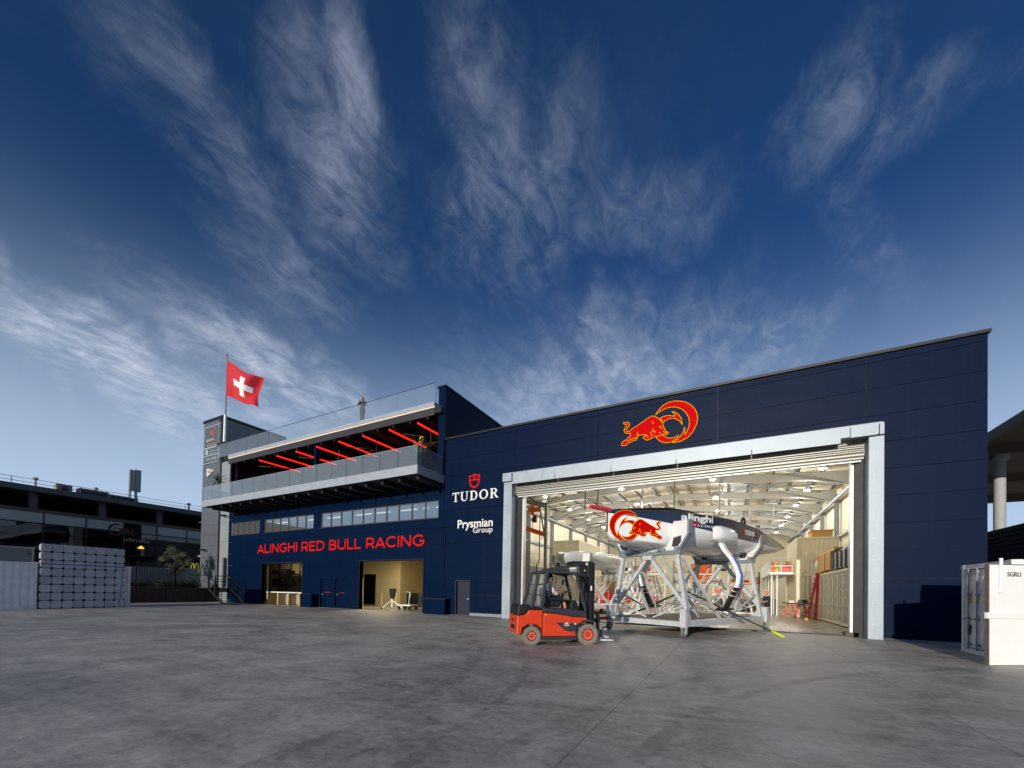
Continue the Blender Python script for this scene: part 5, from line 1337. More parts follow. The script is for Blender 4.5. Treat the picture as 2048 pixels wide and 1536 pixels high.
# ------------------------------------------------------------------ clutter deeper in the hall
hg = thing('gantry_hoist', 'grey wall gantry beam with an orange chain hoist at the left wall', 'hoist', (-13.4, 28.5, 0))
MB().bar((-15.4, 28.0, 8.85), (-12.2, 28.0, 7.95), 0.16, 0.34).build('gantry_beam', 'galv_dull', hg)
MB().bar((-12.3, 28.0, 0), (-12.3, 28.0, 7.95), 0.22).build('gantry_post', 'galv_dull', hg)
MB().bar((-14.45, 28.05, 0), (-14.25, 28.05, 8.5), 0.2).build('gantry_post', 'cream_container', hg)
MB().bar((-12.4, 28.03, 5.6), (-12.9, 28.03, 8.1), 0.10).build('knee_brace', 'galv_dull', hg)
MB().box(-13.5, -13.28, 27.85, 28.15, 7.35, 8.22).build('hoist_body', 'orange_paint', hg)
MB().lathe([(0.05, 0), (0.17, 0.02), (0.17, 0.4), (0.1, 0.44)], (-13.28, 28.0, 7.72), 'x', 14).build('hoist_motor', 'orange_paint', hg, smooth='auto')
MB().lathe([(0.05, 0), (0.17, -0.02), (0.17, -0.26), (0.1, -0.3)], (-13.5, 28.0, 7.72), 'x', 14).build('hoist_drum', 'orange_paint', hg, smooth='auto')
MB().box(-13.36, -13.1, 27.9, 28.1, 6.75, 7.3).build('chain_bag', 'black_steel', hg)
MB().tube((-13.45, 28.0, 6.5), (-13.45, 28.0, 7.35), 0.03, n=6).build('chain', 'black_steel', hg)
MB().box(-13.52, -13.38, 27.93, 28.07, 6.85, 7.1).build('hook_block', 'orange_paint', hg)
sb = thing('spreader_beam', 'orange lifting beam hanging from the chain hoist', 'lifting beam', (-13.4, 28, 5.8))
MB().bar((-14.7, 28.0, 6.58), (-12.2, 28.0, 5.72), 0.14, 0.34).build('beam', 'orange_paint', sb)
MB().path([(-13.45, 28, 6.5), (-13.62, 28, 6.34), (-13.45, 28, 6.02), (-13.3, 28, 6.2), (-13.45, 28, 6.5)], 0.025, 6).build('shackle', 'orange_paint', sb)
for x, z in ((-14.4, 6.3), (-12.55, 5.65)):
    MB().path([(x, 28, z + 0.42), (x + 0.09, 28, z), (x - 0.12, 28, z - 0.2), (x - 0.16, 28, z)], 0.03, 6).build('lifting_eye', 'ochre_paint', sb)
# partition door by left wall
pd = thing('partition_door', 'pale framed double door in the left hangar wall', 'door', (-16.9, 37, 0))
MB().box(-16.95, -16.85, 34.5, 39.4, 0, 3.9).build('door_leaf', 'grey_wall', pd); MB().box(-16.86, -16.80, 35.2, 38.6, 3.3, 3.42).build('door_rail', 'galv_dull', pd)
MB().box(-16.845, -16.80, 35.4, 38.4, 0.1, 3.28).build('door_panel', 'cream_wall', pd)
MB().path([(-16.7, 36.5, 9.0), (-16.7, 36.5, 4.6), (-16.7, 36.2, 4.2), (-16.7, 35.9, 4.0), (-16.7, 35.9, 0)], 0.06, 6).build('conduit', 'dark_beam', hang)
# mezzanine
mz = thing('mezzanine', 'white steel mezzanine platform with railings at the right of the hall', 'mezzanine', (3.6, 41, 0))
MB().box(2.6, 4.08, 36.6, 47.0, 3.12, 3.28).build('platform', 'white_paint', mz)
for y in (37.0, 39.5, 42, 44.5, 46.8):
    for x in (2.75, 3.1):
        MB().tube((x, y, 0), (x, y, 3.12), 0.05, n=8).build('post', 'white_paint', mz)
for (x0, y0, x1, y1) in ((2.65, 36.65, 2.65, 46.9), (2.65, 36.65, 4.0, 36.65)):
    for z in (3.75, 4.3):
        MB().tube((x0, y0, z), (x1, y1, z), 0.028, n=6).build('handrail', 'white_paint', mz)
    nn_ = 12 if x0 == x1 else 3
    for k in range(nn_):
        f_ = k / (nn_ - 1); x, y = x0 + (x1 - x0) * f_, y0 + (y1 - y0) * f_
        MB().tube((x, y, 3.28), (x, y, 4.3), 0.024, n=6).build('baluster', 'white_paint', mz)
for k, (x, y, w_, h_, m_, nm, lb) in enumerate(((3.5, 37.2, 0.45, 0.55, 'red_paint', 'red_case', 'red case standing on the mezzanine'), (2.85, 37.6, 0.2, 0.9, 'orange_paint', 'gas_cylinder', 'orange cylinder on the mezzanine near its corner'), (3.15, 38.0, 0.2, 1.0, 'yellow_paint', 'gas_cylinder', 'yellow cylinder on the mezzanine beside the orange one'), (3.75, 38.4, 0.3, 0.95, 'timber', 'wooden_box', 'pale wooden box on the mezzanine by the container'))):
    if 'cylinder' in nm:
        b = MB().lathe([(0.02, 0), (0.1, 0.0), (0.1, h_ * 0.75), (0.05, h_ * 0.88), (0.03, h_ * 0.9), (0.03, h_), (0.01, h_)], (x, y, 3.285), 'z', 10)
    else:
        b = MB().box(x, x + w_, y, y + 0.4, 3.285, 3.285 + h_)
    tag(b.build(nm, m_), lb, 'box' if 'cyl' not in nm else 'cylinder')
# racks along the back and centre
def rack(label, loc, rz, w_, levels, mat, contents):
    t = thing('storage_rack', label, 'rack', loc, rz, 'storage racks')
    for x in (0, w_):
        for y in (0, 0.9):
            MB().box(x - 0.04, x + 0.04, y - 0.04, y + 0.04, 0, levels * 1.15 + 0.5).build('upright', mat, t, world=False)
    for k in range(levels):
        z = 0.35 + k * 1.15
        MB().box(-0.04, w_ + 0.04, -0.03, 0.93, z, z + 0.07).build('shelf', mat, t, world=False)
        x = 0.12
        rnd = random.Random(hash(label) % 1000 + k if False else len(label) * 7 + k)
        while x < w_ - 0.5:
            bw = rnd.uniform(0.3, 0.7); bh = rnd.uniform(0.25, 0.75)
            MB().box(x, x + bw, 0.1, 0.75, z + 0.072, z + 0.07 + bh).build('stored_box', rnd.choice(contents), t, world=False)
            x += bw + rnd.uniform(0.06, 0.3)
    return t
rack('white storage rack behind the yacht at the left of the hall', (-10.6, 46.0, 0), 0.0, 3.4, 4, 'white_paint', ['cardboard', 'grey_plastic', 'white_paint', 'red_paint'])
rack('grey storage rack in the middle of the hall behind the yacht', (-5.6, 47.5, 0), 0.0, 3.2, 4, 'galv_dull', ['cardboard', 'grey_plastic', 'black_steel', 'timber'])
rack('white storage rack right of the middle of the hall', (-1.6, 46.5, 0), 0.0, 3.2, 4, 'white_paint', ['cardboard', 'white_paint', 'red_paint', 'black_steel'])
rack('dark storage rack between the yacht stern and the mezzanine', (1.2, 50.0, 0), 0.0, 1.4, 3, 'dark_steel', ['cardboard', 'red_paint', 'black_steel'])
def cabinet(label, loc, rz, w_, h_, mat):
    t = thing('tool_cabinet', label, 'cabinet', loc, rz, 'tool cabinets')
    MB().box(0, w_, 0.02, 0.6, 0.12, h_).build('body', mat, t, world=False)
    n = max(3, int(h_ / 0.2))
    for k in range(n):
        z = 0.15 + k * (h_ - 0.2) / n
        dr = MB().box(0.03, w_ - 0.03, 0.0, 0.019, z, z + (h_ - 0.2) / n - 0.02).build('drawer', mat, t, world=False)
        MB().box(0.1, w_ - 0.1, -0.025, -0.001, z + 0.06, z + 0.08).build('handle', 'galvanised', dr, world=False)
    for x in (0.1, w_ - 0.1):
        for y in (0.12, 0.5):
            MB().lathe([(0.02, -0.03), (0.06, -0.02), (0.06, 0.02), (0.02, 0.03)], (x, y, 0.06), 'y', 10).build('wheel', 'rubber', t, world=False)
cabinet('red tool cabinet with drawers beside the forklift mast', (-11.4, 38.0, 0), 0.1, 1.6, 1.5, 'red_paint')
cabinet('red tool cabinet further right under the yacht', (-7.6, 42.0, 0), -0.05, 1.2, 1.2, 'red_paint')
cabinet('black tool cabinet under the yacht, left of the foil', (-4.6, 41.0, 0), 0.0, 1.4, 1.3, 'black_steel')
for (x, y, s_, lb) in ((-10.4, 41.0, 1.0, 'brown cardboard carton stacked behind the red cabinet, lower'), (-10.3, 41.05, 0.8, 'brown cardboard carton stacked behind the red cabinet, upper')):
    z0 = 0.005 if 'lower' in lb else 1.61
    t = thing('cardboard_carton', lb, 'carton', (x, y, z0), 0.15)
    MB().box(-s_, s_, -0.6, 0.6, 0, 1.6 if 'lower' in lb else 1.0).build('carton_body', 'cardboard', t, world=False)
    zt_ = 1.6 if 'lower' in lb else 1.0
    MB().box(-s_ - 0.004, s_ + 0.004, -0.05, 0.05, zt_ - 0.3, zt_ + 0.004).build('tape', 'timber', t, world=False)
for k, (x, y, lb) in enumerate(((-6.76, 31.86, 'yellow bollard post in the hall left of the yacht foil'), (-3.28, 32.76, 'yellow bollard post in the hall right of the yacht foil'))):
    t = thing('bollard', lb, 'bollard', (x, y, 0.004), 0, 'yellow bollards')
    MB().lathe([(0.09, 0), (0.09, 0.02), (0.05, 0.03), (0.05, 1.0), (0.03, 1.03), (0.0, 1.04)], (0, 0, 0), 'z', 12).build('post', 'ochre_paint', t, world=False, smooth='auto')
bc = thing('barrier_tape', 'yellow and black tape strung between the yellow bollards', 'tape', (-5.0, 32.3, 0.9))
for k in range(24):
    f0, f1 = k / 24, (k + 1) / 24
    P = lambda f: (-6.76 + 3.48 * f, 31.86 + 0.9 * f, 0.95 - 0.12 * math.sin(math.pi * f))
    MB().bar(P(f0), P(f1), 0.01, 0.07).build('tape_stripe', 'yellow_paint' if k % 2 else 'black_steel', bc)
def scaffold(label, loc, rz, w_, d_, h_):
    t = thing('scaffold_tower', label, 'scaffold', loc, rz, 'scaffold towers')
    for x in (0, w_):
        for y in (0, d_):
            MB().tube((x, y, 0.0), (x, y, h_), 0.03, n=6).build('standard', 'galvanised', t, world=False)
    n = int(h_ / 0.9)
    for k in range(n):
        z = 0.5 + 0.9 * k
        for y in (0, d_):
            MB().tube((0, y, z), (w_, y, z), 0.022, n=6).build('ledger', 'galvanised', t, world=False)
        for x in (0, w_):
            MB().tube((x, 0, z + 0.1), (x, d_, z + 0.1), 0.022, n=6).build('transom', 'galvanised', t, world=False)
        if k < n - 1:
            MB().tube((0, 0, z), (w_, 0, z + 0.9), 0.02, n=6).build('diagonal', 'galvanised', t, world=False)
    MB().box(0.04, w_ - 0.04, 0.04, d_ - 0.04, h_ * 0.62, h_ * 0.62 + 0.05).build('platform', 'timber', t, world=False)
scaffold('aluminium scaffold tower behind the yacht, left of the bow foil', (-6.6, 36.8, 0), 0.1, 1.6, 1.2, 4.6)
scaffold('aluminium scaffold tower behind the yacht, right of the near cradle', (-3.0, 37.5, 0), -0.1, 2.0, 1.2, 4.2)
scaffold('aluminium scaffold tower behind the far cradle', (-0.2, 40.5, 0), 0.05, 1.8, 1.2, 4.0)
pa = thing('pallet', 'wooden pallet on the floor behind the far foil', 'pallet', (-0.3, 41.5, 0.004), 0.1)
for k in range(7): MB().box(k * 0.17, k * 0.17 + 0.13, 0, 1.0, 0.12, 0.145).build('board', 'white_paint', pa, world=False)
for y in (0, 0.43, 0.86): MB().box(0, 1.15, y, y + 0.12, 0.0, 0.119).build('bearer', 'white_paint', pa, world=False)
cv = MB().prism([(-0.6, 0.0), (0.75, 0.0), (0.6, 0.7), (0.0, 0.9), (-0.5, 0.5)], 'y', -0.4, 0.4)
o = cv.build('covered_part', 'white_paint'); o.location = (0.2, 41.9, 0.16); tag(o, 'white covered boat part lying on the pallet', 'cover')
o = MB().box(-2.2, 2.2, -1.1, 1.1, 0, 1.25).build('wrapped_sail_bin', 'deck_ply', bevel=0.2); o.location = (1.4, 44.5, 0.004); tag(o, 'beige covered bin at the back beside the mezzanine posts', 'bin')
o = MB().box(-0.9, 0.9, -0.5, 0.5, 0, 1.9).build('red_machine', 'orange_paint', bevel=0.06); o.location = (-2.6, 44.0, 2.6); tag(o, 'orange-red machine on the scaffold level behind the yacht', 'machine')

# white tube foil stands behind the yacht
def foil_stand(label, loc, rz, w_, h_):
    t = thing('foil_stand', label, 'stand', loc, rz, 'white foil stands')
    for x in (-w_ / 2, w_ / 2):
        for y in (-0.5, 0.5):
            MB().tube((x, y * 1.3, 0.1), (x * 0.35, y * 0.4, h_), 0.04, n=6).build('leg', 'white_paint', t, world=False)
        MB().tube((x, -0.65, 0.1), (x, 0.65, 0.1), 0.04, n=6).build('foot_tube', 'white_paint', t, world=False)
        MB().tube((x * 0.75, -0.55, h_ * 0.4), (x * 0.75, 0.55, h_ * 0.4), 0.03, n=6).build('cross_tube', 'white_paint', t, world=False)
    for y in (-0.65, 0.65):
        MB().tube((-w_ / 2, y, 0.1), (w_ / 2, y, 0.1), 0.04, n=6).build('foot_tube', 'white_paint', t, world=False)
        MB().tube((-w_ / 2, y, 0.15), (w_ * 0.3, y * 0.6, h_ * 0.75), 0.025, n=6).build('diagonal_tube', 'white_paint', t, world=False)
    MB().tube((-w_ * 0.18, -0.2, h_), (w_ * 0.18, 0.2, h_), 0.05, n=8).build('saddle', 'white_paint', t, world=False)
    for x in (-w_ / 2, w_ / 2):
        for y in (-0.65, 0.65):
            MB().lathe([(0.02, -0.03), (0.055, -0.02), (0.055, 0.02), (0.02, 0.03)], (x, y, 0.057), 'y', 10).build('castor', 'rubber', t, world=False)
foil_stand('white tube foil stand seen between the near cradle legs', (-4.2, 24.5, 0), 0.5, 1.9, 2.5)
foil_stand('white tube foil stand behind the trolley, left of the near cradle', (-6.4, 28.0, 0), 0.2, 2.2, 2.2)
foil_stand('white tube foil stand seen between the two cradles', (-0.9, 27.0, 0), -0.3, 2.0, 2.3)
foil_stand('white tube foil stand deeper in the hall under the yacht', (-3.0, 33.5, 0), 0.8, 2.2, 2.6)
foil_stand('white tube foil stand in front of the scaffold right of the far cradle', (0.4, 36.0, 0), 0.3, 1.8, 2.2)
hl = thing('hall_trolley', 'low flat white trolley with yellow rails deep in the hall', 'trolley', (-1.6, 31.0, 0), 0.3)
MB().box(-1.2, 1.2, -0.5, 0.5, 0.3, 0.38).build('deck', 'white_paint', hl, world=False)
for y in (-0.5, 0.5): MB().tube((-1.2, y, 0.62), (1.2, y, 0.62), 0.03, n=6).build('rail', 'yellow_paint', hl, world=False)
for x in (-1.1, 1.1):
    for y in (-0.42, 0.42):
        MB().lathe([(0.03, -0.04), (0.14, -0.03), (0.14, 0.03), (0.03, 0.04)], (x, y, 0.145), 'y', 12).build('wheel', 'rubber', hl, world=False)
        MB().tube((x, y * 1.19, 0.38), (x, y * 1.19, 0.62), 0.02, n=6).build('rail_post', 'yellow_paint', hl, world=False)
for (x, y, lb) in ((-9.4, 33.0, 'red gas cylinder standing left under the yacht'), (-8.9, 33.2, 'second red gas cylinder standing left under the yacht')):
    t = thing('gas_cylinder', lb, 'cylinder', (x, y, 0.004), 0, 'red gas cylinders')
    MB().lathe([(0.0, 0), (0.16, 0.0), (0.16, 1.2), (0.12, 1.36), (0.05, 1.42), (0.04, 1.5), (0.0, 1.5)], (0, 0, 0), 'z', 14).build('bottle', 'red_paint', t, world=False, smooth='auto')
    MB().lathe([(0.07, 1.5), (0.07, 1.62), (0.0, 1.64)], (0, 0, 0), 'z', 10).build('valve_cap', 'galv_dull', t, world=False)
# ------------------------------------------------------------------ forklift (local x forward, y left, z up; origin under the rear axle)
M('truck_red', S(214, 64, 22), 0.36, 0.0, 0.10, 5.0, 0.03, 22, coat=0.25)
M('truck_dark', S(46, 50, 58), 0.5, 0.0, 0.14, 6.0)
M('truck_black', S(22, 24, 28), 0.5, 0.0, 0.08)
M('lamp_glass', S(200, 200, 196), 0.2)
fk = thing('forklift', 'red and black counterbalance forklift with a driver, towing at the trolley', 'forklift', (-5.28, 10.78, 0), RAD(39))
HWD = 0.60
def slab(poly, y0, y1, nm, mat, parent, bev=0.02):
    return MB().prism(poly, 'y', y0, y1).build(nm, mat, parent, world=False, bevel=bev)
# counterweight
slab([(-0.44, 0.32), (-0.40, 0.30), (-0.30, 0.36), (-0.28, 0.5), (-0.12, 0.60), (0.14, 0.60), (0.30, 0.46), (0.30, 1.0), (-0.10, 1.0), (-0.14, 0.92), (-0.24, 0.86), (-0.43, 0.84)], -HWD, HWD, 'counterweight', 'truck_red', fk, 0.05)
slab([(-0.41, 0.845), (-0.25, 0.87), (-0.15, 0.93), (-0.10, 1.005), (0.28, 1.005), (0.28, 1.05), (-0.05, 1.10), (-0.34, 1.16), (-0.40, 1.08)], -HWD + 0.04, HWD - 0.04, 'rear_cowl', 'truck_black', fk, 0.03)
for y in (-0.4, 0.4):
    MB().box(-0.455, -0.42, y - 0.1, y + 0.1, 0.62, 0.76).build('rear_light', 'red_paint', fk, world=False)
MB().box(-0.46, -0.43, -0.1, 0.1, 0.66, 0.72).build('tow_pin', 'black_steel', fk, world=False)
# body panels
slab([(0.31, 0.26), (1.32, 0.26), (1.32, 0.34), (1.38, 0.52), (1.62, 0.64), (1.62, 0.80), (1.2, 0.82), (0.72, 0.90), (0.31, 0.93)], -HWD, HWD, 'side_panel', 'truck_red', fk, 0.03)
slab([(0.31, 0.935), (0.72, 0.905), (1.2, 0.825), (1.64, 0.80), (1.60, 0.98), (1.25, 1.04), (0.31, 1.07)], -HWD + 0.01, HWD - 0.01, 'hood', 'truck_dark', fk, 0.03)
for sy_ in (-1, 1):
    y = sy_ * (HWD + 0.004)
    slab([(0.68, 0.66), (1.55, 0.62), (1.40, 0.52), (1.33, 0.40), (1.08, 0.40), (0.95, 0.44)], min(y, y + sy_ * 0.006), max(y, y + sy_ * 0.006), 'side_badge_panel', 'truck_dark', fk, 0)
    MB().box(0.31, 1.33, min(sy_ * 0.5, sy_ * 0.6), max(sy_ * 0.5, sy_ * 0.6), 0.16, 0.25).build('step_sill', 'truck_dark', fk, world=False)
    MB().box(0.318, 0.324, min(y, y - sy_ * 0.002), max(y, y - sy_ * 0.002) + 0.004, 0.28, 1.0).build('panel_joint', 'black_steel', fk, world=False)
    MB().box(1.168, 1.174, min(y, y - sy_ * 0.002), max(y, y - sy_ * 0.002) + 0.004, 0.28, 0.82).build('panel_joint', 'black_steel', fk, world=False)
vs, fs = text_mesh('Linde', 0.05, 0.15, 0.02, 0.004)
MB().add([(0.93 + p[0], -HWD - 0.011 + p[1], 0.56 + p[2]) for p in vs], fs).build('badge', 'sign_white', fk, world=False)
MB().prism([(0.93, 0.615), (1.01, 0.66), (1.08, 0.615)], 'y', -HWD - 0.014, -HWD - 0.010).build('badge', 'sign_white', fk, world=False)
vs, fs = text_mesh('E 50', 0.03, 0.09, 0.01, 0.004)
MB().add([(0.95 + p[0], -HWD - 0.011 + p[1], 0.51 + p[2]) for p in vs], fs).build('badge', 'sign_red', fk, world=False)
# wheels
def wheel(x, y, r, w_, rimr, nm_rim='truck_red', turn=0.0):
    t = MB(); n = 26; prof = []
    t.lathe([(rimr, -w_ * 0.42), (r * 0.80, -w_ * 0.5), (r * 0.95, -w_ * 0.44), (r * 0.965, 0), (r * 0.95, w_ * 0.44), (r * 0.80, w_ * 0.5), (rimr, w_ * 0.42)], (0, 0, 0), 'y', n, cap=False)
    for k in range(n):
        a = 2 * math.pi * k / n
        c_, s_ = math.cos(a), math.sin(a)
        for yy in (-w_ * 0.36, w_ * 0.36):
            p = Vector((r * 0.955 * c_, yy, r * 0.955 * s_)); q = Vector((r * c_, yy, r * s_))
            t.bar(p, q, w_ * 0.26, 2 * math.pi * r / n * 0.58, up=(0, 1, 0)) if False else t.bar(p, q, 2 * math.pi * r / n * 0.58, w_ * 0.30, up=(0, 1, 0))
    ty = t.build('tyre', 'grey_rubber', fk, world=False)
    ty.location = (x, y, r)
    sg_ = -1 if y < 0 else 1
    rm_ = MB(); rm_.lathe([(rimr, -w_ * 0.40), (rimr * 0.96, w_ * 0.05), (rimr * 0.93, w_ * 0.30), (rimr * 0.80, w_ * 0.26), (rimr * 0.4, w_ * 0.24), (rimr * 0.34, w_ * 0.36), (0.0, w_ * 0.36)], (0, 0, 0), 'y', 20)
    rim = rm_.build('rim', nm_rim, ty, world=False, smooth='auto')
    if sg_ < 0: rim.rotation_euler = (0, 0, math.pi)
    bl = MB()
    for k in range(8):
        a = 2 * math.pi * k / 8
        bl.lathe([(0.016, 0), (0.016, 0.02), (0.0, 0.022)], (rimr * 0.62 * math.cos(a), w_ * 0.25, rimr * 0.62 * math.sin(a)), 'y', 6)
    b_ = bl.build('wheel_bolt', 'galvanised', ty, world=False)
    if sg_ < 0: b_.rotation_euler = (0, 0, math.pi)
    if turn: ty.rotation_euler = (0, 0, turn)
    return ty
for sy_ in (-1, 1):
    wheel(0.0, sy_ * 0.47, 0.27, 0.22, 0.14, 'truck_red', 0.12)
    wheel(1.66, sy_ * 0.50, 0.31, 0.25, 0.175)
    slab([(1.30, 0.30), (1.36, 0.50), (1.50, 0.64), (1.66, 0.68), (1.84, 0.63), (1.86, 0.70), (1.66, 0.76), (1.46, 0.71), (1.30, 0.55), (1.24, 0.30)], min(sy_ * 0.36, sy_ * 0.61), max(sy_ * 0.36, sy_ * 0.61), 'mudguard', 'truck_dark', fk, 0.01)
MB().box(0.3, 1.6, -0.35, 0.35, 0.14, 0.30).build('chassis', 'truck_black', fk, world=False)
# cab
def rod(pts, w_, nm, mat='truck_dark'):
    b = MB()
    for a, c_ in zip(pts[:-1], pts[1:]): b.bar(a, c_, w_, w_, up=(0, 1, 0))
    return b.build(nm, mat, fk, world=False, bevel=0.012)
for sy_ in (-1, 1):
    y = sy_ * 0.54
    rod([(0.26, y, 1.04), (0.44, sy_ * 0.5, 2.10)], 0.10, 'rear_pillar')
    rod([(1.60, y, 0.98), (1.30, sy_ * 0.5, 2.05)], 0.075, 'front_pillar')
    rod([(0.42, sy_ * 0.5, 2.11), (1.0, sy_ * 0.5, 2.10), (1.32, sy_ * 0.5, 2.04)], 0.09, 'roof_side')
    rod([(-0.02, y, 1.08), (0.20, sy_ * 0.5, 2.06), (0.42, sy_ * 0.5, 2.12)], 0.085, 'rear_guard')
    for f_ in (0.36, 0.66):
        rod([(-0.02 + 0.22 * f_, y, 1.08 + 0.98 * f_), (0.26 + 0.18 * f_, y, 1.04 + 1.06 * f_)], 0.035, 'guard_bar')
    MB().prism([(0.0, 1.12), (0.21, 2.0), (0.41, 2.04), (0.27, 1.1)], 'y', sy_ * 0.52 - 0.003, sy_ * 0.52 + 0.003).build('side_window', 'roof_rail_glass', fk, world=False)
for k in range(5):
    x = 0.5 + k * 0.18
    MB().bar((x, -0.48, 2.10), (x, 0.48, 2.10), 0.03, 0.05).build('roof_bar', 'truck_dark', fk, world=False)
rod([(0.44, -0.5, 2.12), (0.44, 0.5, 2.12)], 0.07, 'roof_cross'); rod([(1.30, -0.5, 2.06), (1.30, 0.5, 2.06)], 0.06, 'roof_cross')
rod([(-0.0, -0.54, 1.12), (-0.0, 0.54, 1.12)], 0.06, 'roof_cross')
MB().bar((0.5, -0.3, 2.16), (1.62, -0.3, 2.36), 0.05, 0.08).build('tilt_strut', 'truck_dark', fk, world=False)
MB().bar((0.5, 0.3, 2.16), (1.62, 0.3, 2.36), 0.05, 0.08).build('tilt_strut', 'truck_dark', fk, world=False)
MB().box(1.28, 1.9, -0.32, 0.32, 2.33, 2.44).build('mast_head', 'truck_black', fk, world=False)
# seat, wheel, dash
slab([(0.46, 1.08), (0.42, 1.34), (0.38, 1.60), (0.44, 1.66), (0.52, 1.60), (0.57, 1.32), (0.94, 1.28), (0.96, 1.18), (0.90, 1.08)], -0.24, 0.24, 'seat', 'truck_black', fk, 0.04)
slab([(0.56, 1.29), (0.60, 1.36), (1.06, 1.30), (1.08, 1.24)], -0.36, -0.27, 'armrest', 'truck_black', fk, 0.02)
slab([(1.20, 0.98), (1.18, 1.18), (1.26, 1.30), (1.36, 1.28), (1.50, 1.0)], -0.4, 0.4, 'dashboard', 'truck_black', fk, 0.03)
MB().tube((1.22, 0, 1.22), (1.06, 0, 1.46), 0.03).build('steering_column', 'truck_black', fk, world=False)
sw_ = MB(); ax = Vector((-0.16, 0, 0.24)).normalized(); e1 = Vector((0, 1, 0)); e2 = ax.cross(e1)
c0 = Vector((1.06, 0, 1.46)); sw_.path([c0 + (e1 * math.cos(2 * math.pi * k / 20) + e2 * math.sin(2 * math.pi * k / 20)) * 0.16 for k in range(21)], 0.016, 6)
sw_.bar(c0 - e1 * 0.15, c0 + e1 * 0.15, 0.03, 0.02)
sw_.build('steering_wheel', 'truck_black', fk, world=False)
MB().lathe([(0.09, 0), (0.10, 0.02), (0.02, 0.04)], (1.14, 0.25, 1.82), 'x', 12).build('mirror', 'truck_black', fk, world=False, smooth='auto')
MB().tube((1.2, 0.25, 1.82), (1.3, 0.3, 2.02), 0.012).build('mirror_arm', 'truck_black', fk, world=False)
MB().box(1.40, 1.46, -0.62, -0.5, 1.70, 1.86).build('work_lamp', 'truck_black', fk, world=False)
MB().lathe([(0.0, 0), (0.05, 0.0), (0.04, -0.02), (0, -0.025)], (1.70, -0.33, 2.36), 'y', 12).build('round_lamp', 'lamp_glass', fk, world=False)
# mast
for sy_ in (-1, 1):
    MB().box(1.72, 1.86, sy_ * 0.34 - 0.05, sy_ * 0.34 + 0.05, 0.16, 2.42).build('mast_rail', 'truck_black', fk, world=False)
    MB().box(1.86, 1.96, sy_ * 0.25 - 0.045, sy_ * 0.25 + 0.045, 0.16, 2.40).build('inner_mast_rail', 'truck_dark', fk, world=False)
    MB().tube((1.76, sy_ * 0.22, 0.2), (1.76, sy_ * 0.22, 2.2), 0.035).build('lift_cylinder', 'truck_black', fk, world=False)
    ch = MB()
    for k in range(48): ch.box(1.965, 1.985, sy_ * 0.12 - 0.02, sy_ * 0.12 + 0.02, 0.4 + k * 0.04, 0.428 + k * 0.04)
    c_ = ch.build('lift_chain', 'black_steel', fk, world=False); c_['kind'] = 'stuff'
for z in (0.25, 1.0, 2.34):
    MB().box(1.73, 1.85, -0.29, 0.29, z, z + 0.09).build('mast_tie', 'truck_black', fk, world=False)
MB().path([(1.5, -0.42, 2.2), (1.62, -0.44, 1.9), (1.66, -0.42, 1.4), (1.70, -0.40, 0.9)], 0.022, 6).build('hose', 'rubber', fk, world=False)
MB().box(1.36, 1.66, -0.46, -0.36, 1.95, 2.34).build('mast_bracket', 'truck_black', fk, world=False, bevel=0.05)
MB().box(1.62, 1.73, -0.43, -0.40, 1.98, 2.3).build('mast_guard', 'truck_dark', fk, world=False, bevel=0.01)
MB().box(1.56, 1.60, -0.465, -0.461, 2.14, 2.18).build('sticker', 'yellow_paint', fk, world=False)
MB().box(1.79, 1.84, -0.395, -0.391, 1.58, 1.72).build('sticker', 'sign_white', fk, world=False)
# carriage and towing attachment
for z in (0.24, 0.66):
    MB().box(1.99, 2.05, -0.52, 0.52, z, z + 0.1).build('carriage_bar', 'truck_black', fk, world=False)
for y in (-0.4, 0.4):
    MB().box(1.99, 2.06, y - 0.06, y + 0.06, 0.22, 0.92).build('carriage_post', 'truck_black', fk, world=False)
for y in (-0.35, 0.25):
    MB().box(2.055, 2.10, y, y + 0.11, 0.10, 0.76).build('fork_shank', 'truck_black', fk, world=False)
    MB().prism([(2.055, 0.10), (2.055, 0.155), (2.56, 0.125), (2.56, 0.10)], 'y', y, y + 0.11).build('fork_blade', 'white_paint', fk, world=False)
MB().box(2.2, 2.5, -0.15, 0.16, 0.16, 0.20).build('tow_plate', 'galvanised', fk, world=False)
MB().box(2.3, 2.33, -0.12, 0.1, 0.2, 0.40).build('tow_upright', 'galvanised', fk, world=False); MB().box(2.12, 2.42, -0.12, 0.1, 0.401, 0.44).build('tow_upright', 'galvanised', fk, world=False)
MB().tube((2.36, -0.02, 0.45), (2.75, 0.15, 0.56), 0.02).build('tow_link', 'black_steel', fk, world=False)

for k, (y, x0) in enumerate(((-0.28, 1.9), (-0.2, 1.92), (0.2, 1.92))):
    MB().path([(1.70, y, 2.28), (1.80, y * 1.05, 1.7), (1.84, y, 1.0), (1.97, y * 0.9, 0.75)], 0.014, 6).build('hose', 'rubber', fk, world=False)
for k in range(4):
    MB().box(-0.452, -0.435, -0.26 + 0.14 * k, -0.18 + 0.14 * k, 0.44, 0.56).build('rear_vent', 'black_steel', fk, world=False)
for (x, z, w_, h_, m_) in ((0.36, 0.86, 0.05, 0.03, 'yellow_paint'), (1.24, 0.60, 0.05, 0.04, 'sign_white'), (1.36, 0.46, 0.04, 0.05, 'galv_dull'), (0.36, 0.74, 0.06, 0.05, 'truck_red'), (0.36, 0.46, 0.06, 0.05, 'truck_red')):
    MB().box(x, x + w_, -0.6135, -0.6, z, z + h_).build('sticker' if h_ != 0.05 else 'hinge_plate', m_, fk, world=False)
MB().path([(1.34, -0.54, 1.95), (1.46, -0.66, 1.9), (1.46, -0.68, 1.75)], 0.012, 6).build('mirror_arm', 'truck_black', fk, world=False)
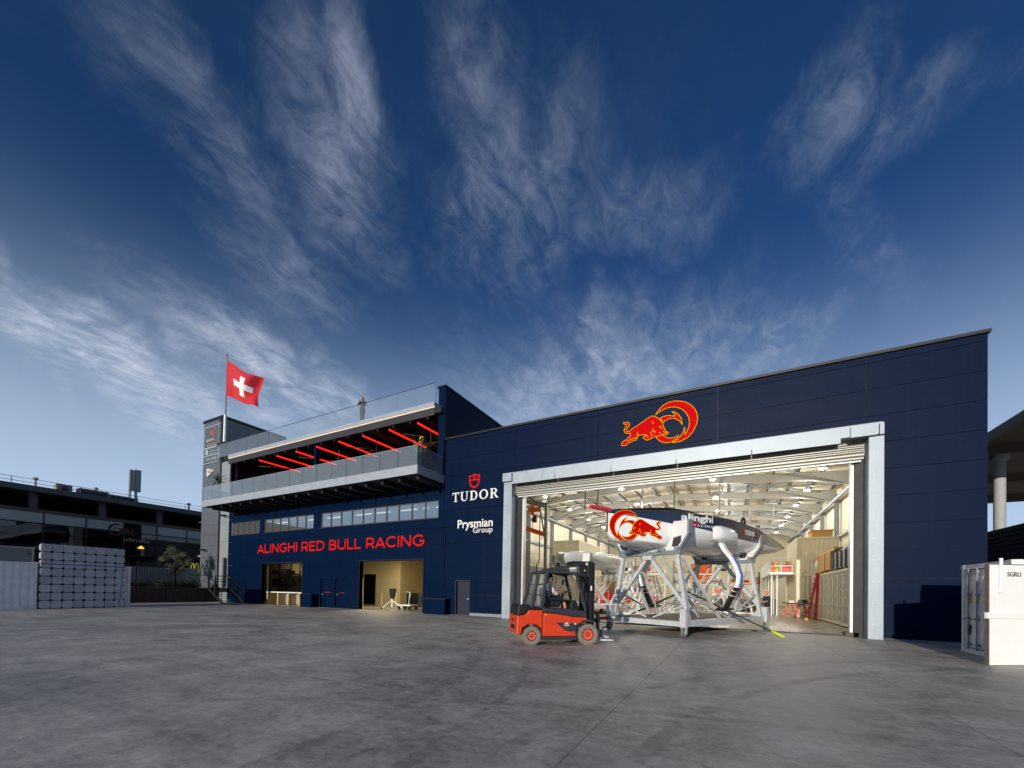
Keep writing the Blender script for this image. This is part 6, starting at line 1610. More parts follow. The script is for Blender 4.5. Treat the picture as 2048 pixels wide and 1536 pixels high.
MB().box(1.43, 1.46, -0.76, -0.62, 1.60, 1.80).build('mirror', 'truck_black', fk, world=False, bevel=0.015)
MB().path([(0.5, -0.5, 1.3), (0.52, -0.56, 1.6), (0.5, -0.5, 1.9)], 0.014, 6).build('grab_handle', 'truck_black', fk, world=False)
# ------------------------------------------------------------------ right edge of the yard
rc = container('storage_container', 'grey-white container beside the hangar corner with one door swung open', (6.02, 14.50, 0.0), 0.0, 6.06, 2.44, 2.52, 'white_container', None, 'none')
container_door(rc, 1.23, 2.29, 2.52, 'white_container')
for (y, z0, z1, m_, nm) in ((1.98, 1.42, 1.72, 'ochre_paint', 'warning_plate'), (2.02, 0.52, 0.80, 'dark_beam', 'data_plate')):
    MB().box(-0.004, 0.012, y - 0.09, y + 0.09, z0, z1).build(nm, m_, rc, world=False)
MB().prism([(1.45, 1.62), (1.62, 1.62), (1.535, 1.42)], 'x', -0.004, 0.012).build('warning_plate', 'yellow_paint', rc, world=False)
od = MB().box(0.03, 0.09, 0.0, 1.17, 0.02, 2.35)
od = od.build('open_door', 'bright_container', rc, world=False)
od.location = (0.24, -0.34, 0); od.rotation_euler = (0, 0, math.radians(123.5))
e_ = MB(); e_.box(0.025, 0.095, 1.171, 1.20, 0.02, 2.35); e_.build('door_edge', 'rusty_edge', od, world=False)
MB().box(0.026, 0.094, 0.0, 1.17, 2.351, 2.37).build('door_edge', 'rusty_edge', od, world=False)
MB().box(-0.02, 0.029, 0.0, 1.30, 1.10, 1.24).build('locking_plate', 'bright_container', od, world=False)
MB().tube((-0.01, 0.92, 1.72), (-0.01, 0.92, 2.50), 0.032, n=10).build('locking_bar', 'bright_container', od, world=False)
MB().box(-0.02, 0.029, 0.86, 0.98, 1.70, 1.78).build('bar_bracket', 'bright_container', od, world=False)
M('stencil', S(70, 58, 48), 0.8, 0.0, 0.3, 20)
vs, fs = text_mesh('SGRU', 0.11, 0.36, 0.015, 0.004)
for v_, f_ in islands(vs, fs):
    MB().add([(0.028 + p[1], 0.70 - p[0], 2.08 + p[2]) for p in v_], f_).build('stencil_letter', 'stencil', od, world=False)

cn = thing('roof_canopy', 'high concrete canopy roof on a round column beyond the hangar corner', 'canopy', (14, 31, 0))
M('canopy_concrete', S(120, 112, 100), 0.8, 0.0, 0.12, 1.0)
M('pale_concrete', S(170, 172, 174), 0.7, 0.0, 0.08, 1.0)
MB().box(11.75, 32, 21.0, 50.0, 9.75, 10.05).build('roof_slab', 'canopy_concrete', cn)
for k in range(7):
    MB().box(11.55, 11.75, 21.0 + k * 4.14, 21.0 + k * 4.14 + 4.1, 9.6, 10.12).build('edge_beam', 'canopy_concrete', cn)
for y in (24.0, 31.4, 39.0, 46.5):
    MB().box(11.76, 32, y - 0.3, y + 0.3, 9.25, 9.748).build('cross_beam', 'canopy_concrete', cn)
for (x, y) in ((12.6, 31.4), (12.6, 46.5), (22, 31.4), (22, 46.5)):
    MB().lathe([(0.23, 0), (0.23, 8.9), (0.36, 9.0), (0.36, 9.25)], (x, y, 0), 'z', 16).build('column', 'pale_concrete', cn, smooth='auto')
sf = thing('slatted_screen', 'dark slatted metal screen beyond the right container', 'screen', (11, 26, 0))
for k in range(22):
    z = 0.2 + k * 0.21
    MB().prism([(10.95, z), (11.05, z + 0.02), (11.05, z + 0.235), (10.97, z + 0.20)], 'y', 21.5, 48).build('slat', 'dark_steel', sf)
for k in range(8):
    MB().box(10.90, 11.08, 21.5 + k * 3.7, 21.62 + k * 3.7, 0, 4.85).build('post', 'dark_steel', sf)

# ------------------------------------------------------------------ left edge of the yard
container('white_container', 'white corrugated container at the left edge of the yard', (-34.25, 1.32, 0.0), math.pi / 2, 6.06, 2.44, 2.62, 'white_container', None, 'none')
container('white_container', 'white corrugated container standing behind the float stack', (-34.78, 5.52, 0.0), math.pi / 2, 6.06, 2.44, 2.62, 'white_container', None, 'none')
wc_ = thing('container_railing', 'pale framed railing with glass on the left container', 'railing', (-35.4, 5, 2.62))
for y in (2.0, 4.2, 5.9, 7.2):
    MB().box(-34.6, -34.52, y, y + 0.08, 2.63, 3.35).build('post', 'pale_panel', wc_)
MB().box(-34.62, -34.5, 1.4, 7.3, 3.35, 3.45).build('top_rail', 'pale_panel', wc_)
MB().box(-34.57, -34.55, 2.08, 7.2, 2.66, 3.34).build('glass_pane', 'dark_glass', wc_)
M('float_grey', S(182, 187, 193), 0.6, 0.0, 0.06, 3.0, 0.03, 30, objvar=0.16, rust=0.12)
M('strap_blue', S(40, 84, 170), 0.6, 0.0, 0.05)
fs_ = thing('pontoon_float_stack', 'upright wall of grey cube floats strapped with a blue band', 'float stack', (-34.2, 9.25, 0))
b = MB(); hh = 0.43
b.prism([(0.0, 0.07), (0.07, 0.0), (hh - 0.07, 0.0), (hh, 0.07), (hh, hh - 0.07), (hh - 0.07, hh), (0.07, hh), (0.0, hh - 0.07)], 'x', -0.36, 0.0)
for k in range(3):
    b.box(0.0, 0.016, 0.07, hh - 0.07, 0.09 + k * 0.11, 0.14 + k * 0.11)
flo = b.build('float_block', 'float_grey', fs_, world=False, bevel=0.025)
FX = -34.18
first = True
for i in range(8):
    for j in range(8):
        o = flo if first else share(flo, fs_, (0, 0, 0))
        o.location = (FX + 34.2 + 0.0, 7.46 - 9.25 + i * 0.452, 0.03 + j * 0.462); first = False
        o.rotation_euler = (random.uniform(-0.02, 0.02), 0, random.uniform(-0.02, 0.02))
pin = MB().lathe([(0.0, 0.035), (0.035, 0.03), (0.042, 0.0), (0.035, -0.05)], (0, 0, 0), 'x', 8).build('float_pin', 'black_steel', fs_, world=False, smooth='auto')
first = True
for i in range(9):
    for j in range(9):
        o = pin if first else share(pin, fs_, (0, 0, 0))
        o.location = (FX + 34.2 - 0.02, 7.45 - 9.25 + i * 0.452, 0.03 + j * 0.462); first = False
# strap
MB().box(FX + 0.017, FX + 0.024, 7.5, 11.1, 2.53, 2.58).build('strap', 'strap_blue', fs_)
MB().bar((FX + 0.03, 10.98, 2.5), (FX + 0.03, 10.85, 0.1), 0.006, 0.05, up=(1, 0, 0)).build('strap', 'strap_blue', fs_)

# raised planted terrace beyond, with steps up to the tower door
M('old_timber', S(58, 48, 42), 0.85, 0.0, 0.25, 2, 0.2, 12, stretch=(1, 1, 0.3))
M('soil', S(46, 40, 34), 0.95, 0.0, 0.3, 6)
tr = MB().box(-70, -41.45, 9.0, 19.9, 0.0, 1.2).build('raised_terrace', 'soil'); tr['kind'] = 'structure'
for k in range(21):
    h_ = 1.22 + 0.05 * math.sin(k * 7.1)
    MB().box(-41.44, -41.36, 9.0 + k * 0.47, 9.0 + k * 0.47 + 0.45, 0.0, h_).build('retaining_plank', 'old_timber', tr)
fe = thing('bar_fence', 'black steel bar fence on the raised terrace', 'fence', (-42, 13, 1.2))
for k in range(46):
    y = 9.2 + k * 0.17
    MB().box(-42.03, -42.0, y, y + 0.03, 1.2, 3.15).build('bar', 'black_steel', fe)
for z in (1.4, 2.9): MB().box(-42.06, -42.031, 9.1, 17.0, z, z + 0.06).build('fence_rail', 'black_steel', fe)
for y in (9.1, 11.7, 14.3, 16.9): MB().box(-42.1, -42.061, y, y + 0.08, 1.2, 3.3).build('post', 'black_steel', fe)
for (y0, y1, z0, z1, lb) in ((11.2, 13.6, 1.5, 2.75, 'pale sheet hung behind the bar fence next to the floats'), (14.4, 19.3, 1.6, 3.0, 'pale grey hoarding panel behind the olive tree')):
    o = MB().box(-43.3, -43.24, y0, y1, z0, z1).build('hoarding_panel', 'pale_panel'); tag(o, lb, 'panel')
ss = thing('steel_steps', 'black steel steps with handrails up to the tower door', 'steps', (-39.8, 19, 0))
MB().box(-41.9, -39.4, 18.2, 19.95, 1.2, 1.28).build('landing', 'black_steel', ss)
for k in range(7):
    x = -39.4 + k * 0.32; z = 1.28 - (k + 1) * 0.175
    MB().box(x, x + 0.32, 18.3, 19.9, z - 0.03, z).build('tread', 'black_steel', ss)
for y in (18.25, 19.92):
    MB().bar((-39.45, y, 1.22), (-37.15, y, 0.05), 0.04, 0.24).build('stringer', 'black_steel', ss)
for y in (18.2, 19.93):
    pts = [(-41.9, y, 2.35), (-39.4, y, 2.35), (-37.2, y, 1.12)]
    MB().path(pts, 0.03, 6).build('handrail', 'black_steel', ss)
    MB().path([(p[0], p[1], p[2] - 0.5) for p in pts], 0.022, 6).build('mid_rail', 'black_steel', ss)
    for (x, zb, zt_) in ((-41.9, 1.28, 2.35), (-40.7, 1.28, 2.35), (-39.4, 1.28, 2.35), (-38.3, 0.62, 1.74), (-37.2, 0.0, 1.12)):
        MB().tube((x, y, zb), (x, y, zt_), 0.028, n=6).build('rail_post', 'black_steel', ss)

# ------------------------------------------------------------------ big dark building at the left
lb_ = thing('concrete_pavilion', 'long dark glass building under a flat concrete roof at the left', 'building', (-62, 18, 0))
M('roof_concrete', S(84, 85, 88), 0.8, 0.0, 0.12, 0.8)
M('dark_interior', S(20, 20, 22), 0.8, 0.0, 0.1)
M('spandrel', S(150, 160, 158), 0.35, 0.0, 0.06)
M('brown_beam', S(82, 68, 60), 0.7, 0.0, 0.1)
MB().box(-84, -59.15, -14, 46, 10.3, 10.7).build('roof', 'roof_concrete', lb_)
for k in range(10):
    MB().box(-59.15, -59.0, -14 + k * 6, -14 + k * 6 + 5.98, 10.22, 10.74).build('roof_edge', 'roof_concrete', lb_)
for k in range(9):
    y = -7.4 + 5.0 * k
    MB().lathe([(0.32, 0), (0.32, 10.3)], (-60.6, y, 0), 'z', 14).build('column', 'roof_concrete', lb_, smooth='auto')
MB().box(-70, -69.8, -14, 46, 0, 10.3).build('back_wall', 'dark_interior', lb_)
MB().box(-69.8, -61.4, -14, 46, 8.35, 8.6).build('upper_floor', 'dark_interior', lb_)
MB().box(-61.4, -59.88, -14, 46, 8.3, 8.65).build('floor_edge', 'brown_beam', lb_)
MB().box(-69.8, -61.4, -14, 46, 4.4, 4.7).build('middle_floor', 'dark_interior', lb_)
for k in range(20):
    y = -13.8 + k * 3.0
    for (z0, z1) in ((4.7, 6.0), (6.05, 7.2)):
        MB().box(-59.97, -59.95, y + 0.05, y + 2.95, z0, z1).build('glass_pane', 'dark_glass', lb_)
    MB().box(-60.02, -59.90, y - 0.05, y + 0.05, 1.2, 8.3).build('mullion', 'black_steel', lb_)
    if (8 < y < 16.5) or (y > 20):
        MB().box(-59.98, -59.94, y + 0.05, y + 2.95, 7.32, 8.28).build('spandrel_panel', 'spandrel', lb_)
    else:
        MB().box(-59.98, -59.95, y + 0.05, y + 2.95, 7.32, 8.28).build('glass_pane', 'dark_glass', lb_)
    MB().box(-60.03, -59.89, y + 0.05, y + 2.95, 7.22, 7.30).build('transom', 'black_steel', lb_)
    MB().box(-60.03, -59.89, y + 0.05, y + 2.95, 4.66, 4.74).build('transom', 'black_steel', lb_)
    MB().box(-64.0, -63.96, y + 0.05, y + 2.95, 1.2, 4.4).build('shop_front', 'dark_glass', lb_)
M('dim_red', S(66, 32, 26), 0.6, 0.0, 0.05); M('dim_white', S(120, 124, 130), 0.6, 0.0, 0.05)
# mirror-written team print on the glass
bx = lambda x, z: (17.9 + (-1.4 - x) * 0.65, 6.75 + (z - 8.5) * 0.7)
for poly in EMB:
    MB().prism([bx(*p) for p in poly], 'x', -59.94, -59.92).build('emblem_print', 'dim_red', lb_)
vs, fs = text_mesh('alinghi', 0.55, 2.4, 0.02, 0.01)
for v_, f_ in islands(vs, fs):
    MB().add([(-59.93 - p[1], 21.6 - p[0], 6.1 + p[2]) for p in v_], f_).build('letter', 'dim_white', lb_)
# warm lamp in the shop
wl = thing('cafe_lamp', 'warm yellow hanging lamp inside the dark building', 'lamp', (-59.7, 20.7, 5.55))
M('warm_lamp', (1.0, 0.55, 0.08), 0.5, emit=1.2, var=0)
MB().lathe([(0.03, 0.3), (0.1, 0.26), (0.30, 0.0), (0.27, -0.02)], (-59.7, 20.7, 5.55), 'z', 14).build('shade', 'warm_lamp', wl, smooth='auto')
MB().tube((-59.7, 20.7, 5.85), (-59.7, 20.7, 8.2), 0.02, n=5).build('cable', 'black_steel', wl)
rr_ = thing('roof_railing', 'thin metal railing along the roof edge of the dark building', 'railing', (-59.6, 16, 10.7))
for k in range(13):
    y = -12 + k * 4.6
    MB().tube((-59.6, y, 10.7), (-59.6, y, 11.45), 0.03, n=5).build('post', 'galv_dull', rr_)
for z in (11.08, 11.43): MB().tube((-59.6, -14, z), (-59.6, 46, z), 0.025, n=5).build('rail', 'galv_dull', rr_)
M('unit_beige', S(150, 146, 134), 0.7, 0.0, 0.1)
for (y, w_, h_, kind_, lb) in ((14.0, 1.1, 0.75, 'fan', 'rooftop air unit with a round fan on the dark building'), (15.6, 2.3, 0.7, 'grille', 'long rooftop air unit with grilles beside the round fan'), (17.9, 1.6, 0.55, 'grille', 'low rooftop air unit further right of the long one'), (19.2, 1.2, 0.5, 'fan', 'small rooftop air unit left of the antennas')):
    t = thing('rooftop_unit', lb, 'air unit', (-60.4, y, 10.7), 0, 'rooftop air units')
    MB().box(-0.5, 0.5, 0, w_, 0, h_).build('casing', 'unit_beige', t, world=False)
    if kind_ == 'fan':
        MB().lathe([(0.12, 0), (0.26, 0.0), (0.26, 0.03), (0.12, 0.03)], (0.5, w_ / 2, h_ / 2), 'x', 14).build('fan_ring', 'black_steel', t, world=False)
    else:
        for k in range(3):
            MB().box(0.5, 0.52, 0.12 + k * (w_ - 0.2) / 3, 0.06 + (k + 1) * (w_ - 0.2) / 3, 0.1, h_ - 0.1).build('grille', 'black_steel', t, world=False)
for (y, w_, z1, lb) in ((19.7, 0.32, 14.4, 'slim grey antenna panel, left of the pair on the roof'), (20.25, 0.62, 14.5, 'wide grey antenna panel, right of the pair on the roof')):
    t = thing('antenna', lb, 'antenna', (-60.2, y, 10.7), 0, 'roof antennas')
    MB().tube((0, 0, 0), (0, 0, 3.6), 0.12, n=10).build('mast', 'galv_dull', t, world=False)
    MB().box(0.1, 0.4, -w_ / 2, w_ / 2, 1.3, z1 - 10.7).build('panel', 'galv_dull', t, world=False, bevel=0.04)
for (y, lb) in ((12.6, 'small beige roof vent at the left of the dark building'), (16.9, 'small beige roof vent between the rooftop air units'), (25.4, 'small beige roof vent near the grey tower')):
    t = thing('roof_vent', lb, 'vent', (-60.1, y, 10.7), 0, 'roof vents')
    MB().lathe([(0.09, 0), (0.09, 0.75), (0.2, 0.85), (0.2, 1.0), (0.05, 1.06)], (0, 0, 0), 'z', 10).build('stack', 'unit_beige', t, world=False, smooth='auto')
    MB().box(-0.2, 0.2, -0.2, 0.2, 0, 0.14).build('base', 'unit_beige', t, world=False)
ym = thing('yellow_arch_sign', 'yellow double-arch letter above the terrace hoarding', 'sign', (-43.9, 19.2, 2.5))
M('sign_yellow', S(150, 150, 30), 0.5, 0.0, 0.05)
for x in (-44.7, -43.95):
    MB().path([(x + 0.36 - 0.36 * math.cos(math.pi * i / 10), 19.2, 2.55 + 0.95 * math.sin(math.pi * i / 10)) for i in range(11)], 0.075, 6).build('arch', 'sign_yellow', ym)

# ------------------------------------------------------------------ things at the facade foot
bx1 = thing('utility_box', 'low navy utility box left of the twin blue doors', 'box', (-28, FY - 0.3, 0))
MB().box(-28.6, -27.35, FY - 0.6, FY - 0.04, 0, 0.95).build('body', 'navy_panel', bx1); MB().box(-28.63, -27.32, FY - 0.63, FY - 0.04, 0.951, 0.99).build('lid', 'navy_trim', bx1)
bx2 = thing('utility_box', 'wide navy utility box beside the personnel door', 'box', (-15.9, FY - 0.4, 0))
MB().box(-16.7, -15.05, FY - 0.55, FY - 0.06, 0, 0.92).build('body', 'navy_panel', bx2); MB().box(-16.73, -15.02, FY - 0.58, FY - 0.06, 0.921, 0.96).build('lid', 'navy_trim', bx2)
MB().box(-15.88, -15.872, FY - 0.553, FY - 0.5505, 0.03, 0.9).build('door_joint', 'black_steel', bx2)
# work benches in the left bay
wbn = thing('bay_counter', 'white counter with open bays across the left workshop opening', 'counter', (-32, FY + 0.6, 0))
MB().box(-34.6, -29.4, FY + 0.35, FY + 1.1, 0.98, 1.06).build('top', 'white_paint', wbn)
for x in (-34.55, -33.1, -31.7, -30.3): MB().box(x, x + 0.14, FY + 0.37, FY + 1.08, 0, 0.979).build('leg', 'timber', wbn)
MB().box(-34.3, -30.9, FY + 1.02, FY + 1.06, 0.05, 0.95).build('back_panel', 'grey_wall', wbn)
rack('dark shelf of parts inside the left workshop bay', (-39.2, FY + 3.4, 0), 0.0, 3.2, 3, 'black_steel', ['black_steel', 'dark_steel', 'dark_beam'])
# gear in the right bay
fs2 = thing('fin_stand', 'white three-legged stand holding a black fin in the right workshop bay', 'stand', (-22.4, FY + 2.6, 0))
for a in (0.3, 2.4, 4.5):
    MB().bar((0, 0, 0.62), (0.85 * math.cos(a), 0.85 * math.sin(a), 0.06), 0.07).build('leg', 'white_paint', fs2, world=False)
    MB().lathe([(0.02, -0.03), (0.06, -0.02), (0.06, 0.02), (0.02, 0.03)], (0.9 * math.cos(a), 0.9 * math.sin(a), 0.06), 'y', 10).build('castor', 'rubber', fs2, world=False)
MB().tube((0, 0, 0.1), (0, 0, 0.75), 0.08).build('hub', 'white_paint', fs2, world=False)
MB().prism([(-0.3, 1.5), (-0.22, 0.95), (-0.08, 0.7), (0.08, 0.7), (0.24, 0.95), (0.32, 1.5)], 'y', -0.06, 0.06).build('fin', 'black_steel', fs2, world=False)
fs3 = thing('wheeled_dolly', 'low white wheeled dolly with an upright handle in the right workshop bay', 'dolly', (-20.6, FY + 2.3, 0))
MB().box(-0.6, 0.6, -0.4, 0.4, 0.28, 0.36).build('deck', 'white_paint', fs3, world=False)
for x in (-0.5, 0.5):
    for y in (-0.33, 0.33):
        MB().lathe([(0.03, -0.04), (0.13, -0.03), (0.13, 0.03), (0.03, 0.04)], (x, y, 0.135), 'y', 12).build('wheel', 'rubber', fs3, world=False)
MB().path([(0.3, -0.2, 0.36), (0.35, -0.2, 1.25), (0.05, -0.2, 1.3)], 0.03, 6).build('handle', 'galvanised', fs3, world=False)
MB().path([(-0.1, 0.2, 0.36), (0.1, 0.2, 1.25), (-0.25, 0.2, 1.28)], 0.025, 6).build('handle', 'galvanised', fs3, world=False)
o = MB().box(-1.2, 1.2, -0.35, 0.35, 0.1, 1.15).build('black_case', 'black_steel', bevel=0.04); o.location = (-23.0, FY + 6.4, 0); tag(o, 'long black case against the back of the right workshop bay', 'case')
sc_ = None
for (x, y, z, lb) in ((-40.6, FY - 0.1, 7.75, 'dark security camera on the pale strip under the balcony'), (-44.0, FY - 0.1, 4.75, 'dark security camera low on the grey tower')):
    t = thing('security_camera', lb, 'camera', (x, y, z), 0, 'security cameras')
    MB().box(-0.3, 0.0, -0.25, -0.05, 0.0, 0.16).build('body', 'black_steel', t, world=False); MB().tube((-0.1, -0.1, 0.08), (0.15, 0.1, 0.14), 0.03).build('arm', 'black_steel', t, world=False)
    MB().box(0.1, 0.45, -0.3, -0.12, -0.02, 0.12).build('lens_box', 'black_steel', t, world=False)
# ------------------------------------------------------------------ plants
def leaf_mat(name, a, b):
    m = bpy.data.materials.new(name); m.use_nodes = True; nt = m.node_tree; L = nt.links.new; bs = nt.nodes['Principled BSDF']
    n = nt.nodes.new('ShaderNodeTexNoise'); n.inputs['Scale'].default_value = 2.2; n.inputs['Detail'].default_value = 5
    g_ = nt.nodes.new('ShaderNodeNewGeometry'); L(g_.outputs['Position'], n.inputs['Vector'])
    mx = nt.nodes.new('ShaderNodeMix'); mx.data_type = 'RGBA'; mx.inputs[6].default_value = (*a, 1); mx.inputs[7].default_value = (*b, 1)
    rp = nt.nodes.new('ShaderNodeMapRange'); rp.inputs['From Min'].default_value = 0.35; rp.inputs['From Max'].default_value = 0.65
    L(n.outputs['Fac'], rp.inputs['Value']); L(rp.outputs[0], mx.inputs[0]); L(mx.outputs[2], bs.inputs['Base Color'])
    bs.inputs['Roughness'].default_value = 0.6
    MATS[name] = m
leaf_mat('olive_leaf', (0.05, 0.065, 0.03), (0.16, 0.18, 0.10))
leaf_mat('shrub_leaf', (0.015, 0.03, 0.012), (0.06, 0.09, 0.03))
leaf_mat('agave_leaf', (0.07, 0.12, 0.05), (0.20, 0.27, 0.12))
leaf_mat('palm_leaf', (0.03, 0.05, 0.02), (0.08, 0.11, 0.04))
M('bark', S(84, 72, 60), 0.9, 0.0, 0.2, 8, 0.4, 20)
def leaves(b, cs, n, lo, hi, rnd):
    """leaf quads through a set of ellipsoid clumps"""
    for _ in range(n):
        c, r_ = rnd.choice(cs)
        while True:
            p = Vector((rnd.uniform(-1, 1), rnd.uniform(-1, 1), rnd.uniform(-1, 1)))
            if 0.25 < p.length < 1: break
        p = Vector(c) + Vector((p.x * r_[0], p.y * r_[1], p.z * r_[2]))
        s_ = rnd.uniform(lo, hi); d_ = Vector((rnd.gauss(0, 1), rnd.gauss(0, 1), rnd.gauss(0.4, 1))).normalized(); e = d_.orthogonal().normalized()
        e.rotate(Matrix.Rotation(rnd.uniform(0, 6.28), 3, d_)) if False else None
        q = d_.cross(e).normalized()
        e2 = (e * math.cos(rnd.uniform(0, 6.28)) + q * math.sin(rnd.uniform(0, 6.28))).normalized()
        b.add([p, p + d_ * s_ * 0.5 + e2 * s_ * 0.16, p + d_ * s_, p + d_ * s_ * 0.5 - e2 * s_ * 0.16], [(0, 1, 2, 3)])
def tree(name, label, loc, h_, cs, n, lo, hi, mat, seed):
    rnd = random.Random(seed); t = thing(name, label, 'tree' if 'tree' in name else 'shrub', loc)
    tb = MB(); tops = []
    tb.path([(0, 0, 0), (0.06, 0.03, h_ * 0.2), (-0.03, 0.05, h_ * 0.4)], [0.12 * h_ / 3, 0.09 * h_ / 3, 0.07 * h_ / 3], 8)
    for c, r_ in cs:
        tb.path([(-0.03, 0.05, h_ * 0.36), (c[0] * 0.5, c[1] * 0.5, h_ * 0.36 + (c[2] - h_ * 0.36) * 0.55), c], [0.05 * h_ / 3, 0.032 * h_ / 3, 0.012], 6)
    tb.build('trunk', 'bark', t, world=False, smooth=True)
    lb = MB(); leaves(lb, cs, n, lo, hi, rnd)
    o = lb.build('crown', mat, t, world=False); o['kind'] = 'stuff'
    return t
_r = random.Random(21)
ocs = []
for _ in range(17):
    a = _r.uniform(0, 6.28); q = _r.uniform(0.25, 1.05); z_ = _r.uniform(1.55, 3.35)
    q *= 1 - 0.35 * abs(z_ - 2.3)
    s_ = _r.uniform(0.22, 0.42); ocs.append(((q * math.cos(a), q * math.sin(a) * 1.1, z_), (s_, s_, s_ * _r.uniform(0.7, 1.2))))
tree('olive_tree', 'grey-green olive tree on the raised terrace by the steps', (-43.1, 17.3, 1.2), 3.2, ocs, 4600, 0.06, 0.15, 'olive_leaf', 3)
for (x, y, r_, lb, sd_) in ((-42.3, 15.0, 0.75, 'dark low shrub on the terrace edge, left of the olive tree', 5), (-42.3, 16.9, 0.85, 'dark low shrub at the foot of the olive tree', 6), (-42.2, 18.3, 0.6, 'dark low shrub between the olive tree and the steps', 7), (-42.4, 13.2, 0.6, 'small dark shrub below the bar fence', 8), (-41.9, 16.0, 0.7, 'dark shrub spilling over the timber edge left of the olive tree', 12), (-42.0, 17.9, 0.8, 'dark shrub spilling over the timber edge right of the olive tree', 13)):
    tree('shrub', lb, (x, y, 1.2), 1.2 * r_, [((0, 0, 0.55 * r_), (0.8 * r_, r_, 0.55 * r_)), ((0.1, 0.5 * r_, 0.4 * r_), (0.6 * r_, 0.6 * r_, 0.45 * r_)), ((0.1, -0.5 * r_, 0.45 * r_), (0.6 * r_, 0.6 * r_, 0.5 * r_))], 1300, 0.06, 0.14, 'shrub_leaf', sd_)
def potted(name, label, loc, pot_mat, leaf_n, length, spread_, mat, seed, droop=0.15, width=0.06, flowers=False, pot_h=0.4):
    rnd = random.Random(seed); t = thing(name, label, 'plant', loc)
    MB().lathe([(0.0, 0.0), (0.22, 0.0), (0.30, pot_h), (0.27, pot_h), (0.25, pot_h - 0.06), (0.0, pot_h - 0.06)], (0, 0, 0), 'z', 16).build('pot', pot_mat, t, world=False, smooth='auto')
    for k in range(leaf_n):
        a = rnd.uniform(0, 6.28); tilt = rnd.uniform(0.05, spread_); L_ = length * rnd.uniform(0.65, 1.1); b = MB()
        pts = []
        for i in range(6):
            f_ = i / 5; tt = tilt * (1 + droop * 4 * f_ * f_)
            pts.append(Vector((math.cos(a) * math.sin(tt) * L_ * f_, math.sin(a) * math.sin(tt) * L_ * f_, pot_h - 0.05 + math.cos(tt) * L_ * f_)))
        side = Vector((-math.sin(a), math.cos(a), 0)); up = Vector((0, 0, 0.012))
        for i, p in enumerate(pts):
            w_ = width * (1 - (i / 5) ** 2) * (0.6 + 0.4 * min(1, i)) + 0.003
            b.v += [tuple(p - side * w_ / 2), tuple(p + side * w_ / 2), tuple(p - up)]
        for i in range(5):
            q = i * 3
            b.f += [(q, q + 1, q + 4, q + 3), (q + 1, q + 2, q + 5, q + 4), (q + 2, q, q + 3, q + 5)]
        b.build('leaf', mat, t, world=False)
    if flowers:
        for k in range(4):
            a = rnd.uniform(0, 6.28); f_ = rnd.uniform(0.1, 0.4)
            MB().ball((math.cos(a) * f_, math.sin(a) * f_, pot_h + length * rnd.uniform(0.85, 1.05)), 0.05, 6, (1.4, 0.7, 0.8)).build('flower', 'yellow_paint', t, world=False)
    return t
M('slate_pot', S(50, 62, 78), 0.7)
potted('potted_strelitzia', 'tall spiky potted plant at the right end of the balcony', (-16.45, 18.6, 8.52), 'slate_pot', 46, 1.65, 0.5, 'agave_leaf', 2, 0.06, 0.055, True, 0.45)
potted('potted_fern', 'spreading potted plant behind the balcony glass below the column', (-24.2, 18.4, 8.52), 'slate_pot', 22, 0.95, 1.1, 'agave_leaf', 4, 0.25, 0.12, False, 0.35)
pt = potted('potted_palm', 'dark fan palm behind the left end of the balcony glass', (-38.3, 18.2, 8.52), 'slate_pot', 44, 1.0, 1.35, 'palm_leaf', 9, 0.22, 0.07, False, 0.5)
MB().tube((0, 0, 0.4), (0.02, 0, 1.75), 0.07).build('stem', 'bark', pt, world=False)
for ch in pt.children:
    if ch.name.startswith('leaf'): ch.location = (0, 0, 1.25)

# ------------------------------------------------------------------ people
M('skin', S(190, 140, 112), 0.55, 0.0, 0.04)
M('hair_brown', S(110, 74, 46), 0.6, 0.0, 0.15, 20)
M('cap_black', S(24, 22, 22), 0.8)
M('shirt_white', S(196, 198, 202), 0.85, 0.0, 0.05)
M('cloth_navy', S(24, 28, 40), 0.85, 0.0, 0.08)
M('cloth_grey', S(68, 72, 78), 0.85, 0.0, 0.08)
def limb(b, pts, rs):
    for (p, q, a, c_) in zip(pts[:-1], pts[1:], rs[:-1], rs[1:]):
        b.path([p, q], [a, c_], 12)
    for p, r_ in zip(pts, rs): b.ball(p, r_, 8)
def remesh(o, vox):
    m = o.modifiers.new('join', 'REMESH'); m.mode = 'VOXEL'; m.voxel_size = vox; m.use_smooth_shade = True
    s_ = o.modifiers.new('soft', 'SMOOTH'); s_.factor = 0.5; s_.iterations = 4
    return o
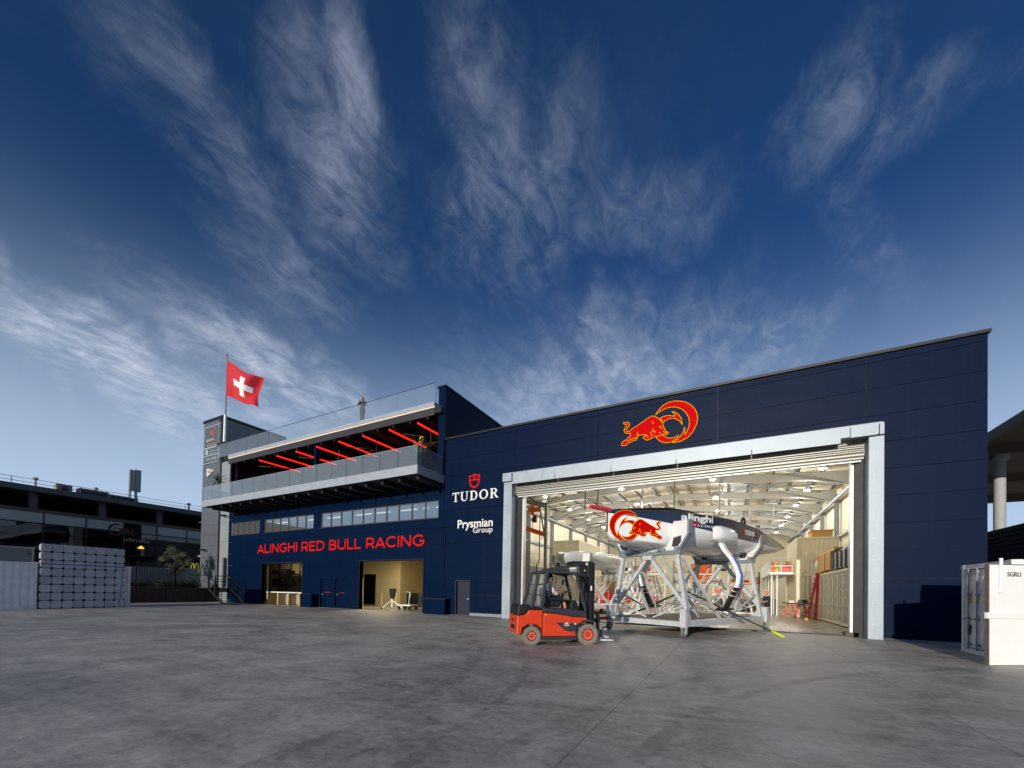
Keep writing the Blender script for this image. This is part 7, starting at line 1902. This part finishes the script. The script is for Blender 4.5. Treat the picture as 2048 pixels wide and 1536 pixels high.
def person(label, loc, rz, J, shirt, legs, hair, cap=None, shorts=False, sleeves=0.5, vox=0.016):
    """J: joint positions, local x forward, y left, z up"""
    V = {k: Vector(v) for k, v in J.items()}
    t = thing('person', label, 'person', loc, rz)
    b = MB()
    hd = V['head']; nk = V['neck']; pv = V['pelvis']; ch = V['chest']
    b.ball(hd, 0.105, 12, (1.0, 0.78, 1.18)); b.ball(hd + Vector((0.03, 0, -0.06)), 0.07, 8, (0.9, 0.8, 0.9))
    b.ball(hd + Vector((0.108, 0, -0.015)), 0.02, 6, (1.0, 0.7, 1.3))                       # nose
    for sy_ in (-1, 1): b.ball(hd + Vector((-0.005, 0.085 * sy_, -0.01)), 0.024, 6, (0.8, 0.5, 1.3))
    limb(b, [hd + Vector((-0.01, 0, -0.06)), nk], [0.055, 0.06])
    limb(b, [nk, ch, (ch + pv) / 2, pv], [0.07, 0.135, 0.125, 0.13])
    for s_ in ('l', 'r'):
        limb(b, [ch + Vector((0, 0, 0.06)), V['sh' + s_]], [0.10, 0.062])
        limb(b, [V['sh' + s_], V['el' + s_], V['wr' + s_]], [0.058, 0.045, 0.032])
        limb(b, [pv, V['hip' + s_], V['kn' + s_], V['an' + s_]], [0.12, 0.098, 0.062, 0.042])
        ft = V['an' + s_]; limb(b, [ft + Vector((-0.03, 0, -0.03)), ft + Vector((0.17, 0, -0.055))], [0.045, 0.035])
        w_ = V['wr' + s_]; fd = (w_ - V['el' + s_]).normalized(); sd_ = fd.orthogonal().normalized(); pn_ = fd.cross(sd_)
        limb(b, [w_, w_ + fd * 0.07], [0.03, 0.034])
        for k_ in range(4):
            o_ = sd_ * (k_ - 1.5) * 0.02; L_ = (0.07, 0.08, 0.075, 0.06)[k_]
            limb(b, [w_ + fd * 0.08 + o_, w_ + fd * (0.08 + L_ * 0.5) + o_ - pn_ * 0.008, w_ + fd * (0.08 + L_ * 0.85) + o_ - pn_ * 0.03], [0.011, 0.010, 0.009])
        limb(b, [w_ + fd * 0.03 + sd_ * 0.03, w_ + fd * 0.07 + sd_ * 0.055 - pn_ * 0.01], [0.013, 0.011])
    remesh(b.build('body', 'skin', t, world=False, smooth=True), vox)
    for sy_ in (-1, 1):
        MB().ball(hd + Vector((0.094, 0.034 * sy_, 0.012)), 0.011, 6).build('eye', 'black_steel', t, world=False)
    MB().ball(hd + Vector((0.098, 0, -0.062)), 0.02, 6, (0.4, 1.0, 0.3)).build('mouth', 'red_paint', t, world=False)
    c = MB()
    limb(c, [nk - Vector((0, 0, 0.05)), ch, (ch + pv) / 2, pv + Vector((0, 0, 0.02))], [0.075, 0.155, 0.148, 0.15])
    for s_ in ('l', 'r'):
        limb(c, [ch + Vector((0, 0, 0.06)), V['sh' + s_]], [0.11, 0.078])
        e_ = V['sh' + s_] + (V['el' + s_] - V['sh' + s_]) * min(1, sleeves * 2)
        limb(c, [V['sh' + s_], e_], [0.076, 0.066])
        if sleeves > 0.5: limb(c, [e_, V['wr' + s_]], [0.06, 0.045])
    remesh(c.build('shirt', shirt, t, world=False, smooth=True), vox)
    c = MB()
    for s_ in ('l', 'r'):
        kn = V['kn' + s_]
        end = V['hip' + s_] + (kn - V['hip' + s_]) * 0.85 if shorts else kn
        limb(c, [pv, V['hip' + s_], end], [0.142, 0.118, 0.088])
        if not shorts: limb(c, [kn, V['an' + s_] + Vector((0, 0, 0.04))], [0.085, 0.065])
    remesh(c.build('trousers', legs, t, world=False, smooth=True), vox)
    c = MB(); c.ball(hd + Vector((-0.018, 0, 0.03)), 0.118, 12, (0.98, 0.80, 1.05))
    if hair == 'long':
        c.ball(hd + Vector((-0.06, 0, -0.08)), 0.10, 8, (0.8, 0.95, 1.5))
    # keep the face free
    c.v = [(min(p[0], hd.x + 0.075 - (0.06 if p[2] < hd.z + 0.03 else 0.0)), p[1], p[2]) for p in c.v]
    c.build('cap' if cap else 'hair', cap or 'hair_brown', t, world=False, smooth=True)
    if cap:
        MB().prism([(hd.x + 0.05, hd.y - 0.075), (hd.x + 0.17, hd.y - 0.05), (hd.x + 0.185, hd.y), (hd.x + 0.17, hd.y + 0.05), (hd.x + 0.05, hd.y + 0.075)], 'z', hd.z + 0.06, hd.z + 0.072).build('cap_peak', cap, t, world=False)
    for s_ in ('l', 'r'):
        ft = V['an' + s_]; c = MB(); limb(c, [ft + Vector((-0.05, 0, -0.04)), ft + Vector((0.08, 0, -0.035)), ft + Vector((0.18, 0, -0.05))], [0.055, 0.05, 0.042])
        c.v = [(p[0], p[1], max(p[2], ft.z - 0.095)) for p in c.v]
        remesh(c.build('shoe', 'black_steel', t, world=False, smooth=True), vox)
    return t
stand = dict(head=(0.02, 0, 1.66), neck=(0, 0, 1.49), chest=(0, 0, 1.28), pelvis=(0, 0, 0.96), shl=(0, 0.19, 1.42), shr=(0, -0.19, 1.42), ell=(-0.02, 0.26, 1.14), elr=(-0.02, -0.26, 1.14), wrl=(0.08, 0.27, 0.90), wrr=(0.08, -0.27, 0.90), hipl=(0, 0.09, 0.92), hipr=(0, -0.09, 0.92), knl=(0.02, 0.10, 0.50), knr=(0.02, -0.10, 0.50), anl=(-0.02, 0.10, 0.09), anr=(-0.02, -0.11, 0.09))
ph = dict(stand); ph.update(ell=(0.10, 0.26, 1.18), elr=(0.10, -0.26, 1.18), wrl=(0.26, 0.10, 1.40), wrr=(0.26, -0.08, 1.40), knl=(0.0, 0.06, 0.50), knr=(0.02, -0.06, 0.50), anl=(-0.02, 0.06, 0.09), anr=(0.0, -0.07, 0.09))
person('person in grey standing at the glass rail on the roof, hands raised to the chest', (-22.85, FY - 0.22, 13.1), RAD(-60), ph, 'cloth_grey', 'cloth_grey', 'long', None, False, 1.0)
ft_ = dict(stand); ft_.update(ell=(0.08, 0.27, 1.16), elr=(0.08, -0.27, 1.16), wrl=(0.27, 0.12, 1.08), wrr=(0.27, -0.12, 1.1))
person('person with an orange cap, dark shirt and shorts standing behind the trolley', (2.02, 30.7, 0.004), RAD(-150), ft_, 'cloth_navy', 'cloth_navy', 'short', 'orange_paint', True, 0.5)
sit = dict(head=(0.66, 0, 1.86), neck=(0.60, 0, 1.70), chest=(0.60, 0, 1.52), pelvis=(0.62, 0, 1.26), shl=(0.61, 0.19, 1.63), shr=(0.61, -0.19, 1.63), ell=(0.76, 0.25, 1.42), elr=(0.78, -0.25, 1.42), wrl=(0.98, 0.13, 1.50), wrr=(0.98, -0.13, 1.50), hipl=(0.66, 0.09, 1.25), hipr=(0.66, -0.09, 1.25), knl=(1.06, 0.12, 1.28), knr=(1.06, -0.12, 1.28), anl=(1.14, 0.12, 0.98), anr=(1.12, -0.12, 0.98))
FKL = (-5.28, 10.78, 0.06)
person('driver with a black cap and white T-shirt seated in the forklift', FKL, RAD(39), sit, 'shirt_white', 'cloth_navy', 'short', 'cap_black', True, 0.5, 0.012)
